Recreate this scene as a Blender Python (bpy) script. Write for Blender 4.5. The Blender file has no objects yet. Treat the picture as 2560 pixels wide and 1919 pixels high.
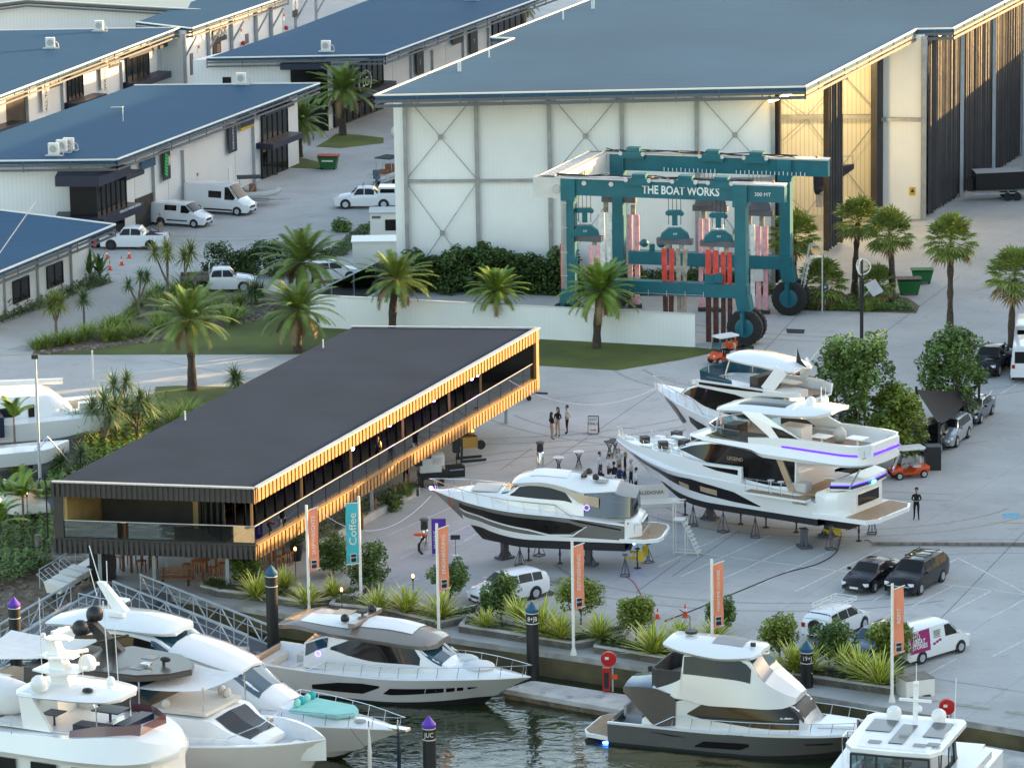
import bpy, bmesh, math, random
from mathutils import Vector, Matrix
R = math.radians
sc = bpy.context.scene
COL = sc.collection
random.seed(7)
# ---------------- camera model (used only to measure the photograph onto real ground / wall planes)
F = 11000.; TH = math.atan(2470/11000.); RO = 0.0165; H = 66.
def ray(px, py):
    u = (px-1280)/F; v = -(py-959.5)/F
    c, s = math.cos(RO), math.sin(RO)
    a = u*c+v*s; b = -u*s+v*c
    ct, st = math.cos(TH), math.sin(TH)
    return (a, ct+b*st, -st+b*ct)
def G(px, py, z=0.):
    d = ray(px, py); t = (z-H)/d[2]
    return Vector((d[0]*t, d[1]*t, z))
def W(px, py, A, B):
    d = ray(px, py); nx, ny = B[1]-A[1], A[0]-B[0]
    t = (A[0]*nx+A[1]*ny)/(d[0]*nx+d[1]*ny)
    return Vector((d[0]*t, d[1]*t, H+d[2]*t))
AX = Vector((math.sin(R(21)), math.cos(R(21)), 0))       # direction the sheds run

# ---------------- materials
MATS = {}
def mat(name, col, rough=.5, metal=0., nz=.12, sc_=1.5, bump=0., bsc=40., emis=None, spec=.5, coat=0., stripe=None, sheen=0):
    m = bpy.data.materials.new(name); m.use_nodes = True; MATS[name] = m
    nt = m.node_tree; N = nt.nodes; L = nt.links
    b = N['Principled BSDF']
    b.inputs['Roughness'].default_value = rough; b.inputs['Metallic'].default_value = metal
    b.inputs['Specular IOR Level'].default_value = spec
    b.inputs['Coat Weight'].default_value = coat
    b.inputs['Base Color'].default_value = (*col, 1)
    tc = N.new('ShaderNodeTexCoord')
    if nz > 0:
        n = N.new('ShaderNodeTexNoise'); n.inputs['Scale'].default_value = sc_; n.inputs['Detail'].default_value = 5
        L.new(tc.outputs['Object'], n.inputs['Vector'])
        mr = N.new('ShaderNodeMapRange'); mr.inputs[1].default_value = .3; mr.inputs[2].default_value = .7
        mr.inputs[3].default_value = 1-nz; mr.inputs[4].default_value = 1+nz
        L.new(n.outputs['Fac'], mr.inputs[0])
        mx = N.new('ShaderNodeVectorMath'); mx.operation = 'SCALE'; mx.inputs[0].default_value = col
        L.new(mr.outputs[0], mx.inputs['Scale']); L.new(mx.outputs[0], b.inputs['Base Color'])
        src = mx.outputs[0]
    else: src = None
    if stripe:   # (direction vector, spacing, dark factor) ribbed sheet or planks
        d, sp, dk = stripe
        dp = N.new('ShaderNodeVectorMath'); dp.operation = 'DOT_PRODUCT'; dp.inputs[1].default_value = d
        L.new(tc.outputs['Object'], dp.inputs[0])
        m1 = N.new('ShaderNodeMath'); m1.operation = 'MULTIPLY'; m1.inputs[1].default_value = 1/sp
        L.new(dp.outputs['Value'], m1.inputs[0])
        fr = N.new('ShaderNodeMath'); fr.operation = 'FRACT'; L.new(m1.outputs[0], fr.inputs[0])
        pp = N.new('ShaderNodeMath'); pp.operation = 'PINGPONG'; pp.inputs[1].default_value = .5; L.new(fr.outputs[0], pp.inputs[0])
        m2 = N.new('ShaderNodeMapRange'); m2.inputs[1].default_value = .05; m2.inputs[2].default_value = .2
        m2.inputs[3].default_value = dk; m2.inputs[4].default_value = 1.; L.new(pp.outputs[0], m2.inputs[0])
        mx2 = N.new('ShaderNodeVectorMath'); mx2.operation = 'SCALE'
        if src: L.new(src, mx2.inputs[0])
        else: mx2.inputs[0].default_value = col
        L.new(m2.outputs[0], mx2.inputs['Scale']); L.new(mx2.outputs[0], b.inputs['Base Color'])
    if bump:
        n2 = N.new('ShaderNodeTexNoise'); n2.inputs['Scale'].default_value = bsc; n2.inputs['Detail'].default_value = 4
        L.new(tc.outputs['Object'], n2.inputs['Vector'])
        bp = N.new('ShaderNodeBump'); bp.inputs['Strength'].default_value = bump; bp.inputs['Distance'].default_value = .05
        L.new(n2.outputs['Fac'], bp.inputs['Height']); L.new(bp.outputs[0], b.inputs['Normal'])
    if emis:
        b.inputs['Emission Color'].default_value = (*emis[0], 1); b.inputs['Emission Strength'].default_value = emis[1]
    return m
def glassmat(name, tint, fac):
    m = bpy.data.materials.new(name); m.use_nodes = True; MATS[name] = m
    nt = m.node_tree; N = nt.nodes; L = nt.links; N.clear()
    o = N.new('ShaderNodeOutputMaterial'); t = N.new('ShaderNodeBsdfTransparent'); t.inputs[0].default_value = (*tint, 1)
    g = N.new('ShaderNodeBsdfGlossy'); g.inputs['Roughness'].default_value = .02
    mx = N.new('ShaderNodeMixShader'); fr = N.new('ShaderNodeFresnel'); fr.inputs[0].default_value = 1.5
    ad = N.new('ShaderNodeMath'); ad.operation = 'ADD'; ad.inputs[1].default_value = fac
    L.new(fr.outputs[0], ad.inputs[0]); L.new(ad.outputs[0], mx.inputs[0]); L.new(t.outputs[0], mx.inputs[1]); L.new(g.outputs[0], mx.inputs[2])
    L.new(mx.outputs[0], o.inputs[0]); return m
mat('concrete_wall', (.46,.44,.41), .85, nz=.25, sc_=.8, bump=.2, bsc=6)
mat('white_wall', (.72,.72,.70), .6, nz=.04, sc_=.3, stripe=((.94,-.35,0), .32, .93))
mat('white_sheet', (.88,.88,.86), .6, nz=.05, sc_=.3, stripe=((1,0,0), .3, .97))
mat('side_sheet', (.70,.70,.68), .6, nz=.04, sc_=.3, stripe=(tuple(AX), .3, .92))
mat('cream_sheet', (.72,.68,.58), .6, nz=.04, sc_=.3, stripe=((1,0,0), .35, .75))
mat('door_sheet', (.70,.70,.69), .5, nz=.03, sc_=.3, stripe=((0,0,1), .3, .93))
mat('roof_blue', (.019,.074,.145), .7, nz=.05, sc_=.15, spec=.12, stripe=((0,1,0), 2.0, .95))
mat('roof_slate', (.045,.100,.165), .7, nz=.14, sc_=.05, spec=.08, stripe=((0,1,0), 2.4, .96))
mat('roof_pale', (.20,.27,.28), .5, nz=.05, sc_=.2)
mat('roof_charcoal', (.030,.040,.060), .75, spec=.06, nz=.12, sc_=.25, stripe=((.054,.998,0), .9, .90))
mat('fascia_grey', (.10,.11,.125), .5, nz=.08)
mat('fascia_white', (.75,.72,.66), .45, nz=.03)
mat('gutter_grey', (.42,.42,.42), .5, nz=.1)
mat('steel_column', (.34,.35,.36), .5, .3, nz=.15)
mat('navy', (.010,.016,.038), .4, nz=.1)
mat('black', (.012,.012,.014), .45, nz=.1)
mat('blackframe', (.010,.010,.011), .5, nz=.0)
mat('bronze_sunlit', (.34,.185,.065), .48, .1, nz=.1)  # low sun's gold put into this lighter copy of the fascia bronze
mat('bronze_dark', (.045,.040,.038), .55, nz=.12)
mat('curtain', (.035,.033,.036), .55, nz=.3, sc_=.6, bump=1., bsc=1.2)
mat('dark_glass', (.012,.011,.011), .06, nz=0, spec=.3)
mat('pane_glass', (.02,.03,.045), .05, nz=0, spec=.9)
mat('blue_glass', (.015,.055,.085), .05, nz=0, spec=.9)
mat('white_paint', (.78,.78,.77), .35, nz=.02, sc_=2)
mat('gelcoat', (.80,.80,.79), .22, nz=.015, sc_=.7, coat=.6)
mat('pearl', (.62,.60,.57), .25, nz=.02, sc_=.7, coat=.5)
mat('cream', (.62,.58,.52), .6, nz=.05)
mat('champagne', (.30,.26,.22), .3, .4, nz=.03, coat=.5)
mat('hull_grey', (.18,.172,.15), .25, .3, nz=.03, coat=1.)
mat('hull_dark', (.13,.125,.115), .22, .2, nz=.03, coat=1.)
mat('roof_dark', (.060,.050,.046), .35, .2, nz=.05, coat=.3)
mat('antifoul', (.012,.012,.014), .7, nz=.15)
mat('teak', (.36,.24,.14), .6, nz=.12, sc_=3, stripe=((0,1,0), .12, .75))
mat('cushion', (.55,.53,.50), .8, nz=.04)
mat('cushion_grey', (.33,.33,.33), .8, nz=.05)
mat('mint', (.28,.62,.56), .8, nz=.05)
mat('aqua', (.02,.36,.40), .7, nz=.05)
mat('chrome', (.75,.75,.75), .18, 1., nz=0)
mat('alu', (.55,.57,.60), .4, .6, nz=.1)
mat('zinc', (.42,.47,.52), .5, .3, nz=.1)
mat('teal', (.004,.115,.145), .42, nz=.12, sc_=1., coat=.1)
mat('offwhite', (.62,.60,.56), .5, nz=.06)
mat('rubber', (.020,.019,.018), .85, nz=.3, sc_=6, bump=.6, bsc=14)
mat('tyre', (.015,.015,.016), .8, nz=.2)
mat('hook_grey', (.10,.095,.11), .6, nz=.15)
mat('sling_red', (.62,.06,.045), .85, nz=.3, sc_=3)
mat('sling_pink', (.74,.36,.38), .85, nz=.2, sc_=3)
mat('sling_white', (.78,.74,.70), .85, nz=.2, sc_=3)
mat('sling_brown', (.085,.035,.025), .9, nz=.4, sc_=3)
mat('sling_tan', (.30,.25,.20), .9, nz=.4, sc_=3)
mat('orange_flag', (.80,.27,.15), .7, nz=.05)
mat('teal_flag', (.06,.45,.52), .7, nz=.05)
mat('red_paint', (.45,.012,.014), .35, nz=.08)
mat('orange_paint', (.72,.09,.012), .35, nz=.05)
mat('yellow_paint', (.62,.42,.02), .4, nz=.1)
mat('green_paint', (.008,.13,.03), .45, nz=.1)
mat('purple_paint', (.10,.03,.36), .45, nz=.05)
mat('blue_paint', (.012,.08,.15), .4, nz=.05)
mat('sign_blue', (.01,.03,.16), .4, nz=0)
mat('magenta', (.30,.008,.13), .4, nz=.03)
mat('darkred_glass', (.09,.008,.014), .1, nz=0, spec=.8)
mat('timber', (.26,.11,.045), .6, nz=.25, sc_=3)
mat('timber_grey', (.22,.19,.16), .8, nz=.25, sc_=2, stripe=((.3,.95,0), .15, .7))
mat('trunk', (.070,.050,.037), .95, nz=.45, sc_=5, bump=1., bsc=9)
mat('trunk_pale', (.17,.13,.10), .9, nz=.3, sc_=4, bump=.6, bsc=8)
mat('palm_leaf', (0.156,0.215,0.046), .55, nz=.4, sc_=.9, spec=.3)
mat('palm_lush', (0.176,0.260,0.039), .5, nz=.4, sc_=.9, spec=.3)
mat('fan_leaf', (0.195,0.247,0.052), .5, nz=.35, sc_=.9, spec=.3)
mat('tree_leaf', (.115,.185,.042), .55, nz=.5, sc_=.7, spec=.3)
mat('tree_leaf_yellow', (.20,.25,.040), .55, nz=.4, sc_=.7, spec=.3)  # yellower leaf green for some of the trees
mat('bush_leaf', (.075,.125,.035), .6, nz=.5, sc_=.7, spec=.3)
mat('spiky_leaf', (0.130,0.189,0.072), .5, nz=.4, sc_=1.2, spec=.3)
mat('flax_leaf', (.62,.62,.10), .5, nz=.35, sc_=2.5, spec=.3)
mat('flax_edge', (.17,.23,.05), .5, nz=.3, sc_=2.5, spec=.3)
mat('grassy_leaf', (0.208,0.273,0.046), .6, nz=.4, sc_=1., spec=.3)
mat('cover_leaf', (.035,.06,.02), .7, nz=.5, sc_=1.)
mat('mulch', (.15,.115,.075), .95, nz=.5, sc_=2.5, bump=.8, bsc=5)
mat('stone', (.20,.165,.13), .9, nz=.35, sc_=1.5, bump=.8, bsc=4)
mat('line_paint', (.62,.62,.60), .7, nz=.25, sc_=3)
mat('yellow_line', (.45,.30,.08), .7, nz=.3, sc_=3)
mat('blue_line', (.12,.38,.50), .7, nz=.3, sc_=3)
mat('joint', (.13,.125,.12), .9, nz=.2)
mat('silver_paint', (.42,.45,.48), .25, .6, nz=.02, coat=1.)
mat('black_paint', (.006,.006,.007), .2, 0, nz=0, spec=.35, coat=.3)
mat('navy_paint', (.012,.025,.06), .2, .3, nz=0, coat=1.)
mat('slate_paint', (.10,.14,.18), .25, .5, nz=0, coat=1.)
mat('maroon_paint', (.16,.012,.014), .22, .2, nz=0, coat=1.)
mat('van_white', (.76,.77,.78), .28, nz=.01, coat=.6)
mat('headlamp', (.75,.78,.80), .1, nz=0, spec=.9)
mat('tail_lamp', (.35,.01,.01), .2, nz=0)
mat('plastic', (.03,.03,.032), .6, nz=.05)
mat('solar', (.012,.018,.035), .12, nz=0, spec=.8)
mat('tan_panel', (.42,.30,.20), .3, nz=.05)
mat('canvas_white', (.70,.70,.69), .85, nz=.05, sc_=2, bump=.4, bsc=3)
mat('canvas_dark', (.018,.018,.02), .9, nz=.15)
mat('canvas_navy', (.012,.018,.045), .9, nz=.1)
mat('shade_cloth', (.014,.013,.014), .9, nz=.1)
mat('skin', (.42,.25,.17), .6, nz=.05)
mat('hair', (.03,.018,.012), .7, nz=.1)
mat('hair_blonde', (.30,.19,.09), .7, nz=.1)
mat('hair_grey', (.40,.38,.36), .7, nz=.1)
mat('cloth_black', (.010,.010,.012), .85, nz=.1)
mat('cloth_white', (.68,.68,.68), .85, nz=.05)
mat('cloth_navy', (.012,.025,.10), .85, nz=.05)
mat('cloth_tan', (.45,.34,.26), .85, nz=.05)
mat('cloth_orange', (.85,.13,.01), .8, nz=.05)
mat('cloth_cream', (.55,.52,.46), .85, nz=.05)
mat('brass', (.65,.38,.10), .25, 1., nz=.1)
mat('lamp_warm', (.9,.6,.2), .4, nz=0, emis=((1,.62,.2), 9))
mat('lamp_flame', (.9,.3,.1), .4, nz=0, emis=((1,.30,.06), 8))
mat('lamp_purple', (.4,.2,.9), .4, nz=0, emis=((.38,.16,1), 16))
mat('lamp_logo', (.5,.4,.9), .4, nz=0, emis=((.30,.2,1), .8))
mat('lamp_strip', (.2,.05,.9), .4, nz=0, emis=((.03,.004,.5), .8))
mat('lamp_pale', (.6,.58,.60), .4, nz=0, emis=((.75,.65,1), .08))
mat('dead_leaf', (.24,.16,.07), .8, nz=.3)
mat('lamp_blue', (.05,.1,.9), .4, nz=0, emis=((.02,.10,1), 14))
mat('lamp_teal', (.05,.8,.8), .4, nz=0, emis=((.1,.8,.8), 1.5))
mat('floor_deck', (.13,.105,.085), .6, nz=.2, sc_=1)
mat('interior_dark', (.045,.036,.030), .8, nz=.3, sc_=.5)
mat('sungold_wall', (.40,.27,.10), .6, nz=.1, sc_=1, stripe=((.36,.93,0), .25, .85))  # gold of the incoming sunlight put into the wall colour
glassmat('balustrade', (.62,.66,.64), .10)
glassmat('tint', (.10,.11,.12), .12)
glassmat('clear_blue', (.35,.50,.55), .12)
glassmat('fence_glass', (.55,.68,.72), .10)

# ---------------- mesh builder
class MB:
    def __init__(s): s.v = []; s.f = []; s.m = []; s.cur = 0
    def add(s, vs, fs):
        o = len(s.v); s.v += [tuple(p) for p in vs]
        for f in fs: s.f.append(tuple(i+o for i in f)); s.m.append(s.cur)
        return s
    def box(s, c, d, rz=0., tilt=0.):
        x, y, z = d[0]/2, d[1]/2, d[2]/2; cr, sr = math.cos(rz), math.sin(rz)
        vs = []
        for k in (-1, 1):
            for i, j in ((-1,-1),(1,-1),(1,1),(-1,1)):
                a, b = i*x, j*y; vs.append((c[0]+a*cr-b*sr, c[1]+a*sr+b*cr, c[2]+k*z))
        return s.add(vs, [(3,2,1,0),(4,5,6,7),(0,1,5,4),(1,2,6,5),(2,3,7,6),(3,0,4,7)])
    def bx(s, x0, x1, y0, y1, z0, z1): return s.box(((x0+x1)/2,(y0+y1)/2,(z0+z1)/2),(abs(x1-x0),abs(y1-y0),abs(z1-z0)))
    def bar(s, p, q, w=.1, h=.1, up=(0,0,1)):
        p, q = Vector(p), Vector(q); d = (q-p)
        if d.length < 1e-6: return s
        d.normalize(); u = Vector(up)
        if abs(d.dot(u)) > .98: u = Vector((1,0,0))
        a = d.cross(u).normalized()*w/2; b = a.cross(d).normalized()*h/2
        vs = [p-a-b, p+a-b, p+a+b, p-a+b, q-a-b, q+a-b, q+a+b, q-a+b]
        return s.add(vs, [(3,2,1,0),(4,5,6,7),(0,1,5,4),(1,2,6,5),(2,3,7,6),(3,0,4,7)])
    def tube(s, pts, r, n=6, cap=True):
        pts = [Vector(p) for p in pts]; rr = r if isinstance(r, (list, tuple)) else [r]*len(pts)
        o = len(s.v); vs = []
        for i, p in enumerate(pts):
            d = (pts[min(i+1, len(pts)-1)]-pts[max(i-1, 0)]).normalized()
            u = Vector((0,0,1)) if abs(d.z) < .9 else Vector((1,0,0))
            a = d.cross(u).normalized(); b = d.cross(a)
            for k in range(n):
                t = 2*math.pi*k/n; vs.append(p+(a*math.cos(t)+b*math.sin(t))*rr[i])
        fs = []
        for i in range(len(pts)-1):
            for k in range(n):
                fs.append((i*n+k, i*n+(k+1)%n, (i+1)*n+(k+1)%n, (i+1)*n+k))
        if cap: fs += [tuple(range(n-1, -1, -1)), tuple(range((len(pts)-1)*n, len(pts)*n))]
        return s.add(vs, fs)
    def prism(s, poly, z0, z1):
        n = len(poly)
        z0f = z0 if callable(z0) else (lambda x, y: z0); z1f = z1 if callable(z1) else (lambda x, y: z1)
        a = sum(poly[i][0]*poly[(i+1)%n][1]-poly[(i+1)%n][0]*poly[i][1] for i in range(n))
        if a < 0: poly = list(poly)[::-1]
        vs = [(p[0],p[1],z0f(p[0],p[1])) for p in poly]+[(p[0],p[1],z1f(p[0],p[1])) for p in poly]
        return s.add(vs, [tuple(range(n-1,-1,-1)), tuple(range(n,2*n))]+[(i,(i+1)%n,n+(i+1)%n,n+i) for i in range(n)])
    def xprism(s, prof, y0, y1, c=(0,0,0), rz=0):   # profile in x,z extruded along y
        n = len(prof); cr, sr = math.cos(rz), math.sin(rz); vs = []
        for y in (y0, y1):
            for x, z in prof: vs.append((c[0]+x*cr-y*sr, c[1]+x*sr+y*cr, c[2]+z))
        return s.add(vs, [tuple(range(n)), tuple(range(2*n-1,n-1,-1))]+[((i+1)%n,i,n+i,n+(i+1)%n) for i in range(n)])
    def lathe(s, prof, c=(0,0,0), n=14, axis='z'):
        vs = []
        for r, z in prof:
            for k in range(n):
                t = 2*math.pi*k/n; x, y = r*math.cos(t), r*math.sin(t)
                p = (x,y,z) if axis == 'z' else ((x,z,y) if axis == 'y' else (z,x,y))
                vs.append((c[0]+p[0], c[1]+p[1], c[2]+p[2]))
        fs = [(i*n+k, i*n+(k+1)%n, (i+1)*n+(k+1)%n, (i+1)*n+k) for i in range(len(prof)-1) for k in range(n)]
        if axis != 'z': fs = [f[::-1] for f in fs]
        fs += [tuple(range(n-1,-1,-1)), tuple(range((len(prof)-1)*n, len(prof)*n))]
        return s.add(vs, fs)
    def ball(s, c, r, n=10, sq=(1,1,1)):
        rings = n//2+1; vs = []; fs = []
        for i in range(rings+1):
            a = math.pi*i/rings
            for k in range(n):
                t = 2*math.pi*k/n
                vs.append((c[0]+r*sq[0]*math.sin(a)*math.cos(t), c[1]+r*sq[1]*math.sin(a)*math.sin(t), c[2]-r*sq[2]*math.cos(a)))
        for i in range(rings):
            for k in range(n): fs.append((i*n+k, i*n+(k+1)%n, (i+1)*n+(k+1)%n, (i+1)*n+k))
        return s.add(vs, fs)
    def tri(s, a, b, c): return s.add([a,b,c], [(0,1,2)])
    def quad(s, a, b, c, d): return s.add([a,b,c,d], [(0,1,2,3)])
    def sheet(s, poly, z): return s.add([(p[0],p[1],z) for p in poly], [tuple(range(len(poly)))])
    def mesh(s, name, mats, smooth=False):
        me = bpy.data.meshes.new(name); me.from_pydata(s.v, [], s.f)
        if not isinstance(mats, (list, tuple)): mats = [mats]
        for m in mats: me.materials.append(MATS[m])
        if len(mats) > 1: me.polygons.foreach_set('material_index', s.m)
        if smooth:
            me.polygons.foreach_set('use_smooth', [True]*len(me.polygons))
            if smooth != 'all':
                try: me.set_sharp_from_angle(angle=R(smooth if smooth is not True else 40))
                except Exception: pass
        me.update(); return me
    def build(s, name, mats, parent=None, smooth=False, loc=None):
        o = bpy.data.objects.new(name, s.mesh(name, mats, smooth)); COL.objects.link(o)
        if parent: o.parent = parent
        if loc: o.location = loc
        return o
LABELS = set()
def tag(o, label=None, cat=None, group=None, kind=None):
    if label: o['label'] = label
    if cat: o['category'] = cat
    if group: o['group'] = group
    if kind: o['kind'] = kind
    return o
def thing(name, label, cat, loc=(0,0,0), rz=0., group=None):
    o = bpy.data.objects.new(name, None); COL.objects.link(o); o.location = loc; o.rotation_euler = (0,0,rz)
    o.empty_display_size = .2
    return tag(o, label, cat, group)
def struct(name, mb, m, smooth=False, **k): return tag(mb.build(name, m, None, smooth), kind='structure', **k)
def kids(o): return [c for c in CHILD.get(o.name, [])]
def copy_tree(o, parent=None, tree=None):
    c = o.copy(); COL.objects.link(c)
    if parent: c.parent = parent
    for ch in o.children_recursive if False else [x for x in bpy.data.objects if x.parent == o]: copy_tree(ch, c)
    return c
def dup(o, loc, rz=0., label=None, group=None, s=1.):
    c = copy_tree(o); c.location = loc; c.rotation_euler = (0,0,rz); c.scale = (s,s,s)
    if label: c['label'] = label
    if group: c['group'] = group
    return c
def text(body, size, M, name='lettering', m='white_paint', parent=None, ext=.012, align='CENTER', sx=1., bold=0.):
    cu = bpy.data.curves.new(name, 'FONT'); cu.body = body; cu.size = size; cu.extrude = ext
    cu.align_x = align; cu.align_y = 'CENTER'; cu.offset = bold; cu.resolution_u = 3
    t = bpy.data.objects.new(name, cu); COL.objects.link(t)
    bpy.context.view_layer.update()
    me = bpy.data.meshes.new_from_object(t.evaluated_get(bpy.context.evaluated_depsgraph_get()))
    bpy.data.objects.remove(t); bpy.data.curves.remove(cu)
    me.transform(Matrix.Diagonal((sx,1,1,1))); me.transform(M)
    me.materials.clear(); me.materials.append(MATS[m])
    o = bpy.data.objects.new(name, me); COL.objects.link(o)
    if parent: o.parent = parent
    return o
def frame3(o, xdir, up=(0,0,1)):   # matrix whose local x = xdir, y = up, z = normal
    x = Vector(xdir).normalized(); y = Vector(up).normalized(); z = x.cross(y).normalized(); y = z.cross(x)
    M = Matrix((x, y, z)).transposed().to_4x4(); M.translation = Vector(o); return M
def pchip(xs, ys, x):
    n = len(xs)
    if x <= xs[0]: return ys[0]
    if x >= xs[-1]: return ys[-1]
    for i in range(n-1):
        if x <= xs[i+1]: break
    d = [(ys[k+1]-ys[k])/(xs[k+1]-xs[k]) for k in range(n-1)]
    def sl(k):
        if k == 0: return d[0]
        if k == n-1: return d[-1]
        if d[k-1]*d[k] <= 0: return 0
        return 2*d[k-1]*d[k]/(d[k-1]+d[k])
    h = xs[i+1]-xs[i]; t = (x-xs[i])/h; m0, m1 = sl(i)*h, sl(i+1)*h
    return (2*t**3-3*t*t+1)*ys[i]+(t**3-2*t*t+t)*m0+(-2*t**3+3*t*t)*ys[i+1]+(t**3-t*t)*m1
class Loft:
    """keys: list of (x, [(y,z)...]) half sections, all with the same count; mirrored about y=0."""
    def __init__(s, keys, lin=False):
        s.k = sorted(keys, key=lambda a: a[0]); s.xs = [k[0] for k in s.k]; s.n = len(s.k[0][1]); s.lin = lin
        s.ys = [[k[1][j][0] for k in s.k] for j in range(s.n)]; s.zs = [[k[1][j][1] for k in s.k] for j in range(s.n)]
    def sec(s, x):
        if s.lin:
            def li(xs, ys, x):
                if x <= xs[0]: return ys[0]
                for i in range(len(xs)-1):
                    if x <= xs[i+1]: return ys[i]+(ys[i+1]-ys[i])*(x-xs[i])/max(1e-9, xs[i+1]-xs[i])
                return ys[-1]
            return [(li(s.xs, s.ys[j], x), li(s.xs, s.zs[j], x)) for j in range(s.n)]
        return [(pchip(s.xs, s.ys[j], x), pchip(s.xs, s.zs[j], x)) for j in range(s.n)]
    def P(s, x, v, side=1, off=0.):
        c = s.sec(x); i = min(int(v), s.n-2); t = v-i
        y = c[i][0]+(c[i+1][0]-c[i][0])*t; z = c[i][1]+(c[i+1][1]-c[i][1])*t
        if off:
            e = .02; x2 = x+e if x+e <= s.xs[-1] else x-e; c2 = s.sec(x2)
            y2 = c2[i][0]+(c2[i+1][0]-c2[i][0])*t; z2 = c2[i][1]+(c2[i+1][1]-c2[i][1])*t
            a = Vector((x2-x, y2-y, z2-z)); b = Vector((0, c[i+1][0]-c[i][0], c[i+1][1]-c[i][1]))
            if x2 < x: a = -a
            nn = a.cross(b)
            if nn.length > 1e-9:
                nn.normalize()
                if nn.y < -.05 or (abs(nn.y) <= .05 and nn.z < 0): nn = -nn
                return Vector((x+nn.x*off, (y+nn.y*off)*side, z+nn.z*off))
        return Vector((x, y*side, z))
    def body(s, mb=None, x0=None, x1=None, step=.25, v0=0, v1=None, cap=True):
        mb = mb or MB(); x0 = s.xs[0] if x0 is None else x0; x1 = s.xs[-1] if x1 is None else x1; v1 = s.n-1 if v1 is None else v1
        X = sorted(set([x for x in s.xs if x0 < x < x1]+[x0, x1]+[x0+(x1-x0)*i/max(1, int((x1-x0)/step)) for i in range(int((x1-x0)/step)+1)]))
        X = [X[0]]+[b for a, b in zip(X, X[1:]) if b-a > 1e-4]
        m = v1-v0+1; center = v1 == s.n-1 and abs(s.sec((x0+x1)/2)[-1][0]) < 1e-6
        for side in (1, -1):
            vs = []; fs = []
            for x in X:
                c = s.sec(x)
                for j in range(v0, v1+1): vs.append((x, c[j][0]*side, c[j][1]))
            for i in range(len(X)-1):
                for j in range(m-1):
                    f = (i*m+j, (i+1)*m+j, (i+1)*m+j+1, i*m+j+1)
                    fs.append(f[::-1] if side == 1 else f)
            mb.add(vs, fs)
        if cap:
            for x, rev in ((X[0], 0), (X[-1], 1)):
                c = s.sec(x)[v0:v1+1]; pts = [(x, y, z) for y, z in c]+[(x, -y, z) for y, z in reversed(c)]
                f = list(range(len(pts))); mb.add(pts, [tuple(f if not rev else f[::-1])])
        return mb
    def patch(s, keys, off=.012, mb=None, sides=(1,-1), step=.2, nv=3):
        mb = mb or MB(); xs = [k[0] for k in keys]
        X = sorted(set(xs+[xs[0]+(xs[-1]-xs[0])*i/max(1, int((xs[-1]-xs[0])/step)) for i in range(int((xs[-1]-xs[0])/step)+1)]))
        def li(j, x):
            for a, b in zip(keys, keys[1:]):
                if x <= b[0]+1e-9: return a[j]+(b[j]-a[j])*(x-a[0])/max(1e-9, b[0]-a[0])
            return keys[-1][j]
        for side in sides:
            vs = []; fs = []
            for x in X:
                lo, hi = li(1, x), li(2, x)
                inner = sorted(set([lo, hi]+[lo+(hi-lo)*q/nv for q in range(nv+1)]))
                inner = [lo+(hi-lo)*q/nv for q in range(nv+1)]
                for v in inner: vs.append(s.P(x, v, side, off))
            m = nv+1
            for i in range(len(X)-1):
                for j in range(nv):
                    f = (i*m+j, (i+1)*m+j, (i+1)*m+j+1, i*m+j+1); fs.append(f[::-1] if side == 1 else f)
            mb.add(vs, fs)
        return mb
def rail(mb, pts, h=.6, r=.018, every=1, mid=False):
    top = [Vector(p)+Vector((0,0,h)) for p in pts]
    mb.tube(top, r, 5)
    if mid: mb.tube([Vector(p)+Vector((0,0,h*.5)) for p in pts], r*.7, 4)
    for p in pts[::every]: mb.tube([p, Vector(p)+Vector((0,0,h))], r*.8, 4)
    return mb
# ================= SETTING =================
def line_mb(segs, w, z):
    m = MB()
    for a, b in segs:
        a, b = G(*a), G(*b); d = (b-a).normalized(); n = Vector((-d.y, d.x, 0))*w/2
        m.quad(Vector((a.x,a.y,z))-n, Vector((b.x,b.y,z))-n, Vector((b.x,b.y,z))+n, Vector((a.x,a.y,z))+n)
    return m
WZ = -1.4
quay = [G(*p) for p in [(2560,1825),(1984,1730),(1633,1669),(1459,1642),(1200,1604),(1083,1587),(740,1538),(560,1508),(430,1490),(250,1478)]]
q0 = quay[0]+(quay[0]-quay[1]).normalized()*60
quay = [q0]+quay
inlet = [G(*p) for p in [(215,1412),(150,1400),(60,1395),(-140,1385)]]
edge = quay+inlet
poly = [(e.x, e.y) for e in edge]+[(-1500,240),(-1500,2500),(1500,2500),(1500,q0.y)]
# concrete ground with stains, tyre marks
m = mat('concrete', (.42,.425,.42), .8, nz=0)
nt = m.node_tree; N = nt.nodes; L = nt.links; b = N['Principled BSDF']
tc = N.new('ShaderNodeNewGeometry')
def nz_(scale, lo, hi, a, c, det=6):
    n = N.new('ShaderNodeTexNoise'); n.inputs['Scale'].default_value = scale; n.inputs['Detail'].default_value = det
    L.new(tc.outputs['Position'], n.inputs['Vector'])
    r = N.new('ShaderNodeMapRange'); r.inputs[1].default_value = lo; r.inputs[2].default_value = hi; r.inputs[3].default_value = a; r.inputs[4].default_value = c
    L.new(n.outputs['Fac'], r.inputs[0]); return r.outputs[0]
def mul(a, b_):
    n = N.new('ShaderNodeMath'); n.operation = 'MULTIPLY'; L.new(a, n.inputs[0]); L.new(b_, n.inputs[1]); return n.outputs[0]
f1 = mul(nz_(.05, .35, .7, .84, 1.12), nz_(.45, .3, .72, .92, 1.06)); f1 = mul(f1, nz_(6., .2, .8, .93, 1.07))
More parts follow.
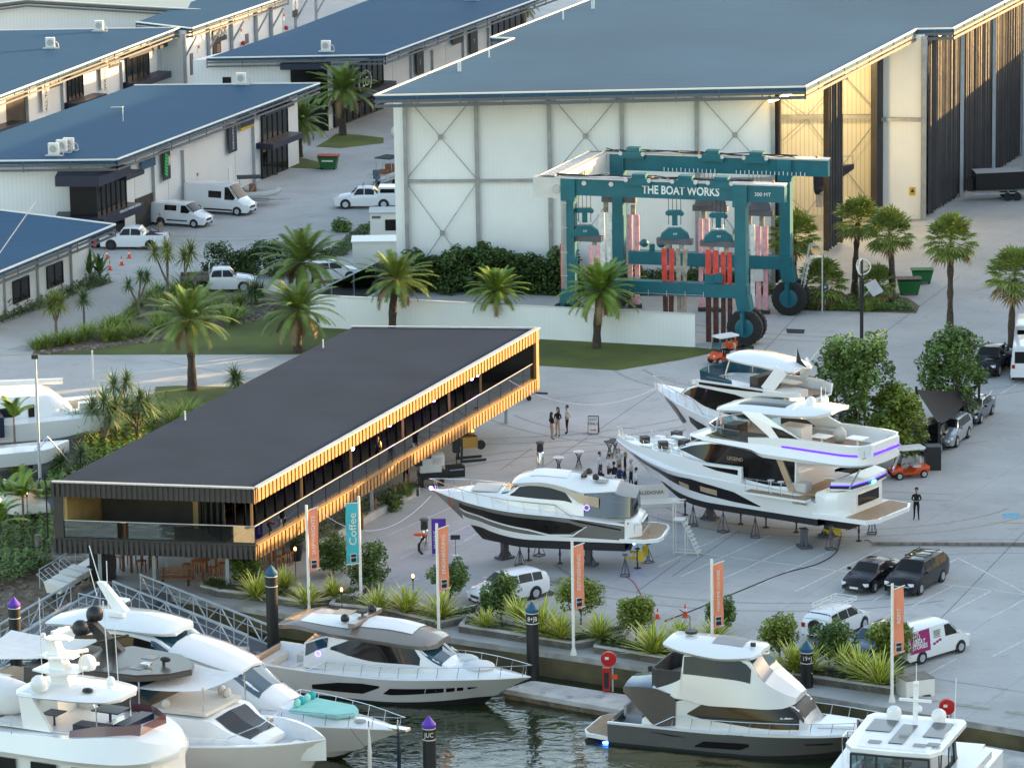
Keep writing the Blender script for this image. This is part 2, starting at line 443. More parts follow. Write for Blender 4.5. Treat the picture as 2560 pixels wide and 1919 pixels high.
w = N.new('ShaderNodeTexWave'); w.wave_type = 'RINGS'; w.inputs['Scale'].default_value = .16; w.inputs['Distortion'].default_value = 5; w.inputs['Detail'].default_value = 3
mp = N.new('ShaderNodeMapping'); mp.inputs['Location'].default_value = (-34,-262,0); L.new(tc.outputs['Position'], mp.inputs[0]); L.new(mp.outputs[0], w.inputs[0])
r = N.new('ShaderNodeMapRange'); r.inputs[1].default_value = .0; r.inputs[2].default_value = .12; r.inputs[3].default_value = .90; r.inputs[4].default_value = 1.
for dv, off in (((.46,.89,0), .37), ((.89,-.46,0), .11)):
    dp = N.new('ShaderNodeVectorMath'); dp.operation = 'DOT_PRODUCT'; dp.inputs[1].default_value = tuple(a/5.6 for a in dv); L.new(tc.outputs['Position'], dp.inputs[0])
    fr = N.new('ShaderNodeMath'); fr.operation = 'PINGPONG'; fr.inputs[1].default_value = .5; L.new(dp.outputs['Value'], fr.inputs[0])
    r = N.new('ShaderNodeMapRange'); r.inputs[1].default_value = .003; r.inputs[2].default_value = .007; r.inputs[3].default_value = .80; r.inputs[4].default_value = 1.; L.new(fr.outputs[0], r.inputs[0]); f1 = mul(f1, r.outputs[0])
f1 = mul(f1, nz_(.9, .60, .68, 1., .86, 3)); f1 = mul(f1, nz_(.16, .56, .66, 1., .90, 8))
sc3 = N.new('ShaderNodeVectorMath'); sc3.operation = 'SCALE'; sc3.inputs[0].default_value = (.455,.445,.425); L.new(f1, sc3.inputs['Scale'])
L.new(sc3.outputs[0], b.inputs['Base Color'])
gm = MB().sheet(poly, 0); gm.cur = 1
n = len(edge)
for i in range(n-1):
    a, c = edge[i], edge[i+1]
    gm.quad(Vector((a.x,a.y,-.32)), Vector((c.x,c.y,-.32)), Vector((c.x,c.y,-4)), Vector((a.x,a.y,-4)))
    gm.cur = 2; gm.quad(Vector((a.x,a.y,0)), Vector((c.x,c.y,0)), Vector((c.x,c.y,-.32)), Vector((a.x,a.y,-.32))); gm.cur = 1
mat('quay_stain', (.115,.095,.045), .9, nz=.35, sc_=.8, bump=.3, bsc=5)
mat('kerb', (.38,.36,.33), .85, nz=.35, sc_=1.2, stripe=((.83,-.55,0), 2.4, .8))
g = gm.build('ground', ['concrete', 'quay_stain', 'kerb']); bpy.context.view_layer.update(); tag(g, kind='structure')
bm = bmesh.new(); bm.from_mesh(g.data); bmesh.ops.triangulate(bm, faces=[f for f in bm.faces if len(f.verts) > 4]); bm.to_mesh(g.data); bm.free()
# water
m = mat('water', (.018,.026,.010), .035, nz=0, spec=.6)
nt = m.node_tree; N = nt.nodes; L = nt.links; b = N['Principled BSDF']
tc = N.new('ShaderNodeNewGeometry'); mp = N.new('ShaderNodeMapping'); mp.inputs['Scale'].default_value = (.55,1.,1); L.new(tc.outputs['Position'], mp.inputs[0])
n1 = N.new('ShaderNodeTexNoise'); n1.inputs['Scale'].default_value = 1.25; n1.inputs['Detail'].default_value = 3; n1.inputs['Distortion'].default_value = .6; L.new(mp.outputs[0], n1.inputs['Vector'])
bp = N.new('ShaderNodeBump'); bp.inputs['Strength'].default_value = .4; bp.inputs['Distance'].default_value = .17
L.new(n1.outputs['Fac'], bp.inputs['Height']); L.new(bp.outputs[0], b.inputs['Normal'])
struct('water', MB().sheet([(-1500,-200),(1500,-200),(1500,232),(-14,300),(-1500,300)], WZ), 'water')
# lawns, beds
def area(name, pts, m, z):
    return struct(name, MB().sheet([G(*p) for p in pts], z), m)
mat('grass', (.085,.105,.014), .9, nz=.3, sc_=.25, bump=.8, bsc=12)
for i, pts in enumerate([
    [(860,811),(1346,845),(1737,868),(1812,876),(1700,900),(1542,926),(1346,914),(1100,905),(1000,990),(850,930)],
    [(80,887),(735,886),(900,880),(950,815),(776,811),(774,735),(700,760),(640,800),(565,815),(430,840),(350,852),(230,872)],
    [(389,967),(440,964),(620,968),(560,1080),(430,1180),(300,1180),(240,1120),(280,1060),(380,1020)],
    [(789,367),(850,371),(959,358),(959,345),(900,338),(840,335),(820,350)],
    [(715,397),(760,396),(808,408),(808,423),(715,420)]]): area('lawn', pts, 'grass', .010+.002*i)
area('garden_bed', [(80,886),(95,862),(200,840),(250,820),(345,752),(480,720),(700,735),(772,735),(700,762),(640,802),(565,817),(430,842),(350,856),(230,875)], 'mulch', .022)
area('garden_bed', [(1000,722),(1060,690),(1250,700),(1420,712),(1960,720),(1960,735),(1420,742),(1250,733)], 'mulch', .012)
area('garden_bed', [(1960,772),(2290,784),(2300,765),(2270,745),(2200,735),(1965,735)], 'mulch', .012)
area('garden_bed', [(0,805),(120,755),(285,705),(240,690),(120,735),(0,785)], 'mulch', .014)
area('garden_bed', [(2080,1215),(2190,1210),(2200,1180),(2040,1150),(2000,1160)], 'mulch', .012)
area('garden_bed', [(800,640),(905,560),(935,560),(860,640)], 'mulch', .012)
area('garden_bed', [(240,1410),(110,1395),(0,1400),(-40,1500),(150,1560),(205,1500)], 'mulch', -.30) if 0 else None
area('asphalt', [(-200,965),(60,975),(150,1010),(235,1040),(330,1065),(300,1150),(200,1230),(110,1300),(-200,1330)], mat('asphalt', (.055,.055,.062), .9, nz=.25, sc_=.4).name, .008)
# rocky bank by the inlet
def rocks(name, regions, n, zr, s0, s1, seed=3):
    rnd = random.Random(seed); mb = MB()
    for k in range(n):
        A, B, C, D = rnd.choice(regions); u, v = rnd.random(), rnd.random()
        px = (A[0]*(1-u)+B[0]*u)*(1-v)+(D[0]*(1-u)+C[0]*u)*v; py = (A[1]*(1-u)+B[1]*u)*(1-v)+(D[1]*(1-u)+C[1]*u)*v
        z = zr[0]+(zr[1]-zr[0])*v; p = G(px, py, z); s = rnd.uniform(s0, s1); o = len(mb.v)
        mb.ball(p, s, 6, (rnd.uniform(.8,1.4), rnd.uniform(.8,1.3), rnd.uniform(.5,.8)))
        for i in range(o, len(mb.v)):
            x, y, zz = mb.v[i]; mb.v[i] = (x+rnd.uniform(-.2,.2)*s, y+rnd.uniform(-.2,.2)*s, zz+rnd.uniform(-.2,.2)*s)
    return tag(mb.build(name, 'stone'), kind='stuff')
bank = MB()
for a, b_, z1 in (((-60,1330),(-60,1590),-1.9),):
    pass
bank.add([G(-140,1385,-.02), G(212,1410,-.02), G(250,1478,-.1), G(120,1600,-1.6), G(-140,1690,-1.6)], [(0,1,2,3,4)])
struct('rock_bank', bank, 'mulch')
rocks('boulders', [((-40,1400),(230,1400),(200,1560),(-40,1640))], 330, (-.1,-1.4), .16, .42)
rocks('boulders', [((225,1010),(330,1100),(320,1150),(215,1060)),((230,1180),(320,1130),(300,1200),(200,1280))], 160, (.1,-.5), .15, .4, 5)
rocks('rocks', [((90,880),(420,842),(420,850),(120,884)),((340,800),(480,740),(600,810),(380,840)),((620,760),(770,740),(640,800),(600,812))], 240, (.05,.05), .07, .2, 9)
# painted lines
bays = [((1600,1497),(1705,1440)),]
B2 = []
for (x0,y0,x1,y1) in [(1490,605,1770,465),(1745,640,2020,495),(2000,675,2290,520),(1235,572,1320,525),(985,540,1540,265),(740,508,1295,236),(495,472,1058,205),(245,442,800,185),(0,415,585,145),(-140,350,350,118)]:
    B2.append(((1700+x0/2.572,1280+y0/2.572),(1700+x1/2.572,1280+y1/2.572)))
B2 += [((1700,1376),(2560,1485)),((1700+1790/2.572,1280+295/2.572),(1700+1715/2.572,1280+330/2.572)),((1700+1790/2.572,1280+295/2.572),(2580,1490)),
       ((1700+1560/2.572,1280+1058/2.572),(1700+1775/2.572,1280+940/2.572)),((1700,1572),(1728,1553)),((1800,1573),(1826,1567)),
       ((1200,1500),(1290,1455)),((990,1470),(1045,1445)),((1000,1395),(1110,1345)),((1120,1337),(1200,1300)),((1130,1365),(1180,1345)),((965,1340),(1150,1258)),((1160,1350),(1240,1310)),
       ((2480,1640),(2560,1600)) , ((236,927),(330,926)),((595,930),(680,929)),((1630,562),(1700,560)) , ((792,569),(850,567)),((2500,985),(2560,950)),((2460,1010),(2480,975))]
struct('painted_lines', line_mb(B2[:-4]+B2[-2:], .10, .006), 'line_paint')
struct('yellow_lines', line_mb([((20,875),(80,862)),((0,888),(80,886)),((2455,720),(2570,625)),((770,583),(810,577)),((2470,1305),(2560,1308))], .14, .006), 'yellow_line')
struct('blue_marking', MB().sheet([G(2505,1284),G(2548,1282),G(2552,1293),G(2509,1295)], .006), 'blue_line')
J = [((850+1030/2.572,640+1540/2.572),(850+2030/2.572,640+870/2.572)),((1700+1590/2.572,1280+770/2.572),(1700+1850/2.572,1280+505/2.572)),((2420,1475),(2560,1330)),((1850,1325),(1680,1440)),
     ((1590,1480),(1700,1400)),((1250,1175),(1330,1120)),((2300,1690),(2560,1730)),((2160,870),(2400,690)),((1850,940),(2010,770)),((1346,1000),(1700,960)),((400,900),(700,960))]
struct('expansion_joints', line_mb(J, .05, .005), 'joint')
struct('wet_patch', MB().sheet([G(*p) for p in [(1200,1450),(1300,1438),(1330,1447),(1440,1440),(1500,1452),(1340,1466),(1410,1485),(1350,1492),(1290,1472),(1210,1466)]], .004), mat('wet', (.085,.085,.085), .25, nz=.5, sc_=.8).name)
for a in [((1965,822),(2012,824),(2010,834),(1968,833))]:
    o = MB().sheet([G(*p) for p in a], .02).build('drain_grate', 'plastic'); tag(o, 'dark square drain grate in the concrete beyond the solar lamp', 'drain grate')
o = MB().sheet([G(*p) for p in ((682,434),(695,434),(693,438),(680,438))], .02).build('drain_grate', 'plastic'); tag(o, 'small dark drain grate beside the glazed shed corner', 'drain grate')

# ================= SHEDS =================
def wrect(mb, A, B, p1, p2, out=.06, th=.12):
    """box lying on the vertical plane A-B: pixel corners top-left p1, bottom-right p2 (x only matters for p2), z from each"""
    a, c = W(p1[0], p1[1], A, B), W(p2[0], p2[1], A, B)
    d = Vector((B[0]-A[0], B[1]-A[1], 0)).normalized(); n = Vector((d.y, -d.x, 0))
    a2, c2 = Vector((a.x,a.y,0))+n*out, Vector((c.x,c.y,0))+n*out
    return mb.prism([a2, c2, c2-n*th, a2-n*th], max(0., min(a.z, c.z)), max(a.z, c.z))
def wbox(mb, A, B, px1, px2, z0, z1, out=.06, th=.12, pyr=None):
    pyr = pyr or 400
    a, c = W(px1, pyr, A, B), W(px2, pyr, A, B)
    d = Vector((B[0]-A[0], B[1]-A[1], 0)).normalized(); n = Vector((d.y, -d.x, 0))
    a2, c2 = Vector((a.x,a.y,0))+n*out, Vector((c.x,c.y,0))+n*out
    return mb.prism([a2, c2, c2-n*th, a2-n*th], z0, z1)
def eave(poly, idx, z, t, mats=('fascia_grey','fascia_white','gutter_grey'), drop=1.):
    """open rail fascia under the roof edge along chosen edges"""
    g_, w_ = MB(), MB()
    for i in idx:
        a, b_ = Vector(poly[i]), Vector(poly[(i+1) % len(poly)]); a.z = b_.z = 0
        for k, (zz, hh) in enumerate(((z-.42, .16), (z-.78, .16))):
            g_.bar(a+Vector((0,0,zz)), b_+Vector((0,0,zz)), .12, hh*drop)
        w_.bar(a+Vector((0,0,z+.04)), b_+Vector((0,0,z+.03)), .15, .11)
        nn = max(2, int((b_-a).length/3.2))
        for k in range(nn+1):
            p = a+(b_-a)*k/nn; g_.bar(p+Vector((0,0,z-.92)), p+Vector((0,0,z)), .09, .09)
    return g_, w_
def shed(label, roof, z, walls, fe, wallm='white_wall', ang=None, group='blue roofed sheds', cat='shed'):
    c = sum(roof, Vector())/len(roof); c.z = 0
    t = thing('boat_shed', label, cat, c, 0, group)
    L_ = [Vector((p.x, p.y, 0))-c for p in roof]
    MB().prism(L_, z-.25, z).build('roof', 'roof_blue', t)
    a, b_ = eave(L_, fe, z, t); a.build('fascia', 'fascia_grey', t); b_.build('gutter', 'fascia_white', t)
    Wl = [Vector((p[0], p[1], 0))-c for p in walls]
    mb = MB().prism(Wl, 0, z-.25)
    mb.build('wall', wallm, t)
    t['cx'] = c.x; t['cy'] = c.y
    return t, c
def shift(mb, c):
    mb.v = [(x-c.x, y-c.y, z-c.z) for x, y, z in mb.v]; return mb
def part(mb, name, m, t, **k):   # mesh given in world coordinates
    return shift(mb, t.location).build(name, m, t, **k)
def along(A, px, py): return W(px, py, A, A+AX)
def V(x, y): return Vector((x, y, 0))
# --- S3: shed with three condensers (mid) ---
z3 = 7.
A3 = G(345,575); A3f = A3-AX*6.0; A3b = A3+AX*33
roof3 = [G(-60,404,z3), G(292,400,z3), G(799,209,z3), G(335,214,z3), G(-60,352,z3)]
s3, c3 = shed('long blue roofed shed with three air conditioners behind the parked white vans', roof3, z3,
    [V(roof3[0].x+.5,A3f.y), A3f, A3b, V(roof3[3].x+1.5, A3b.y), V(roof3[4].x+1, roof3[4].y-1), V(roof3[4].x+1, A3f.y+1)], [0,1,2])
T = lambda px, py, A: along(A, px, py)
def feature(t, A, lst, B=None):
    B = B if B is not None else A+AX
    for (nm, m, p1, p2, out, th) in lst:
        part(wrect(MB(), A, B, p1, p2, out, th), nm, m, t)
def glazing(t, A, p1, p2, n, B=None, out=.15):
    B = B if B is not None else A+AX
    part(wrect(MB(), A, B, p1, p2, out, .3), 'window', 'dark_glass', t)
    a, c = W(p1[0], p1[1], A, B), W(p2[0], p2[1], A, B); mb = MB()
    d = Vector((B[0]-A[0], B[1]-A[1], 0)).normalized(); nn = Vector((d.y, -d.x, 0))*(out+.02)
    for k in range(n+1):
        p = a+(c-a)*k/n; p.z = 0
        mb.bar(p+nn+Vector((0,0,max(0,c.z))), p+nn+Vector((0,0,a.z)), .09, .09)
    for zz in (max(.05,c.z), a.z): mb.bar(Vector((a.x,a.y,zz))+nn, Vector((c.x,c.y,zz))+nn, .1, .1)
    part(mb, 'window_frame', 'blackframe', t)
def roller(t, A, p1, p2, B=None, openf=0):
    B = B if B is not None else A+AX
    part(wrect(MB(), A, B, p1, p2, .03, .06), 'roller_door', 'door_sheet' if not openf else 'interior_dark', t)
    a, c = W(p1[0], p1[1], A, B), W(p2[0], p2[1], A, B); mb = MB(); d = Vector((B[0]-A[0], B[1]-A[1], 0)).normalized(); nn = Vector((d.y, -d.x, 0))*.08
    mb.bar(Vector((c.x,c.y,0))+nn, Vector((c.x,c.y,a.z+.2))+nn, .30, .3)
    part(mb, 'door_post', 'steel_column', t)
def canopy(t, A, px1, px2, py, out, h=.45, B=None, m='navy'):
    B = B if B is not None else A+AX
    mb = MB(); a, c = W(px1, py[0], A, B), W(px2, py[1], A, B); z = (a.z+c.z)/2
    d = Vector((B[0]-A[0], B[1]-A[1], 0)).normalized(); n = Vector((d.y, -d.x, 0))
    a.z = c.z = 0; mb.prism([a, c, c+n*out, a+n*out], z-h, z); part(mb, 'canopy', m, t); return z
S3A = A3
glazing(s3, S3A, (298,418), (226,515), 5) if 0 else None
# corner glass box facing the yard
bx_ = MB(); zb = 0
Pc = W(300, 500, S3A, S3A+AX); Pf = W(213, 500, S3A, S3A+AX)
n_ = Vector((AX.y, -AX.x, 0))
def cbox(px_, z0, z1, out, left, m, name, front=0.):
    a = W(px_[0], 450, S3A, S3A+AX); c = W(px_[1], 450, S3A, S3A+AX); a.z = c.z = 0
    a = a-AX*front
    part(MB().prism([a+n_*out, c+n_*out, c-n_*.5, V(a.x-left, c.y), V(a.x-left, a.y)], z0, z1), name, m, s3)
cbox((226,300), 2.6, 5.1, .5, 1.7, 'dark_glass', 'corner_window')
cbox((226,300), 5.15, 5.95, 1.0, 2.6, 'navy', 'canopy', .5)
cbox((226,316), 2.0, 2.65, 1.5, 2.6, 'navy', 'canopy', .9)
cbox((232,300), 0, 2.0, .3, 1.2, 'dark_glass', 'shop_window')
mb = MB()
for k in range(7):
    p = W(226+(300-226)*k/6, 450, S3A, S3A+AX); p.z = 0; mb.bar(p+n_*.53+Vector((0,0,2.65)), p+n_*.53+Vector((0,0,5.1)), .09, .09)
part(mb, 'window_frame', 'blackframe', s3)
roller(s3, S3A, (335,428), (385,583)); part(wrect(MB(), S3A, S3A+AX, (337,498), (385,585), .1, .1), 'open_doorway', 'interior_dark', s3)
roller(s3, S3A, (418,395), (458,530)); roller(s3, S3A, (585,325), (633,450))
part(wrect(MB(), S3A, S3A+AX, (570,420), (581,478), .05, .1), 'side_door', 'white_paint', s3)
glazing(s3, S3A, (650,258), (716,340), 5); glazing(s3, S3A, (650,355), (716,430), 5)
canopy(s3, S3A, 640, 716, (362,325), 1.6, .5); canopy(s3, S3A, 640, 712, (285,245), .9, .4)
canopy(s3, S3A, 283, 327, (452,410), 1.2, .35)
def banner(t, A, p1, p2, m, txt=None, tm='white_paint', size=.5, rot=90, B=None, out=.35, sx=1., name='sign_banner'):
    B = B if B is not None else A+AX
    part(wrect(MB(), A, B, p1, p2, out, .06), name, m, t)
    if txt:
        a, c = W(p1[0], p1[1], A, B), W(p2[0], p2[1], A, B); o = (a+c)/2
        d = Vector((B[0]-A[0], B[1]-A[1], 0)).normalized(); n = Vector((d.y, -d.x, 0))
        M = frame3(o+n*(out+.015)-t.location, d) @ Matrix.Rotation(R(rot), 4, 'Z')
        text(txt, size, M, 'lettering', tm, t, .006, sx=sx)
banner(s3, S3A, (398,380), (420,440), 'navy', 'XXXXX', 'green_paint', 1.0, 90, sx=.6) if 0 else None
mat('sign_green', (.05,.5,.12), .5, nz=0)
banner(s3, S3A, (397,376), (418,445), 'black', None)
mbz = MB()
for k in range(7):
    a = W(401, 385+k*8, S3A, S3A+AX); c = W(408, 389+k*8, S3A, S3A+AX); o_ = n_*.40
    mbz.bar(a+o_, c+o_, .05, .18)
part(mbz, 'sign_pattern', 'sign_green', s3)
part(MB().ball(W(412,401,S3A,S3A+AX)+n_*.36, .45, 8, (.3,.3,1)), 'sign_emblem', 'fascia_white', s3)
banner(s3, S3A, (344,405), (380,412), 'blue_paint', None, name='sign_board')
banner(s3, S3A, (562,314), (584,376), 'navy', 'RIVIERA', 'fascia_white', .42, -90, name='sign_banner') if 0 else banner(s3, S3A, (562,314), (584,376), 'navy', 'PARTNERS', 'fascia_white', .42, -90)
banner(s3, S3A, (592,300), (626,315), 'yellow_paint', None, name='sign_board')
banner(s3, S3A, (592,292), (626,308), 'navy', None, name='sign_board', out=.38)
# hose reel boxes & fire signs on wall
def firekit(t, A, px, py, B=None):
    B = B if B is not None else A+AX
    d = (B-A).normalized(); n = Vector((d.y, -d.x, 0))
    p = W(px, py, A, B)
    part(MB().ball((0,0,0), .38, 10, (.45,1,1)) if 0 else MB().ball(p+n*.2, .24, 10), 'hose_reel', 'red_paint', t, smooth=True)
    part(wrect(MB(), A, B, (px-5,py-36), (px+1,py-18), .04, .05), 'fire_sign', 'fascia_white', t)
    part(wrect(MB(), A, B, (px-4,py-35), (px,py-29), .05, .05), 'fire_sign_symbol', 'red_paint', t)
firekit(s3, S3A, 495, 468)
lt = frame3(W(283,520,S3A,S3A+AX)+n_*1.53-s3.location, AX)
text('OPEN LINE MARINE SUPPLIES', .30, lt @ Matrix.Translation((0,.05,0)), 'lettering', 'white_paint', s3, .01)
# --- S2 ---
z2 = 7.
A2 = G(828,325)+V(-.3,0); roof2 = [G(517,146,z2), G(963,138,z2), G(1420,-30,z2), G(1000,-30,z2), G(730,74,z2)]
s2, c2 = shed('blue roofed shed with one air conditioner, black showroom corner and tall palm before it', roof2, z2,
    [V(G(540,300).x-1.5,A2.y), A2, A2+AX*44, V(roof2[3].x+1, roof2[3].y-1), V(roof2[4].x+1.2, roof2[4].y)], [0,1])
S2A = A2
glazing(s2, S2A, (832,182), (955,235), 9); glazing(s2, S2A, (832,245), (955,325), 8)
part(MB().box((A2.x-1.6, A2.y-.25, 3.), (3.4,.5,6.)), 'corner_window', 'dark_glass', s2)
canopy(s2, S2A, 826, 960, (238,215), 1.3, .5, m='navy'); part(MB().box((A2.x-1.9,A2.y-.6,6.1),(4.6,1.4,.5)), 'canopy', 'navy', s2)
for (p1, p2) in (((980,150),(1027,290)),((1055,140),(1080,270)),((1113,110),(1157,240)),((1190,85),(1220,215))): roller(s2, S2A, p1, p2)
banner(s2, S2A, (1033,125), (1052,182), 'black', 'J', 'fascia_white', .6, 0); banner(s2, S2A, (1168,75), (1187,130), 'black', 'T', 'fascia_white', .5, 0)
banner(s2, S2A, (1124,87), (1150,104), 'bronze_dark', None, name='sign_board')
glazing(s2, S2A, (1228,50), (1300,90), 5)
o = W(901,205,S2A,S2A+AX)+n_*.5; mb = MB()
mb.tube([o+AX*1.5*math.cos(a)*1.0+Vector((0,0,1.1*math.sin(a))) for a in [k*math.pi/10 for k in range(21)]], .06, 5); part(mb, 'round_emblem', 'fascia_white', s2)
text('LC', 1.2, frame3(o+n_*.02-s2.location, AX), 'lettering', 'fascia_white', s2)
part(wrect(MB(), V(-30,A2.y), V(0,A2.y), (556,193),(578,208), .05,.08), 'small_window', 'dark_glass', s2)
# --- S4 ---
z4 = 7.
A4 = G(400,210); A4 = W(400,250,G(400,214),G(400,214)+AX)*1; A4.z = 0
roof4 = [G(-80,272,z4), G(449,70,z4), G(0,77,z4), G(-80,77,z4)]
A4 = G(-20,330)
A4 = V(roof4[1].x-2.2, roof4[1].y-1.0)-AX*45
s4, c4 = shed('blue roofed shed lettered WATSONS with two air conditioners on its roof', roof4, z4,
    [A4, A4+AX*45, V(-60, A4.y+43), V(-66, A4.y+10)], [0,1])
S4A = A4
for (p1, p2, o_) in (((14,245),(68,330),1),((112,222),(155,290),0),((265,172),(302,225),0),((403,92),(453,190),0)): roller(s4, S4A, p1, p2, openf=o_)
for x0, x1, y0, y1 in ((165,205,182,240),(312,370,130,190)): glazing(s4, S4A, (x0,y0), (x1,y1), 4)
canopy(s4, S4A, 160, 234, (262,228), 1.4, .6); canopy(s4, S4A, 305, 395, (212,172), 1.4, .6); canopy(s4, S4A, -40, 28, (325,300), 1.4, .6)
canopy(s4, S4A, 158, 250, (186,155), .8, .4); canopy(s4, S4A, 303, 400, (142,100), .8, .4)
banner(s4, S4A, (96,203), (117,272), 'fascia_white', 'ALL TORK', 'navy', .55, 90, sx=1.15)
banner(s4, S4A, (243,152), (264,218), 'fascia_white', 'WATSONS', 'navy', .62, 90, sx=1.)
banner(s4, S4A, (115,200), (147,212), 'navy', 'BANK SET BAR', 'fascia_white', .32, 0, name='sign_board')
banner(s4, S4A, (264,152), (292,163), 'navy', 'UP FOR SALE', 'fascia_white', .3, 0, name='sign_board')
# --- S5 ---
z5 = 7.
roof5 = [G(340,56,z5), G(480,72,z5), G(720,-10,z5), G(520,-10,z5)]
A5 = V(roof5[1].x-.6, roof5[1].y+.3); s5, c5 = shed('narrow blue roofed shed lettered MARINE with red hose reels along its wall', roof5, z5,
    [V(roof5[0].x+1,A5.y+1), A5, V(roof5[2].x-.6,roof5[2].y-1), V(roof5[3].x+1,roof5[3].y-1)], [0,1])
S5A = A5
banner(s5, S5A, (530,70), (563,98), 'black', 'MARINE', 'fascia_white', 1.0, 0, out=.2, name='sign_board', sx=.95)
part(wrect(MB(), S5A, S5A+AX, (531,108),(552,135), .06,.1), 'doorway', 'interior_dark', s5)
part(wrect(MB(), S5A, S5A+AX, (541,112),(549,130), .08,.1), 'door_poster', 'timber', s5)
part(wrect(MB(), S5A, S5A+AX, (474,135),(483,186), .06,.1), 'door', 'fascia_grey', s5)
part(wrect(MB(), S5A, S5A+AX, (613,86),(621,108), .06,.1), 'door', 'fascia_grey', s5)
firekit(s5, S5A, 498, 150); firekit(s5, S5A, 604, 108); firekit(s5, S5A, 711, 70)
banner(s5, S5A, (723,0), (738,22), 'fascia_white', 'BOAT', 'navy', .5, 90); banner(s5, S5A, (724,28), (737,40), 'bronze_dark', None)
mb = MB()
for px in (458,520,578,640,678,738,790):
    p = W(px, 150, S5A, S5A+AX); p.z = 0; mb.bar(p+n_*.15, p+n_*.15+Vector((0,0,6.6)), .3, .3)
    mb.bar(p+n_*.15+Vector((0,0,4.2)), p+n_*1.5+Vector((0,0,6.4)), .16, .16)
part(mb, 'wall_bracing', 'steel_column', s5)
# pale gabled shed far behind
far = thing('boat_shed', 'pale gabled shed with black striped fascia at the far end of the sheds', 'shed', (-47,437,0))
mb = MB(); gx = [(-62,6.6),(-47.6,8.2),(-29,6.8)]
pts = [(-62,0),(-29.6,0),(-29.6,6.3),(-47.6,7.7),(-62,6.1)]
mb.xprism(pts, 436, 440); part(mb, 'gable_wall', 'white_wall', far)
mb = MB(); mb.xprism([(-62,6.6),(-47.6,8.2),(-29,6.8),(-29,6.55),(-47.6,7.95),(-62,6.35)], 435.2, 500); part(mb, 'roof', 'roof_pale', far)
mb = MB()
for dz in (0,-.42):
    mb.bar((-62,435.1,6.4+dz), (-47.6,435.1,8.0+dz), .16, .16); mb.bar((-47.6,435.1,8.0+dz), (-29,435.1,6.6+dz), .16, .16)
part(mb, 'fascia', 'fascia_grey', far)
mb = MB()
mb.bar((-62,435.05,6.65), (-47.6,435.05,8.25), .14, .10); mb.bar((-47.6,435.05,8.25), (-29,435.05,6.85), .14, .10); part(mb, 'gutter', 'fascia_white', far)
mb = MB(); mb.box((-44.5,441,8.1),(3,1.,.3),.3); mb.tube([(-46.5,440,8.1),(-43,442,8.4)], .35, 8); part(mb, 'roof_vent', 'offwhite', far)
# --- S6 ---
z6 = 5.
roof6 = [G(-60,705,z6), G(288,562,z6), G(0,526,z6), G(-60,526,z6)]
A6 = G(228,703); d6 = AX; A6e = A6-AX*26
s6, c6 = shed('low blue roofed building with dark windows behind the banana plants', roof6, z6, [A6e, A6, V(A6.x-14,A6.y), V(A6.x-24,A6.y-24)], [0,1])
for p1, p2 in (((30,705),(72,742)),((115,668),(156,705))): glazing(s6, A6e, p1, p2, 2, out=.06)
mb = MB()
for px in (8,92,177,226):
    p = W(px, 700, A6e, A6); p.z = 0; mb.bar(p+n_*.1, p+n_*.1+Vector((0,0,4.6)), .14, .14)
part(mb, 'downpipe', 'steel_column', s6); part(wrect(MB(), A6e, A6, (233,600),(240,616), .04,.05), 'fire_sign', 'red_paint', s6)
# --- air conditioners (stand on roofs) ---
ac = thing('air_conditioner', 'white air conditioner by itself on the roof of the WATSONS shed, lower of two', 'air conditioner')
MB().bx(-.42,.42,-.25,.25,.12,1.05).build('casing', 'fascia_white', ac); MB().lathe([(.02,-.27),(.3,-.27),(.3,-.25)], (0,0,.6), 12, 'y').build('fan_grille', 'gutter_grey', ac)
mb = MB(); mb.bar((-.7,-.2,.05),(.8,-.2,.05),.08,.08); mb.bar((-.7,.2,.05),(.8,.2,.05),.08,.08); mb.tube([(.5,0,.7),(.75,0,.5),(.8,0,.1)],.05,5); mb.build('mounting_frame', 'alu', ac)
ac.location = G(126,122,z4); first = ac
for (px, py, z, l) in ((248,79,z4,'white air conditioner high on the roof of the WATSONS shed near its gable'),(603,212,z3,'white air conditioner standing alone at the far end of the mid shed roof'),
    (135,390,z3,'first white air conditioner of the row of three on the blue roof'),(155,382,z3,'middle white air conditioner of the row of three on the blue roof'),(172,377,z3,'last white air conditioner of the row of three on the blue roof'),
    (815,130,z2,'white air conditioner on the blue roof behind the tall palms'),(1180,1,z2,'white air conditioner at the far end of the shed roof beyond the hangar corner')):
    dup(first, G(px, py, z), R(-8), l, 'air conditioners on the shed roofs', 1.0)
first['group'] = 'air conditioners on the shed roofs'
an = thing('roof_aerial', 'thin television aerial on a mast on the blue shed roof', 'aerial', G(308,303,z3))
mb = MB().tube([(0,0,0),(0,0,1.2)], .03, 4); mb.build('mast', 'fascia_white', an); MB().bar((-1,0,1.2),(.1,0,1.2),.05,.05).bar((0,-.4,1.2),(0,.4,1.2),.04,.04).build('antenna', 'fascia_white', an)

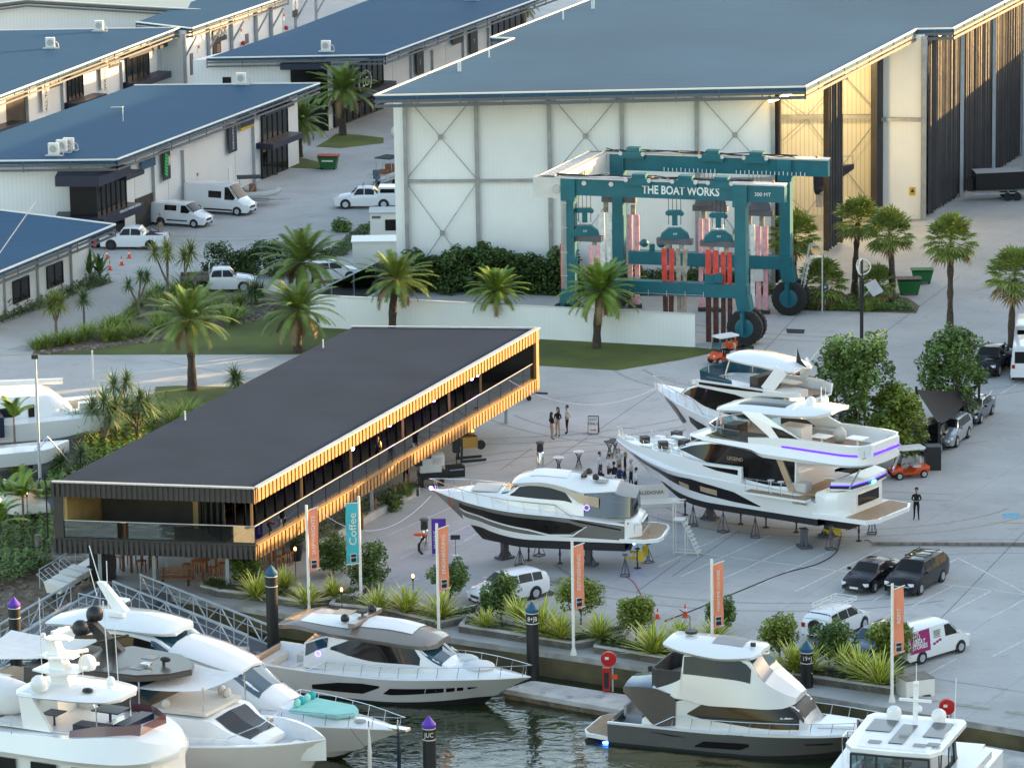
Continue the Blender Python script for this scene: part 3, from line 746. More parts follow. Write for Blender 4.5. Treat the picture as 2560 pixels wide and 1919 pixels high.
# ================= BIG HANGAR =================
zh = 15.5; n21 = n_
H0, H1, H2, H3 = V(-8.6,328.2), V(20.1,326.6), V(30.3,353.4), V(33.8,352.6)
H4 = H3+AX*110
hr = [G(935,240,zh), G(2013,218,zh), G(2291,74,zh), G(2383,72,zh)]
hr += [hr[3]+AX*95]
l1 = G(1285,97,zh); l2 = G(1227,95,zh)
hr += [l2+AX*100, l2, l1]
for p in hr: p.z = 0
hc = V(12, 360); hang = thing('hangar', 'huge white hangar with blue roof, X braced wall and black side curtains', 'hangar', hc)
part(MB().prism(hr, zh-.3, zh), 'roof', 'roof_slate', hang)
a, b_ = eave(hr, [0,1,2,3,5,6,7], zh, hang, drop=1.4); part(a, 'fascia', 'fascia_grey', hang); part(b_, 'gutter', 'fascia_white', hang)
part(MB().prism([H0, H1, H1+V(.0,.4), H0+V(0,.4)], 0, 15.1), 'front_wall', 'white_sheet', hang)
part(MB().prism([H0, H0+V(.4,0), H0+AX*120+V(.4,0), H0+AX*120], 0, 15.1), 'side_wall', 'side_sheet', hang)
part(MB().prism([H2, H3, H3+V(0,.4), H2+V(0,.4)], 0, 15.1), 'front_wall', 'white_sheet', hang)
# back wall of the recess, seen through the open bays
I0, I1 = V(13,356.2), V(30.4,354.9)
part(MB().prism([I0, I1, I1+V(0,.4), I0+V(0,.4)], 0, 15.1), 'inner_wall', 'cream_sheet', hang)
mb = MB()
cols = [W(x, 400, H0, H1) for x in (1014,1192,1374,1555,1742,1932)]
for i, p in enumerate(cols):
    p.z = 0; mb.bar(p+V(0,-.2), p+V(0,-.2)+Vector((0,0,15)), .28 if i else .5, .3)
mb.bar(cols[0]+Vector((0,-.2,8.2)), cols[-1]+Vector((0,-.2,8.2)), .2, .2)
p = H3+V(-.1,-.25); mb.bar(p, p+Vector((0,0,15)), .45, .4); mb.bar(H2+Vector((0,-.2,8.2)), H3+Vector((0,-.2,8.2)), .3, .3)
part(mb, 'column_frame', 'steel_column', hang)
def xbrace(mb, a, c, z0, z1, off):
    a, c = Vector((a.x,a.y,0))+off, Vector((c.x,c.y,0))+off; m_ = (a+c)/2+Vector((0,0,(z0+z1)/2))
    for s in (0, 1):
        p, q = (a, c) if s else (c, a); mb.tube([p+Vector((0,0,z0)), q+Vector((0,0,z1))], .035, 5)
    mb.box(m_, (.4,.06,.4))
mb = MB()
for i in (0,2,4):
    xbrace(mb, cols[i], cols[i+1], .3, 8.1, V(0,-.3)); xbrace(mb, cols[i], cols[i+1], 8.3, 14.8, V(0,-.3))
part(mb, 'cross_brace', 'steel_column', hang)
mb = MB(); j = [V(16,355.9), V(24.4,355.2), V(30.2,354.8)]
for i in (0,1):
    xbrace(mb, j[i], j[i+1], .3, 8.1, V(0,-.3)); xbrace(mb, j[i], j[i+1], 8.3, 14.8, V(0,-.3))
mb.bar(j[0]+Vector((0,-.2,8.2)), j[2]+Vector((0,-.2,8.2)), .3, .3)
part(mb, 'cross_brace', 'steel_column', hang)
def curtain(a, b_, z0, z1, amp=.25, wl=.55, seed=1, gaps=0):
    rnd = random.Random(seed); d = (b_-a).normalized(); n = Vector((d.y,-d.x,0)); Ln = (b_-a).length; k = int(Ln/.12); mb = MB(); ph = 0; pts = []
    for i in range(k+1):
        ph += .12/wl*2*math.pi*rnd.uniform(.6,1.4); pts.append((a+d*Ln*i/k+n*amp*math.sin(ph)*rnd.uniform(.6,1.1)))
    for i in range(k):
        p, q = pts[i], pts[i+1]; za = z0+rnd.uniform(0,.25)
        mb.quad((p.x,p.y,za),(q.x,q.y,za),(q.x,q.y,z1),(p.x,p.y,z1))
    return mb
for i, (pxa, pxb) in enumerate(((1936,1944),(2065,2103),(2181,2216))):
    a = W(pxa, 500, H1, H2); c = W(pxb, 500, H1, H2); a.z = c.z = 0
    part(curtain(a, c, .1, 14.9, .35, .7, i), 'curtain', 'curtain', hang)
a = H3+AX*.8; Ls = [0, 10, 20.5, 31, 52, 78]
for i in range(3):
    part(curtain(a+AX*Ls[i], a+AX*(Ls[i+1]-.5), .1, 14.9, .16, .8, 10+i), 'curtain', 'curtain', hang)
part(MB().prism([a+AX*31, a+AX*36, a+AX*36-n_*.4, a+AX*31-n_*.4], 0, 15.1), 'side_panel', 'side_sheet', hang)
part(curtain(a+AX*36.5, a+AX*100, .1, 14.9, .16, .8, 14), 'curtain', 'curtain', hang)
mb = MB()
for t_ in (10,20.5,31,36): mb.bar(a+AX*t_+n_*.2, a+AX*t_+n_*.2+Vector((0,0,15)), .3, .3)
part(mb, 'side_column', 'zinc', hang)
# interior shell so that nothing bright shows through
part(MB().prism([V(13,330), V(13.3,330), V(13.3,356), V(13,356)], 0, 15.1), 'inner_wall', 'cream_sheet', hang)
lm = MB(); 
for (x, y, z) in ((1940,253,14.3),(1968,242,14.3),(2338,95,14.3)):
    p = G(x, y, z); lm.bar(p-Vector((.55,.2,.0)), p+Vector((.55,.2,.25)), .16, .14)
part(lm, 'lamp', 'lamp_warm', hang)
sg = W(2276+5, 478, H2, H3); mb = MB().box((sg.x, sg.y-.05, sg.z), (.5,.04,.65)); part(mb, 'warning_sign', 'yellow_paint', hang)
mb = MB().add([(sg.x-.18,sg.y-.08,sg.z-.08),(sg.x+.18,sg.y-.08,sg.z-.08),(sg.x,sg.y-.08,sg.z+.22)], [(0,1,2)]); part(mb, 'warning_symbol', 'black', hang)
mb = MB()
for (x, y, k) in ((1146,165,2),(1223,130,1),(1408,35,1),(1480,8,2)):
    for q in range(k): p = G(x+q*5, y+14, zh); mb.bar(p, p+Vector((0,0,.75)), .12, .12)
part(mb, 'vent_pipe', 'white_paint', hang)

# ================= PAVILION =================
zt, zb = 6.7, 2.6
P0, P1, P2, P3 = V(-26.0,240.9), V(-14.47,238.55), V(1.7,280.5), V(-10.5,282.05)
pc = (P0+P1+P2+P3)/4; pav = thing('pavilion', 'charcoal roofed pavilion with slatted fascia coloured sunlit gold raised on slim posts', 'pavilion', pc)
u = (P2-P1).normalized(); un = Vector((u.y,-u.x,0)); f = (P1-P0).normalized(); fn = Vector((f.y,-f.x,0))
inset = lambda p, a, b_: p-un*a-fn*b_
roofp = [P0+un*.0, P1, P2, P3]
part(MB().prism([P0+un*.12-fn*.02, P1-un*.05-fn*.03, P2-un*.05, P3+un*.12], zt-.3, zt-.04), 'roof', 'roof_charcoal', pav)
part(MB().prism([P0, P1, P2, P3], zb, zb+.45), 'floor_slab', 'bronze_dark', pav)
part(MB().prism([P0-fn*.2+u*.2, P1-fn*.2-un*.2, P2-un*.2-u*.2, P3-u*.2], zb+.45, zb+.5), 'deck', 'floor_deck', pav)
# fascia boards with battens
def batten(A, B, z0, z1, sp, w, dp, nrm):
    mb = MB(); L_ = (B-A).length; d = (B-A).normalized(); k = int(L_/sp)
    for i in range(k+1):
        p = A+d*(i*L_/k)+nrm*dp/2; mb.bar(p+Vector((0,0,z0)), p+Vector((0,0,z1)), dp, w, up=tuple(d))
    return mb
for (A, B, n2, m_) in ((P0,P1,fn,'bronze_dark'),(P1,P2,un,'bronze_sunlit')):  # side run takes the sun-gilded copy, front keeps the dark bronze
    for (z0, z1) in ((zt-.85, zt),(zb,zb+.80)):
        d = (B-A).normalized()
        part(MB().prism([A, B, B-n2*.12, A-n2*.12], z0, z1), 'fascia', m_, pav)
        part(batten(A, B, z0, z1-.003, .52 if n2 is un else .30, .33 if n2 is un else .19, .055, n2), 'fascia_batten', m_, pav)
    part(MB().bar(A+n2*.06+Vector((0,0,zt+.04)), B+n2*.06+Vector((0,0,zt+.04)), .32, .07), 'roof_flashing', 'gutter_grey', pav)
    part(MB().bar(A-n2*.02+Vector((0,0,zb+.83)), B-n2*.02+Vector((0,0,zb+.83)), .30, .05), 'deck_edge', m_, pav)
part(MB().bar(P2+Vector((0,0,zt+.03)), P3+Vector((0,0,zt+.03)), .2, .06), 'roof_flashing', 'gutter_grey', pav)
part(MB().prism([P0, P0+f*.55, P0+f*.55-fn*.12, P0-fn*.12+V(0,0)], zb, zt-.001), 'end_fascia', 'bronze_dark', pav)
part(MB().prism([P2-u*.5-un*.1, P2-u*.02-un*.1, P2-u*.02+un*.10, P2-u*.5+un*.10], zb+.003, zt-.003), 'end_fascia', 'bronze_sunlit', pav)
# back walls
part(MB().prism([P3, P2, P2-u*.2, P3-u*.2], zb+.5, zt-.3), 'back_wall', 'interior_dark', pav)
part(MB().prism([P0+f*.55-fn*.15, P0+f*.75-fn*.15, P0+f*.75-fn*.15+u*4.5, P0+f*.55-fn*.15+u*4.5], zb+.5, zt-.3), 'side_wall', 'sungold_wall', pav)
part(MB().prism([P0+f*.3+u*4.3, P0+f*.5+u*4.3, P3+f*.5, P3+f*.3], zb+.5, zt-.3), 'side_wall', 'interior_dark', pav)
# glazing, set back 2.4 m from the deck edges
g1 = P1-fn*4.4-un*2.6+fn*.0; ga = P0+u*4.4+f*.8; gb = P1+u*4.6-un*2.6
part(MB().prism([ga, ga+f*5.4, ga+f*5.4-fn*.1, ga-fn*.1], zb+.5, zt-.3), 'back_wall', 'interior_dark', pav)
rb = P1-un*2.5
g0 = ga+f*5.8
part(MB().prism([g0, rb+u*1.2, rb+u*1.2-fn*.04, g0-fn*.04], zb+.5, zt-.3), 'window', 'tint', pav)
part(MB().prism([rb+u*1.2, P2-un*2.5-u*6.5, P2-un*2.54-u*6.5, rb-un*.04+u*1.2], zb+.5, zt-.3), 'window', 'tint', pav)
sungold = MB()
sungold.prism([g0-f*.45, g0-f*.05, g0-f*.05-fn*1., g0-f*.45-fn*1.], zb+.5, zt-.3)
part(sungold, 'sungold_pier', 'sungold_wall', pav)
mb = MB(); mb2 = MB(); LL = (P2-P1).length
k = 0; t_ = 1.2
while t_ < LL-6.5:
    p = rb+u*t_+un*.04
    mb.bar(p+Vector((0,0,zb+.5)), p+Vector((0,0,zt-.3)), .07, .05)
    t_ += 1.42
for i in range(5):
    p = g0+(rb+u*1.2-g0)*i/4; mb.bar(p+fn*.06+Vector((0,0,zb+.5)), p+fn*.06+Vector((0,0,zt-.3)), .12, .14)
part(mb, 'window_frame', 'blackframe', pav)
for t_ in (.25, 7.2, 14.5, 22.6, 30.2, 35.6):
    p = P1+u*t_-un*.35; mb2.bar(p+Vector((0,0,zb+.5)), p+Vector((0,0,zt-.8)), .14, .14)
part(mb2, 'balcony_post', 'bronze_sunlit', pav)
# balustrade
b1 = P1-un*.12-fn*.12; bl = MB(); bh = zb+.5
bl.prism([P0+f*.55-fn*.12, b1, b1-fn*.02, P0+f*.55-fn*.14], bh, bh+1.35); bl.prism([b1, P2-u*.6-un*.12, P2-u*.6-un*.14, b1-un*.02], bh, bh+1.35)
part(bl, 'glass_balustrade', 'balustrade', pav)
mb = MB().bar(P0+f*.55-fn*.13+Vector((0,0,bh+1.37)), b1+Vector((0,0,bh+1.37)), .06, .04).bar(b1+Vector((0,0,bh+1.37)), P2-u*.6-un*.13+Vector((0,0,bh+1.37)), .06, .04)
part(mb, 'handrail', 'alu', pav)
mb = MB()
for k in range(22): p = b1+u*(k*2.02)+un*.015; mb.bar(p+Vector((0,0,bh)), p+Vector((0,0,bh+1.34)), .02, .03)
part(mb, 'glass_joint', 'blackframe', pav)
# interior back wall for depth
part(MB().prism([ga+u*6, rb-un*3.5+u*3, P2-un*8-u*3, P3+f*.6-u*3], zt-.75, zt-.6), 'ceiling', 'bronze_dark', pav)
for (px, py) in ((386,1450),(570,1475),(418,1428),(220,1400),(1265,1058)):
    p = G(px, py); part(MB().bar(p, p+Vector((0,0,zb)), .2, .2), 'post', 'zinc', pav)
for p in (P0+u*3+f*1.2, P3-u*3+f*2, P1+u*20-un*1.4, P1+u*30-un*1.4): part(MB().bar(p, p+Vector((0,0,zb)), .2, .2), 'post', 'zinc', pav)
for (px, py) in ((463,1050),(808,869)):
    p = G(px, py, zt); part(MB().bar(p, p+Vector((0,0,.55)), .09, .09), 'roof_pipe', 'white_paint', pav)

# ================= LOW WHITE WALL + GLASS FENCE =================
wl = thing('low_wall', 'long low white ribbed wall behind the date palms', 'wall', (0,309,0))
wa, wb = V(-14.6,313.9), V(13.0,304.8)
part(MB().prism([wa, wb, wb+V(.05,.25), wa+V(.05,.25)], 0, 2.35), 'panel', 'white_sheet', wl)
part(MB().bar(wa+Vector((0,.12,2.38)), wb+Vector((0,.12,2.38)), .34, .06), 'coping', 'fascia_white', wl)
fe = thing('glass_fence', 'blue tinted glass fence running up from the low white wall', 'fence', wa)
fb = wa+AX*21
part(MB().prism([wa-n_*.1+V(0,.3), fb-n_*.1, fb-n_*.13, wa-n_*.13+V(0,.3)], .1, 2.3), 'glass_panel', 'fence_glass', fe)
mb = MB().bar(wa+Vector((-.1,.3,2.33)), fb+Vector((-.1,0,2.33)), .08, .08)
for k in range(6): p = wa+V(-.1,.3)+(fb-wa)*k/5; mb.bar(p, p+Vector((0,0,2.33)), .09, .09)
part(mb, 'post_frame', 'zinc', fe)
# added off-frame row keeps the low sun off the concrete, built further down
mat('tyre_mark', (.31,.30,.285), .85, nz=.12, sc_=3)
for k, (cx_, cy_, rr_, a0, a1) in enumerate(((27.5,240,7,-40,120),(27,239,9.5,-30,100),(20,262,9,170,330),(24,300,12,190,330),(19,290,16,200,300),(30,275,14,120,260),(8,262,12,20,140),(-2,292,14,200,330),(28,322,15,150,260),(-22,362,12,180,320),(16,248,11,190,300))):
    mb = MB()
    for off in (0, 1.6):
        for i in range(26):
            t0, t1 = [R(a0+(a1-a0)*(i+q)/26) for q in (0,1)]; ra, rb_ = rr_+off, rr_+off+.20
            e = lambda r_, t_: (cx_+r_*math.cos(t_)*1.25, cy_+r_*math.sin(t_), .0012+.0004*k)
            mb.quad(e(ra,t0), e(ra,t1), e(rb_,t1), e(rb_,t0))
    tag(mb.build('tyre_marks', 'tyre_mark'), kind='structure')
# ================= PLANTS =================
def leafstrip(mb, base, az, el, ln, w, droop, segs=4, taper=.15, edge=None):
    """arching strap leaf"""
    p = Vector(base); d = Vector((math.cos(az)*math.cos(el), math.sin(az)*math.cos(el), math.sin(el))); sd_ = Vector((-math.sin(az), math.cos(az), 0))
    L0 = []; st_ = ln/segs
    for i in range(segs+1):
        t = i/segs; ww = w*(1-(1-taper)*t**1.6)*(.6+.4*min(1, t*4)); L0.append((p.copy(), ww))
        p = p+d*st_; e = math.asin(max(-1, min(1, d.z)))-droop/segs*(.5+t); d = Vector((math.cos(az)*math.cos(e), math.sin(az)*math.cos(e), math.sin(e)))
    k = .42 if edge is not None else .5
    for i in range(segs):
        (a, wa_), (b_, wb_) = L0[i], L0[i+1]
        c0 = mb.cur; mb.quad(a-sd_*wa_*k, b_-sd_*wb_*k, b_+sd_*wb_*k, a+sd_*wa_*k)
        if edge is not None:
            mb.cur = edge
            for s_ in (-1, 1): mb.quad(a+sd_*wa_*k*s_, b_+sd_*wb_*k*s_, b_+sd_*wb_*.75*s_, a+sd_*wa_*.75*s_)
            mb.cur = c0
def rosette(mb, c, n, ln, w, e0, e1, droop, rnd, segs=3, edge=None):
    for i in range(n):
        t = (i+.5)/n; el = R(e1+(e0-e1)*t**.8+rnd.uniform(-7,7)); az = i*2.399+rnd.uniform(-.2,.2)
        leafstrip(mb, Vector(c)+Vector((rnd.uniform(-.05,.05), rnd.uniform(-.05,.05), 0)), az, el, ln*rnd.uniform(.75,1.1), w, droop*rnd.uniform(.6,1.3)*(.4+.6*(1-t)), segs, edge=edge)
def frond(mb, c, az, el, ln, droop, rnd, ll=.55, nseg=11, lw=.05):
    p = Vector(c); d = None; sd_ = Vector((-math.sin(az), math.cos(az), 0)); pts = []; e = el
    for i in range(nseg+1):
        d = Vector((math.cos(az)*math.cos(e), math.sin(az)*math.cos(e), math.sin(e))); pts.append((p.copy(), d.copy())); p = p+d*ln/nseg; e -= droop/nseg*(.45+1.1*i/nseg)
    for i in range(nseg):
        a, b_ = pts[i][0], pts[i+1][0]; up = sd_.cross(pts[i][1]); mb.quad(a-sd_*.035, b_-sd_*.03, b_+sd_*.03, a+sd_*.035)
        if i < 1: continue
        t = i/nseg; L_ = ll*(math.sin(math.pi*min(1, .18+.78*t))**.6)
        for q in (0, .33, .66):
            o = a+(b_-a)*q
            for s_ in (-1, 1):
                tip = o+(sd_*s_*.80+pts[i][1]*(.55+.4*t)).normalized()*L_*rnd.uniform(.85,1.1)+up*rnd.uniform(-.02,.10)*L_-Vector((0,0,.12*L_))
                dd = pts[i][1]*lw; mb.tri(o-dd, o+dd, tip)
def date_palm_mesh(seed, n=58, ln=3.3, ll=.6):
    rnd = random.Random(seed); mb = MB()
    for i in range(n):
        mb.cur = 1 if i < n*.08 else 0
        t = (i+.5)/n; el = R(-38+118*t**.85+rnd.uniform(-6,6)); az = i*2.399+rnd.uniform(-.25,.25)
        frond(mb, (math.cos(az)*.12, math.sin(az)*.12, .25*t), az, el, ln*rnd.uniform(.85,1.08)*(.72+.28*math.sin(math.pi*min(1,t*1.1))), R(rnd.uniform(55,85))*(1.05-.45*t), rnd, ll)
    return mb
def trunk_mb(h, r0, r1, boss=0., lean=0., n=10, rough=.04, seed=1):
    rnd = random.Random(seed); pts = []; rr = []
    k = 14
    for i in range(k+1):
        t = i/k; r = r0*(1+.35*(1-t)**6)+(r1-r0)*t+rnd.uniform(-rough, rough)*.5+(boss*math.exp(-((t-.9)/.09)**2) if boss else 0)
        pts.append((lean*t*t, 0, h*t)); rr.append(r)
    return MB().tube(pts, rr, n)
CR = {}
def crown_copy(src, t, z, s, rz, nm='crown'):
    o = bpy.data.objects.new(nm, src); COL.objects.link(o); o.parent = t; o.location = (0,0,z); o.scale = (s,)*3; o.rotation_euler = (0,0,rz); return o
for k in range(3): CR['date%d' % k] = date_palm_mesh(20+k).mesh('crown', ['palm_leaf', 'dead_leaf'])
for k in range(2): CR['lush%d' % k] = date_palm_mesh(40+k, 64, 3.0, .55).mesh('crown', ['palm_lush', 'dead_leaf'])
def date_palm(px, py, h, s, label, lush=False, k=0, boss=.0, rz=None):
    p = G(px, py); t = thing('date_palm', label, 'palm tree', p, 0, 'date palms')
    le = .25*math.sin(px*.7)+.1; tr = trunk_mb(h, .30, .27, .12, le, 10, .07, k+3); tr.build('trunk', 'trunk', t, smooth=60)
    crown_copy(CR[('lush%d' % (k % 2)) if lush else ('date%d' % (k % 3))], t, h-.1, s*1.2, rz if rz is not None else k*1.3).location.x = le
date_palm(481,975,4.9,.88,'wide date palm on the grass beside the concrete driveway, clear of every roof',k=0)
date_palm(745,880,3.0,.86,'date palm half hidden by the dark pavilion roof edge',k=1)
date_palm(747,775,3.6,.98,'big date palm at the top corner of the curved lawn by the garden bed',k=2)
date_palm(981,845,4.3,.80,'date palm showing in front of the low white wall nearest its glass fence',k=1,rz=.6)
date_palm(1239,838,3.3,.72,'short date palm midway along the low white wall',lush=True,k=0)
date_palm(1492,870,4.1,.90,'bushy date palm on the grass just before the travel lift',lush=True,k=1)
date_palm(748,393,3.3,.80,'date palm on the small lawn by the glazed end of the mid shed',k=0,rz=2.)
date_palm(857,338,4.2,.90,'date palm in front of the black showroom corner with the round emblem',k=2,rz=1.1)
date_palm(1308,60,2.2,.7,'small palm beyond the far showroom at the hangar roof jog',k=1,rz=2.6)
def fan_mesh(seed, n=60, ln=1.15, rad=1.05):
    rnd = random.Random(seed); mb = MB()
    for i in range(n):
        mb.cur = 1 if i < n*.10 else 0
        t = (i+.5)/n; el = R(-50+132*t**.9+rnd.uniform(-8,8)); az = i*2.399+rnd.uniform(-.2,.2)
        d = Vector((math.cos(az)*math.cos(el), math.sin(az)*math.cos(el), math.sin(el))); sd_ = Vector((-math.sin(az), math.cos(az), 0)); up = d.cross(sd_)*-1
        h = Vector((0,0,.1))+d*ln*rnd.uniform(.8,1.1); mb.quad(Vector((0,0,.1))-sd_*.02, h-sd_*.02, h+sd_*.02, Vector((0,0,.1))+sd_*.02)
        m_ = 15
        for j in range(m_):
            a = R(-105+210*j/(m_-1)); a2 = R(210/(m_-1)/2*.95)
            f_ = lambda a_, r_, dz: h+(d*math.cos(a_)+sd_*math.sin(a_))*r_+up*dz
            R_ = rad*rnd.uniform(.85,1.1)*(.75+.25*math.cos(a)); pl = .03 if j % 2 else -.03
            mb.quad(h, f_(a-a2, R_*.62, -pl), f_(a, R_*.66, pl), f_(a+a2, R_*.62, -pl))
            tip = f_(a, R_*1.0, 0)-Vector((0,0,.16*R_)); mb.tri(f_(a-a2, R_*.62, -pl), tip, f_(a+a2, R_*.62, -pl))
    return mb
for k in range(3): CR['fan%d' % k] = fan_mesh(60+k).mesh('crown', ['fan_leaf', 'dead_leaf'])
for i, (px, py, h, s, l) in enumerate([
    (1985,745,4.5,1.12,'fan palm standing against the rear leg of the travel lift'),
    (2137,742,5.6,1.05,'tall fan palm in front of the first hanging curtain, above the green ground light'),
    (2232,760,5.2,1.05,'fan palm between the tall curtain palm and the green skip'),
    (2375,858,7.2,1.10,'sunlit fan palm with a bare trunk standing alone in the yard'),
    (2526,905,5.9,1.15,'fan palm beside the white minibus at the edge of the car park'),
    (2065,765,1.5,1.1,'low fan palm in the island by the round blue sign'),
    (2195,760,1.4,.8,'smallest fan palm tucked under the taller ones near the green skip')]):
    t = thing('fan_palm', l, 'palm tree', G(px, py), 0, 'fan palms')
    le = .3*math.sin(i*2.1); trunk_mb(h, .24, .20, .06, le, 9, .08, i).build('trunk', 'trunk', t, smooth=60); crown_copy(CR['fan%d' % (i % 3)], t, h, s, i*1.1).location.x = le
# spiky pandanus trees
def pand_mesh(seed, heads, ln=.9, w=.09, n=34, m_='spiky_leaf'):
    rnd = random.Random(seed); mb = MB()
    for c in heads: rosette(mb, c, int(n*2.2), ln*1.2, w*1.15, -50, 85, R(75), rnd)
    return mb
def pandanus(px, py, heads, ln, label, m_='spiky_leaf', n=34, w=.09, group='pandanus trees', name='pandanus_tree', seed=1):
    t = thing(name, label, 'tree', G(px, py), 0, group); mb = MB()
    f_ = Vector((0,0,min(h[2] for h in heads)*.45))
    if len(heads) == 1: mb.tube([(0,0,0), heads[0]], [.10,.07], 7)
    else:
        mb.tube([(0,0,0), f_], [.12,.10], 7)
        for h in heads: mb.tube([f_, (Vector(f_)+Vector(h))/2+Vector((0,0,-.1)), h], [.09,.07,.06], 6)
    mb.build('trunk', 'trunk_pale', t, smooth=60); pand_mesh(seed, heads, ln, w, n).build('crown', m_, t)
mat('yellow_spiky', (.20,.23,.05), .5, nz=.35, sc_=1.2, spec=.3)
pandanus(141,838,[(0,0,2.5),(-.35,0,2.2),(.4,.2,2.3)],1.05,'bushy yellow green pandanus at the edge of the curving path, beside a rounder one','yellow_spiky',42)
pandanus(211,815,[(0,0,2.0)],.95,'round headed pandanus on a single stem beside the curving path','spiky_leaf',60)
pandanus(347,795,[(.25,0,3.1),(-.7,0,2.5),(.7,.2,3.0)],.75,'pandanus with a forked bare trunk and three small heads','spiky_leaf',36)
pandanus(421,768,[(-.9,0,4.2),(.1,.2,4.0),(.0,-.2,4.5)],1.0,'tall pandanus with hanging yellow leaves before the flatbed truck','yellow_spiky',36)
pandanus(463,720,[(0,0,2.4),(.5,.2,2.8)],1.15,'leafy pandanus just behind the tray of the flatbed truck','yellow_spiky',40)
pandanus(345,1110,[(-.7,0,2.4),(.2,0,2.9),(-.3,.5,2.0),(.7,.3,2.5)],1.1,'dense pandanus clump by the inlet nearest the date palm','spiky_leaf',44)
pandanus(265,1130,[(0,0,3.3),(-.8,.2,2.9),(.7,0,2.8),(.3,.4,2.3)],1.15,'largest dark pandanus clump above the inlet rocks','spiky_leaf',44)
pandanus(290,1110,[(0,0,3.9),(.8,.2,4.1)],1.05,'taller pandanus rising behind the clump over the inlet','spiky_leaf',44)
pandanus(150,1125,[(0,0,2.2),(-.6,0,1.8),(.5,.1,1.7)],1.1,'light green pandanus next to the white catamaran bow','yellow_spiky',40)
pandanus(195,1130,[(0,0,1.9),(.4,.1,1.5)],1.0,'small light pandanus between the light pole and the inlet rocks','yellow_spiky',36)
pandanus(155,1195,[(0,0,1.0),(-.3,.2,.8)],.9,'low blue green pandanus close to the dark pavilion corner','spiky_leaf',40)
pandanus(205,1180,[(0,0,1.2)],.85,'single headed low pandanus against the pavilion roof edge','spiky_leaf',44)
pandanus(587,985,[(0,0,1.2),(.2,0,.9)],.95,'bluish pandanus peeping over the pavilion roof behind the date palm','spiky_leaf',46)
pandanus(640,760,[(0,0,1.1),(-.4,0,.9),(.4,.1,.9)],1.05,'dark pandanus shrub beside the flatbed truck bonnet','spiky_leaf',40)
# arching grass clumps
def clump(seed, n=150, ln=.95, w=.035):
    rnd = random.Random(seed); mb = MB()
    for i in range(n):
        a = rnd.uniform(0, 6.28); r = rnd.uniform(0,.28); leafstrip(mb, (r*math.cos(a), r*math.sin(a), 0), a+rnd.uniform(-.6,.6), R(rnd.uniform(35,88)), ln*rnd.uniform(.7,1.1), w, R(rnd.uniform(60,130)), 3)
    return mb
CR['g0'] = clump(1).mesh('tuft', 'grassy_leaf'); CR['g1'] = clump(2, 130, 1.1, .04).mesh('tuft', 'grassy_leaf')
rnd = random.Random(5)
GC = [(94,872,.9),(118,868,1.),(150,862,1.05),(180,858,1.0),(215,848,1.15),(225,838,.9),(262,828,.9),(290,830,1.3),(318,820,.8),(335,842,.9),(365,838,.75),(270,852,1.1),(300,850,1.1),
      (328,795,.8),(345,768,.8),(372,750,.9),(395,735,1.),(405,770,1.1),(430,790,1.2),(398,825,.9),(440,745,1.4),(470,735,1.5),(490,760,1.1),(520,780,1.1),(550,790,1.1),(575,810,1.1),(600,795,1.),(540,765,1.),(455,780,1.1),(480,800,1.1),(510,812,.9),(595,765,1.),(395,805,.9),(420,815,.8)]
for i, (px, py, s) in enumerate(GC):
    t = bpy.data.objects.new('grass_clump', CR['g%d' % (i % 2)]); COL.objects.link(t); t.location = G(px, py); t.rotation_euler = (0,0,i*1.7); t.scale = (s*1.6, s*1.6, s*1.3)
    tag(t, 'arching green grass clump in the curved garden bed', 'plant', 'grass clumps in the curved garden bed')
for i, (px, py, s, l) in enumerate([(440,1068,1.7,'big rounded grass clump on the lawn against the pavilion roof'),(470,1045,1.5,'grass clump half hidden by the pavilion roof, beside a bigger one'),(40,1180,1.3,'grass clump below the tilted white dinghy')]):
    t = bpy.data.objects.new('grass_clump', CR['g1']); COL.objects.link(t); t.location = G(px, py); t.scale = (s*1.2, s*1.2, s); tag(t, l, 'plant')
# leafy crowns
def leafy(seed, blobs, dens=420, ls=.16, flat=.75):
    rnd = random.Random(seed); mb = MB()
    for (x, y, z, r) in blobs:
        for k in range(max(8, int(dens*r**2.0))):
            while True:
                a, b_, c = rnd.uniform(-1,1), rnd.uniform(-1,1), rnd.uniform(-1,1); q = a*a+b_*b_+c*c
                if .12 < q <= 1: break
            q = math.sqrt(q); f_ = q**.2 if rnd.random() < .8 else 1.06
            f_ = f_/q*(1+.22*math.sin(5*a/q+seed)+.18*math.sin(7*c/q+x*3))
            p = Vector((x+a*r*f_*.9, y+b_*r*f_*.9, z+c*r*f_*flat)); s = ls*rnd.uniform(.6,1.3)
            u = Vector((rnd.gauss(0,1), rnd.gauss(0,1), rnd.gauss(0,.55))).normalized(); v = u.cross(Vector((rnd.gauss(0,.6), rnd.gauss(0,.6), 1))).normalized()
            mb.quad(p-u*s*.9, p-v*s*.45, p+u*s*.9, p+v*s*.45)
    return mb
def blobs_for(seed, w, h, z0, n, r0=.30, r1=.5):
    rnd = random.Random(seed); out = []
    for i in range(n):
        a = rnd.uniform(0, 6.28); q = rnd.uniform(0,1)**.6; zz = rnd.random(); ww = w*(1-.55*abs(zz-.38)**1.3*1.5)
        out.append((math.cos(a)*q*ww*.75, math.sin(a)*q*ww*.75, z0+zz*h, rnd.uniform(r0, r1)))
    return out
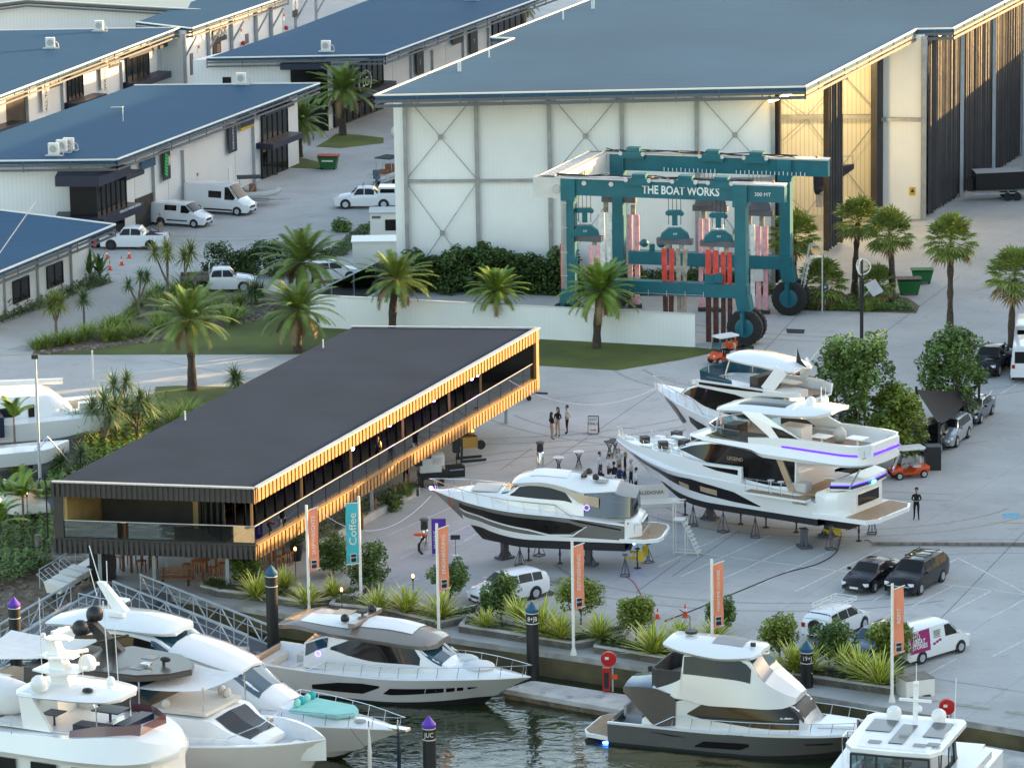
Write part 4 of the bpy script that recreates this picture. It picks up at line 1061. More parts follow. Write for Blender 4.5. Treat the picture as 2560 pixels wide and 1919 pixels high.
def tree(px, py, w, h, tz, label, m_='tree_leaf', n=16, seed=1, r0=.3, r1=.5, dens=420, ls=.15, group=None, name='leafy_tree', tr='trunk_pale', trr=.07, cat='tree'):
    t = thing(name, label, cat, G(px, py), 0, group); bl = blobs_for(seed, w, h, tz, n, r0, r1); mb = MB()
    mb.tube([(0,0,0), (.03,0,tz*.6), (0,.02,tz+h*.3)], [trr*1.4, trr, trr*.6], 7)
    for b_ in bl[:min(9, n)]: mb.tube([(0,0,tz*.6), ((b_[0])*.5, b_[1]*.5, (tz*.6+b_[2])/2+.1), b_[:3]], [trr*.55, trr*.4, trr*.2], 5)
    mb.build('trunk', tr, t, smooth=60); leafy(seed, bl, dens, ls).build('crown', m_, t); return t
ST = [(833,1435,1.05,1.1,.75,'dense round tree in the raised bed between the orange and the blue flag','tree_leaf'),
 (925,1470,1.15,1.5,.5,'dense tree in front of the bottom of the blue coffee flag','tree_leaf'),
 (1125,1500,1.0,1.2,.9,'dense tree behind the second orange flag pole','tree_leaf'),
 (1252,1548,1.05,1.2,.7,'dark tree hiding the side of the white car','tree_leaf'),
 (1452,1560,1.35,1.1,1.1,'loose spreading tree behind the third orange flag','tree_leaf_yellow'),
 (1590,1610,.95,1.05,1.1,'round topped tree in the bed beside the orange traffic cone','tree_leaf_yellow'),
 (1802,1585,.75,.7,.9,'smallest tree, behind the fourth orange flag','tree_leaf'),
 (1948,1665,1.05,1.05,1.25,'tree with clear thin trunk in the bed behind the dark hulled yacht','tree_leaf_yellow'),
 (2072,1668,1.2,1.2,.9,'wide tree in front of the white four wheel drive','tree_leaf'),
 (2225,1670,1.05,1.15,1.1,'tree behind the last orange flag, before the magenta van','tree_leaf_yellow'),
 (612,1470,.8,.9,.9,'shaded tree under the pavilion corner','tree_leaf')]
for i, (px, py, w, h, tz, l, m_) in enumerate(ST): tree(px, py, w*1.3, h*1.25, tz*.9, l, m_, 26, 100+i, .36, .62, 700, .11, 'small trees in the concrete planters', trr=.05)
tree(2140,1165,3.6,6.6,1.5,'tallest leafy tree beside the flybridge yacht','tree_leaf',120,201,.38,.78,340,.17,'large trees by the car park', trr=.16)
tree(2245,1165,2.6,4.0,1.0,'yellow tinged leafy tree next to the black shade sail','tree_leaf_yellow',95,202,.36,.70,340,.16,'large trees by the car park', trr=.15)
tree(2378,1062,2.9,5.0,1.0,'leafy tree behind the black shade sail and the parked black cars','tree_leaf',100,203,.38,.76,340,.16,'large trees by the car park', trr=.15)
def bush(px, py, w, h, label, m_='bush_leaf', n=12, seed=1, r0=.3, r1=.5, group=None, ls=.09, name='shrub', dens=380):
    t = leafy(seed, blobs_for(seed, w*1.15, h*.9, .15, int(n*1.5), r0*1.3, r1*1.3), dens, ls*1.5).build(name, m_, None); t.location = G(px, py)
    return tag(t, label, 'shrub', group)
for i, (px, w, h) in enumerate([(545,1.0,2.4),(600,.9,1.9),(640,1.1,2.6),(690,1.0,2.5),(735,1.2,2.3),(800,1.1,1.9)]):
    bush(px, 690, w*1.2, h, 'dark rounded shrub in the row behind the flatbed truck', seed=300+i, n=16, group='dark shrubs behind the flatbed truck')
for i, (px, w, h) in enumerate([(1045,1.5,3.0),(1140,1.6,3.0),(1200,1.6,3.2),(1255,1.4,3.1),(1325,1.4,2.6),(1400,1.6,3.0)]):
    bush(px, 728, w*1.1, h, 'dense dark shrub against the hangar front wall', seed=320+i, n=20, r0=.4, r1=.7, ls=.12, group='dark shrubs along the hangar wall')
for i, px in enumerate((1500,1580,1650,1730,1800,1870)):
    bush(px, 726, 1.4, 1.6, 'low dark shrub under the travel lift beam', seed=340+i, n=14, group='low dark shrubs behind the travel lift')
t = pandanus(1070,722,[(0,0,.4)],1.0,'spiky plant at the end of the hedge bed by the glass fence','grassy_leaf',40,name='spiky_plant',group=None)
pandanus(1170,724,[(0,0,.35)],.9,'spiky plant in the hedge bed behind the short date palm','grassy_leaf',40,name='spiky_plant',group=None)
pandanus(1362,728,[(0,0,.4)],1.0,'spiky plant in the hedge bed near the red sling','grassy_leaf',40,name='spiky_plant',group=None)
bush(855,578,.5,.8,'small round shrub by the white site hut','tree_leaf',8,350)
def cover(name, region, n, m_, seed, z=.05, hh=.35, ls=.09):
    rnd = random.Random(seed); mb = MB(); A, B, C, D = region
    for k in range(n):
        u, v = rnd.random(), rnd.random(); px = (A[0]*(1-u)+B[0]*u)*(1-v)+(D[0]*(1-u)+C[0]*u)*v; py = (A[1]*(1-u)+B[1]*u)*(1-v)+(D[1]*(1-u)+C[1]*u)*v
        p = G(px, py, z); p = p+Vector((0,0,rnd.uniform(0,hh)*(.5+.5*math.sin(px*.11)**2))); s = ls*rnd.uniform(.6,1.4)
        uu = Vector((rnd.gauss(0,1), rnd.gauss(0,1), rnd.gauss(0,.5))).normalized(); v_ = uu.cross(Vector((rnd.gauss(0,.5), rnd.gauss(0,.5), 1))).normalized()
        mb.quad(p-uu*s, p-v_*s*.5, p+uu*s, p+v_*s*.5)
    return tag(mb.build(name, m_), kind='stuff')
cover('ground_cover', ((1000,712),(1420,716),(1420,738),(1000,730)), 5000, 'bush_leaf', 1, hh=.8, ls=.11)
cover('ground_cover', ((1420,716),(1960,722),(1960,738),(1420,738)), 5000, 'bush_leaf', 2, hh=.7, ls=.11)
cover('ground_cover', ((1975,745),(2240,745),(2295,778),(1985,775)), 9000, 'tree_leaf', 3, hh=.5)
cover('ground_cover', ((0,770),(240,690),(280,706),(0,812)), 6000, 'bush_leaf', 4, hh=.8)
cover('ground_cover', ((2080,1150),(2190,1160),(2190,1212),(2085,1212)), 3500, 'tree_leaf', 6, hh=.45)
cover('ground_cover', ((810,640),(915,565),(935,570),(870,640)), 2500, 'bush_leaf', 7, hh=.6)
cover('undergrowth', ((-30,1280),(150,1290),(120,1420),(-30,1470)), 6000, 'tree_leaf', 8, hh=.9, ls=.12)
cover('undergrowth', ((150,1330),(215,1350),(200,1390),(140,1390)), 1500, 'tree_leaf', 9, hh=.6, ls=.1)
cover('undergrowth', ((240,1010),(420,1010),(330,1170),(200,1160)), 9000, 'grassy_leaf', 10, hh=1.1, ls=.13)
cover('undergrowth', ((130,1170),(260,1170),(180,1240),(110,1240)), 3500, 'tree_leaf', 11, hh=.8, ls=.12)
for i, (px, py, s) in enumerate([(2080,775,1.),(2170,778,1.1),(2200,775,.9),(2120,775,.8)]):
    t = bpy.data.objects.new('spiky_plant', CR['g0']); COL.objects.link(t); t.location = G(px, py); t.scale = (s,)*3; tag(t, 'spiky rosette plant edging the fan palm island', 'plant', 'spiky plants edging the island')
# banana plants
def banana(px, py, h, label, n=9, seed=1):
    rnd = random.Random(seed); t = thing('banana_plant', label, 'plant', G(px, py)); mb = MB()
    for k in range(n):
        az = k*2.4; leafstrip(mb, (.12*math.cos(az), .12*math.sin(az), h*.35*rnd.uniform(.6,1.)), az, R(rnd.uniform(45,85)), h*.62*rnd.uniform(.8,1.1), .42, R(rnd.uniform(20,70)), 5, .25)
    mb.build('leaves', 'tree_leaf_yellow' if n < 9 else 'tree_leaf', t); MB().tube([(0,0,0),(0,0,h*.45)], [.12,.07], 7).build('stem', 'trunk_pale', t, smooth=True)
banana(222,705,3.2,'tall banana plant at the corner of the low blue roofed building',11,1)
banana(250,700,2.5,'second banana plant, on the driveway side of the corner clump',11,2)
banana(30,770,2.8,'banana plant under the first dark window of the low building',10,3)
banana(12,790,2.0,'short banana plant at the edge of the picture by the driveway hedge',9,4)
# feathery palms near the inlet
def feather(px, py, h, label, n=9, ln=2.0, seed=1, m_='palm_lush', rr=.07):
    rnd = random.Random(seed); t = thing('feather_palm', label, 'palm tree', G(px, py)); mb = MB()
    for k in range(n): frond(mb, (0,0,0), k*2.4+rnd.random(), R(rnd.uniform(25,82)), ln*rnd.uniform(.8,1.1), R(rnd.uniform(50,95)), rnd, .5, 9, .06)
    c = mb.build('crown', m_, t); c.location = (0,0,h); MB().tube([(0,0,0),(0,0,h*.8),(0,0,h+.1)], [rr*1.3,rr,rr*.8], 7).build('trunk', 'trunk_pale', t, smooth=True)
feather(40,1175,3.4,'slender young palm by the white dinghies at the inlet',10,1.7,1)
feather(60,1330,2.2,'yellow green palm beside the black lamp post by the pavilion',13,2.2,2)
feather(15,1300,1.6,'feathery palm at the edge of the picture above the rocks',13,2.2,3)
feather(100,1300,1.2,'low feathery palm in the thicket near the pavilion corner',12,1.8,4,'palm_leaf')
feather(-5,1370,1.5,'bright palm fronds reaching in over the rocky bank',12,2.2,5)
# variegated flax in planters
def flax(seed, n=84): 
    mb = MB(); mb.cur = 0; rosette(mb, (0,0,0), n, 1.55, .11, 12, 82, R(38), random.Random(seed), 4, edge=1); return mb
for k in range(3): CR['flax%d' % k] = flax(80+k).mesh('flax_plant', ['flax_leaf', 'flax_edge'])
for i, (px, py, s, l) in enumerate([(640,1492,1.05,'beside the slim post under the pavilion corner'),(712,1470,.9,'just behind the first black pile'),(768,1512,1.,'at the foot of the first orange flag'),(832,1488,.8,'between the first orange flag and the dense trees'),
    (945,1525,1.,'first in the second planter, by the burning torch'),(1015,1530,1.15,'tallest of the second planter'),(1100,1545,1.2,'behind the second orange flag pole'),
    (1213,1565,.75,'small one at the start of the third planter'),(1295,1550,1.,'behind the dark tree of the third planter'),(1352,1582,1.35,'right behind the pile with white letters'),(1400,1595,1.15,'at the middle of the third planter'),(1500,1595,1.05,'last in the third planter'),
    (1635,1632,1.3,'beside the round topped tree in the fourth planter'),(1700,1600,.9,'behind the white hardtop of the dark hulled yacht'),(1785,1605,1.0,'below the fourth orange flag'),
    (1985,1672,1.15,'behind the pile of the last planter'),(2020,1680,1.15,'on the road side of the pile in the last planter'),(2105,1665,.9,'between the two wide trees of the last planter'),(2150,1690,1.2,'third from the end of the last planter'),(2200,1710,1.3,'at the foot of the last orange flag')]):
    t = bpy.data.objects.new('flax_plant', CR['flax%d' % (i % 3)]); COL.objects.link(t); t.location = G(px, py, .45); t.scale = (s,s,s); t.rotation_euler = (0,0,i*1.9)
    tag(t, 'variegated yellow flax '+l, 'plant', 'variegated flax plants in the planters')
# small palms on the promenade bed beside pavilion
bush(985,1275,.4,.7,'orange flowering plant in the long planter beside the pavilion','spiky_leaf',6,360)
for i, (px, py, s, l) in enumerate([(835,1345,.6,'low spiky plant at the near end of the long planter'),(990,1265,.9,'spiky plant behind the rope posts of the long planter'),(1020,1240,.95,'tallest spiky plant at the far end of the long planter')]):
    t = bpy.data.objects.new('spiky_plant', CR['g1']); COL.objects.link(t); t.location = G(px, py, .3); t.scale = (s,)*3; tag(t, l, 'plant')
# ================= VEHICLES =================
def wheel_pair(t, x, y, r, w, hubm='alu'):
    for s in (1, -1):
        wl_ = MB().lathe([(r*.55,-w/2),(r*.93,-w/2),(r,-w/2+.04),(r,w/2-.04),(r*.93,w/2),(r*.55,w/2)], (0,0,0), 16, 'y').build('wheel', 'tyre', t, smooth=True); wl_.location = (x, s*y, r)
        rb = MB(); rb.lathe([(r*.10,-.02),(r*.6,-.02),(r*.6,.01),(r*.1,.02)], (0,0,0), 14, 'y')
        for k in range(5):
            a = k*2*math.pi/5; rb.bar((0,.0,0), (math.cos(a)*r*.58,0,math.sin(a)*r*.58), .06, .06)
        rm = rb.build('rim', hubm, wl_, smooth=True); rm.location = (0, s*(w/2+.0), 0)
CARS = {  # kind: L, W, H, sections (x from front, hood/belt z, halfwidth at belt), cabin (cowl, roof front, roof rear, tail), roof half width
 'sedan': dict(L=4.6, W=1.80, H=1.47, nose=.68, hood=.95, cowl=1.25, rf=1.95, rr=3.35, tl=4.15, deck=1.02, wb=(.92,3.62), r=.33, pil=[(1.55,2.65),(2.72,3.55)]),
 'suv':   dict(L=4.6, W=1.86, H=1.68, nose=.80, hood=1.05, cowl=1.15, rf=1.85, rr=4.05, tl=4.5, deck=1.10, wb=(.90,3.58), r=.37, pil=[(1.5,2.45),(2.52,3.4),(3.47,4.1)]),
 'mpv':   dict(L=5.15, W=1.98, H=1.74, nose=.82, hood=1.08, cowl=1.25, rf=2.0, rr=4.6, tl=5.05, deck=1.12, wb=(1.0,4.05), r=.37, pil=[(1.6,2.6),(2.68,3.7),(3.78,4.65)]),
 'van':   dict(L=5.0, W=1.95, H=1.95, nose=.85, hood=1.12, cowl=.85, rf=1.65, rr=4.85, tl=4.97, deck=1.15, wb=(.9,3.95), r=.34, pil=[(1.2,2.1)]),
 'highvan': dict(L=5.9, W=2.05, H=2.55, nose=.9, hood=1.2, cowl=.75, rf=1.7, rr=5.75, tl=5.87, deck=1.3, wb=(.95,4.6), r=.36, pil=[(1.15,2.1)]),
 'ute':   dict(L=5.35, W=1.90, H=1.84, nose=.92, hood=1.16, cowl=1.35, rf=1.95, rr=3.25, tl=3.65, deck=1.18, wb=(.95,4.15), r=.40, pil=[(1.65,2.5),(2.57,3.35)]),
}
def car(kind, px, py, hd, paint, label, cat='car', z=0, name=None, group=None, glass='dark_glass', rack=False, extra=None, rim='alu', trim=None, tray=True):
    """hd: heading angle in degrees (direction the nose points, world XY). px,py = ground point under the centre"""
    c = CARS[kind]; L_, Wd, Hh = c['L'], c['W']/2, c['H']
    t = thing(name or {'sedan':'parked_car','suv':'parked_car','mpv':'parked_car','van':'parked_van','highvan':'parked_van','ute':'pickup_truck'}[kind], label, cat, G(px, py), R(hd), group)
    X = lambda x: L_/2-x     # local x forward
    hd_, bl, dk = c['hood'], c['hood']+.02, c['deck']
    def S(wb_, wm, z0, zm, zb_, wr, zr, wc):   # sill, bulge, belt, window top, roof edge, centre
        return [(wb_, z0), (wm, zm), (wm*.97, zb_), (wr, zr-.02), (wr*.86, zr+.03), (0, zr+.05)]
    K = []
    K.append((X(L_), S(Wd*.86, Wd*.90, .42, .66, dk-.05, Wd*.80, dk, 0)))
    if kind in ('van', 'highvan', 'suv', 'mpv'):
        K[-1] = (X(L_), S(Wd*.88, Wd*.94, .42, .7, dk, Wd*.82, (Hh if 'van' in kind else dk+.12)-.15*(0 if 'van' in kind else 1)-(.10 if 'van' in kind else 0), 0))
    K.append((X(L_-.12), S(Wd*.93, Wd*.98, .30, .66, dk, Wd*(.84 if 'van' in kind else .80), (Hh-.10) if 'van' in kind else (dk+.04 if kind in('sedan','ute') else dk+.30), 0)))
    if kind == 'sedan': K.append((X(c['tl']), S(Wd*.95, Wd, .28, .66, bl+.04, Wd*.80, dk+.05, 0)))
    if kind == 'ute':
        K.append((X(c['tl']+.02), S(Wd*.95, Wd, .34, .75, bl, Wd*.86, dk, 0)))
    K.append((X(c['rr']), S(Wd*.95, Wd, .26, .68, bl, Wd*(.86 if 'van' in kind else .74), Hh-.09, 0)))
    K.append((X((c['rf']+c['rr'])/2), S(Wd*.95, Wd, .26, .68, bl, Wd*(.86 if 'van' in kind else .75), Hh-.05, 0)))
    K.append((X(c['rf']), S(Wd*.95, Wd, .26, .68, bl-.01, Wd*(.80 if 'van' in kind else .72), Hh-.09, 0)))
    K.append((X(c['cowl']), S(Wd*.95, Wd, .26, .66, hd_, Wd*.84, hd_+.05, 0)))
    K.append((X(.45), S(Wd*.94, Wd*.97, .26, .60, c['nose']+.10, Wd*.76, c['nose']+.16, 0)))
    K.append((X(.10), S(Wd*.86, Wd*.88, .24, .52, c['nose']-.02, Wd*.68, c['nose']+.01, 0)))
    K.append((X(0), S(Wd*.70, Wd*.74, .30, .48, c['nose']-.14, Wd*.55, c['nose']-.12, 0)))
    lo = Loft(K, lin=True)
    b_ = lo.body(step=.4); b_.build('body', paint, t, smooth=35)
    # glass
    ws = lo.patch([(X(c['rf']-.02), 3.0, 5), (X((c['rf']+c['cowl'])/2), 2.75, 5), (X(c['cowl']+.10), 2.95, 5)][::1], .012, nv=5); ws.build('windscreen', glass, t, smooth=60)
    for (a, e) in c['pil']:
        top = 2.90
        for s in (1, -1):
            a2 = max(a, c['rf']-.22)
            lo.patch([(X(e), 2.06, top), (X(a2), 2.06, top)] if a >= c['rf'] else [(X(e), 2.06, top), (X(c['rf']+.05), 2.06, top), (X(max(a, c['cowl']+.25)), 2.10, 2.55)], .012, sides=(s,)).build('side_window', glass, t)
    if 'van' not in kind: lo.patch([(X((c['tl'] if kind != 'suv' and kind != 'mpv' else L_)-.08), 2.9, 5), (X(c['rr']+.08), 3.05, 5)], .014, nv=5).build('rear_window', glass, t, smooth=60)
    else: MB().bx(-L_/2-.015, -L_/2+.01, -Wd*.72, Wd*.72, dk+.1, Hh-.35).build('rear_window', glass, t)
    MB().bx(X(.25), X(-.02), -Wd*.62, Wd*.62, .26, .42).build('bumper', 'plastic', t)
    MB().bx(X(.12), X(-.012), -Wd*.42, Wd*.42, c['nose']-.30, c['nose']-.14).build('grille', 'plastic', t)
    for s in (1, -1):
        MB().box((X(.13), s*Wd*.70, c['nose']-.07), (.22,.34,.15), -s*.4).build('headlight', 'headlamp', t)
        MB().box((-L_/2+.05, s*Wd*.80, dk-.14), (.14,.22,.26)).build('tail_light', 'tail_lamp', t)
        MB().box((X(c['cowl']+.32), s*(Wd+.10), bl+.10), (.12,.20,.15)).build('wing_mirror', paint, t)
    for xw in c['wb']:
        wheel_pair(t, X(xw), Wd-.10, c['r'], .23, rim)
        for s in (1, -1): MB().lathe([(c['r']*1.12,-.02),(c['r']*1.12,.02)], (X(xw), s*(Wd-.02), c['r']+.02), 16, 'y').build('wheel_arch', trim or 'plastic', t)
    MB().bx(X(-.02), X(-.035), -.25, .25, .36, .47).build('number_plate', 'fascia_white', t)
    if kind == 'ute' and tray:
        MB().bx(-L_/2+.12, X(c['tl']+.12), -Wd*.78, Wd*.78, dk-.1, dk+.065).build('tray_liner', 'canvas_dark', t)
        mb = MB(); 
        for s in (1, -1): mb.tube([(X(c['tl']+.15), s*Wd*.7, dk), (X(c['tl']+.25), s*Wd*.6, Hh-.1), (X(c['tl']+.9), s*Wd*.72, dk+.1)], .035, 5)
        mb.build('sports_bar', 'black', t)
    if rack:
        mb = MB()
        for s in (1, -1): mb.bar((X(c['rf']+.3), s*Wd*.6, Hh+.05), (X(c['rr']-.2), s*Wd*.6, Hh+.05), .04, .05)
        for q in (.4, 1.5): mb.bar((X(c['rf']+q), -Wd*.62, Hh+.10), (X(c['rf']+q), Wd*.62, Hh+.10), .07, .05)
        mb.build('roof_rack', 'plastic', t)
    return t, lo, X, Wd
NA = 63.   # heading of the bay lines
car('sedan', 2177, 1462, 241, 'black_paint', 'glossy black sedan parked beside the black people mover', 'car')
t, lo, X, Wd = car('mpv', 2291, 1465, 241, 'black_paint', 'black people mover with silver roof bars on the open yard', 'car', rack=True)
MB().bx(X(.02), X(-.03), -.7, .7, .62, .68).build('grille_trim', 'chrome', t)
t, lo, X, Wd = car('van', 2318, 1637, 42, 'van_white', 'white delivery van with a magenta WE TELL GREAT STORIES panel', 'van', glass='dark_glass')
lo.patch([(X(4.9), 1.0, 2.95), (X(3.3), 1.0, 2.95)], .016, sides=(-1,)).build('magenta_panel', 'magenta', t)
q = lo.P(X(4.1), 2.0, -1, .03); nrm = Vector((0,-1,0))
for i, (w_, dz) in enumerate((('WE',.58),('TELL',.30),('GREAT',.04),('STORIES',-.22))):
    text(w_, .35, frame3((X(4.72), -Wd-.03+.05*max(0,dz-.1)+.02, 1.22+dz), (1,0,0)), 'lettering', 'white_paint', t, .012, 'LEFT', sx=.9, bold=.006)
for i in range(3): MB().box((X(3.0)+.22*i, -Wd-.015, .95+.07*i), (.16,.02,.12)).build('logo_mark', 'magenta', t)
mb = MB()
for i in range(5): mb.box((X(2.75), -Wd*.95, 1.62-.09*i), (.55-.07*(i%2),.02,.035))
mb.build('small_print', 'fascia_grey', t)
t, lo, X, Wd = car('suv', 2092, 1583, 55, 'van_white', 'white four wheel drive with a mesh roof basket behind the planter', 'car')
mb = MB()
for z_ in (1.78, 1.95):
    P_ = [(-1.5,-.65,z_),(1.0,-.65,z_),(1.0,.65,z_),(-1.5,.65,z_),(-1.5,-.65,z_)]; mb.tube(P_, .018, 4)
for k in range(9): mb.bar((-1.5+k*.31,-.65,1.78),(-1.5+k*.31,.65,1.78),.03,.02)
for k in range(6):
    for s in (1,-1): mb.bar((-1.5+k*.5,s*.65,1.78),(-1.5+k*.5,s*.65,1.95),.03,.03)
mb.build('roof_basket', 'fascia_white', t); MB().lathe([(.1,-.1),(.34,-.1),(.34,.1),(.1,.1)], (-2.4,0,1.), 14, 'x').build('spare_wheel', 'tyre', t)
car('suv', 2190, 1640, 235, 'slate_paint', 'slate blue car mostly hidden by the planter trees beside the magenta van', 'car', glass='blue_glass')
car('suv', 1270, 1499, 216, 'van_white', 'white hatchback parked behind the dark planter tree', 'car')
# under / by the shade sail
for a in [(2330,1120,250,'black_paint','suv','black car, first under the shade sail from the buggy'),(2345,1105,262,'slate_paint','sedan','dark car close to the black cabinet under the sail'),(2374,1103,248,'silver_paint','suv','silver blue car with its nose out of the shade sail'),(2402,1062,248,'black_paint','ute','black car with a chrome bar between the silver and blue cars'),(2435,1045,248,'navy_paint','sedan','dark blue car at the far post of the shade sail'),(1985,985,20,'maroon_paint','suv','maroon estate with a black roof bag beside the tall tree'),(2030,1052,20,'silver_paint','sedan','silver car glimpsed behind the flybridge yacht mast')]:
    t, lo, X, Wd = car(a[4], a[0], a[1], a[2], a[3], a[5], 'car')
    if 'maroon' in a[5]: MB().ball((-.2,0,1.86), .5, 10, (1.3,.9,.35)).build('roof_bag', 'canvas_dark', t, smooth=True)
car('ute', 2480, 925, 250, 'black_paint', 'black crew cab pickup parked behind the leafy tree', 'pickup truck')
car('highvan', 2566, 935, 82, 'van_white', 'white minibus cut off by the edge of the picture', 'van')
car('highvan', 2572, 880, 82, 'van_white', 'second white van further behind the minibus', 'van')
# left yard
t, lo, X, Wd = car('van', 455, 562, -24, 'van_white', 'shorter white van with a man standing beside it', 'van')
lo.patch([(X(3.6),2.25,2.85),(X(2.5),2.25,2.85)], .014, sides=(-1,)).build('side_window', 'dark_glass', t)
lo.patch([(X(3.4),.55,.8),(X(1.5),.55,.8)], .02, sides=(-1,)).build('side_moulding', 'plastic', t)
t, lo, X, Wd = car('highvan', 553, 531, -24, 'van_white', 'longer high roof white van parked at the shed wall', 'van')
lo.patch([(X(3.6),2.15,2.6),(X(2.4),2.15,2.6)], .014, sides=(-1,)).build('side_window', 'dark_glass', t)
lo.patch([(X(5.5),.25,.6),(X(1.4),.25,.6)], .02, sides=(-1,)).build('side_moulding', 'plastic', t)
car('ute', 337, 620, 172, 'van_white', 'white crew cab pickup with flared black arches by the traffic cones', 'pickup truck', rim='plastic', trim='black')
t, lo, X, Wd = car('ute', 918, 518, 176, 'van_white', 'white pickup with a canopy over its tray parked by the hangar corner', 'pickup truck', tray=False)
MB().prism([(-2.55,-.82),(-1.05,-.82),(-1.05,.82),(-2.55,.82)], 1.15, 1.82).build('canopy', 'van_white', t)
MB().bx(-2.4,-1.2,-.84,.84,1.35,1.68).build('canopy_window', 'dark_glass', t); MB().bx(-2.57,-2.5,-.6,.6,1.3,1.7).build('rear_window', 'dark_glass', t)
MB().bar((.3,-.8,1.95),(.3,.8,1.95),.06,.05).bar((-.6,-.8,1.95),(-.6,.8,1.95),.06,.05).build('roof_rack', 'plastic', t)
t, lo, X, Wd = car('ute', 553, 726, 2, 'van_white', 'white flatbed truck with an open timber tray behind the grasses', 'flatbed truck', tray=False, name='flatbed_truck')
t.children[0].data = lo.body(x0=X(3.5)).mesh('body', 'van_white', 35)
mb = MB(); mb.bx(-3.05,-.85,-.95,.95,.95,1.05); mb.bx(-3.05,-.85,-.98,-.93,1.05,1.3); mb.bx(-3.05,-.85,.93,.98,1.05,1.3); mb.bx(-3.08,-3.03,-.95,.95,1.05,1.3); mb.build('tray', 'timber_grey', t)
MB().bar((-.85,-.9,1.),(-.85,-.9,2.),.05,.05).bar((-.85,.9,1.),(-.85,.9,2.),.05,.05).bar((-.85,-.9,2.),(-.85,.9,2.),.05,.05).build('headboard', 'alu', t)
car('suv', 822, 702, 20, 'van_white', 'white van hidden behind the big date palm crown', 'van')
# golf carts
def cart(px, py, hd, label, tray=False, load=False):
    t = thing('golf_cart', label, 'golf cart', G(px, py), R(hd))
    lo = Loft([(-1.2,[(.45,.35),(.55,.6),(.5,.72),(0,.72)]),(-.3,[(.5,.28),(.58,.6),(.52,.68),(0,.68)]),(-.1,[(.5,.28),(.58,.40),(.5,.42),(0,.42)]),(.5,[(.5,.28),(.58,.40),(.5,.42),(0,.42)]),(.65,[(.5,.28),(.58,.6),(.5,.85),(0,.9)]),(1.1,[(.42,.3),(.5,.5),(.42,.66),(0,.7)]),(1.25,[(.3,.32),(.36,.45),(.3,.52),(0,.55)])], lin=True)
    lo.body(step=.3).build('body', 'orange_paint', t, smooth=35)
    wheel_pair(t, .85, .5, .25, .18, 'alu'); wheel_pair(t, -.8, .5, .25, .18, 'alu')
    MB().bx(-.62,-.12,-.5,.5,.7,.84).build('seat', 'offwhite', t)
    for s in (1,-1): MB().ball((-.62,s*.25,1.1), .27, 10, (.35,.85,1)).build('seat_back', 'offwhite', t, smooth=True)
    MB().prism([(-.85,-.55),(.65,-.55),(.75,-.4),(.75,.4),(.65,.55),(-.85,.55),(-.95,.4),(-.95,-.4)], 1.83, 1.93).build('roof', 'white_paint', t)
    mb = MB()
    for s in (1,-1): mb.tube([(-.85,s*.5,.6),(-.8,s*.5,1.85)], .02, 5); mb.tube([(.78,s*.48,.85),(.62,s*.5,1.85)], .02, 5)
    mb.build('roof_post', 'black', t)
    MB().quad((.76,-.46,.86),(.76,.46,.86),(.62,.48,1.8),(.62,-.48,1.8)).build('windscreen', 'clear_blue', t)
    MB().tube([(.55,.25,.85),(.35,.25,1.0)], .02, 5).build('steering_column', 'black', t)
    MB().bx(1.2,1.3,-.3,.3,.3,.42).build('bumper', 'black', t)
    for s in (1,-1): MB().ball((1.14,s*.3,.6),.08,8).build('headlight', 'headlamp', t)
    if tray: MB().bx(-2.1,-1.15,-.6,.6,.62,.7).bx(-2.1,-1.15,-.6,-.55,.7,.95).bx(-2.1,-1.15,.55,.6,.7,.95).bx(-2.12,-2.08,-.6,.6,.7,.95).build('tray', 'plastic', t)
    return t
cart(2272,1192,198,'orange golf cart with white seats parked below the trees')
cart(1812,905,215,'orange golf cart carrying people in orange shirts across the yard',tray=True)
# wheelie skip bins
def skip(px, py, s, label, m_, lid, rz=0):
    t = thing('skip_bin', label, 'skip bin', G(px, py), R(rz)); MB().add([(-.7*s,-.5*s,.15),(.7*s,-.5*s,.15),(.7*s,.5*s,.15),(-.7*s,.5*s,.15),(-.95*s,-.6*s,1.15*s),(.95*s,-.6*s,1.15*s),(.95*s,.6*s,1.25*s),(-.95*s,.6*s,1.25*s)],
        [(3,2,1,0),(4,5,6,7),(0,1,5,4),(1,2,6,5),(2,3,7,6),(3,0,4,7)]).build('bin', m_, t)
    MB().bx(-1.0*s,1.0*s,-.65*s,.65*s,1.24*s,1.31*s).build('lid', lid, t)
    for x in (-.6,.6):
        for y in (-.4,.4): MB().lathe([(.09,-.04),(.09,.04)], (x*s,y*s,.09), 8, 'y').build('wheel', 'tyre', t)
    return t
t = skip(822,422,.95,'green skip bin with a red lid and white lettering near the trailer boat','green_paint','red_paint',-8)
MB().bx(-.5,.5,-.66,-.60,.72,.86).build('sign_text', 'fascia_white', t)
skip(2272,735,.95,'large green skip with a maroon lid behind the fan palms','green_paint','bronze_dark',0)
skip(2305,708,.85,'green mesh sided cage bin behind the large green skip','green_paint','green_paint',0)
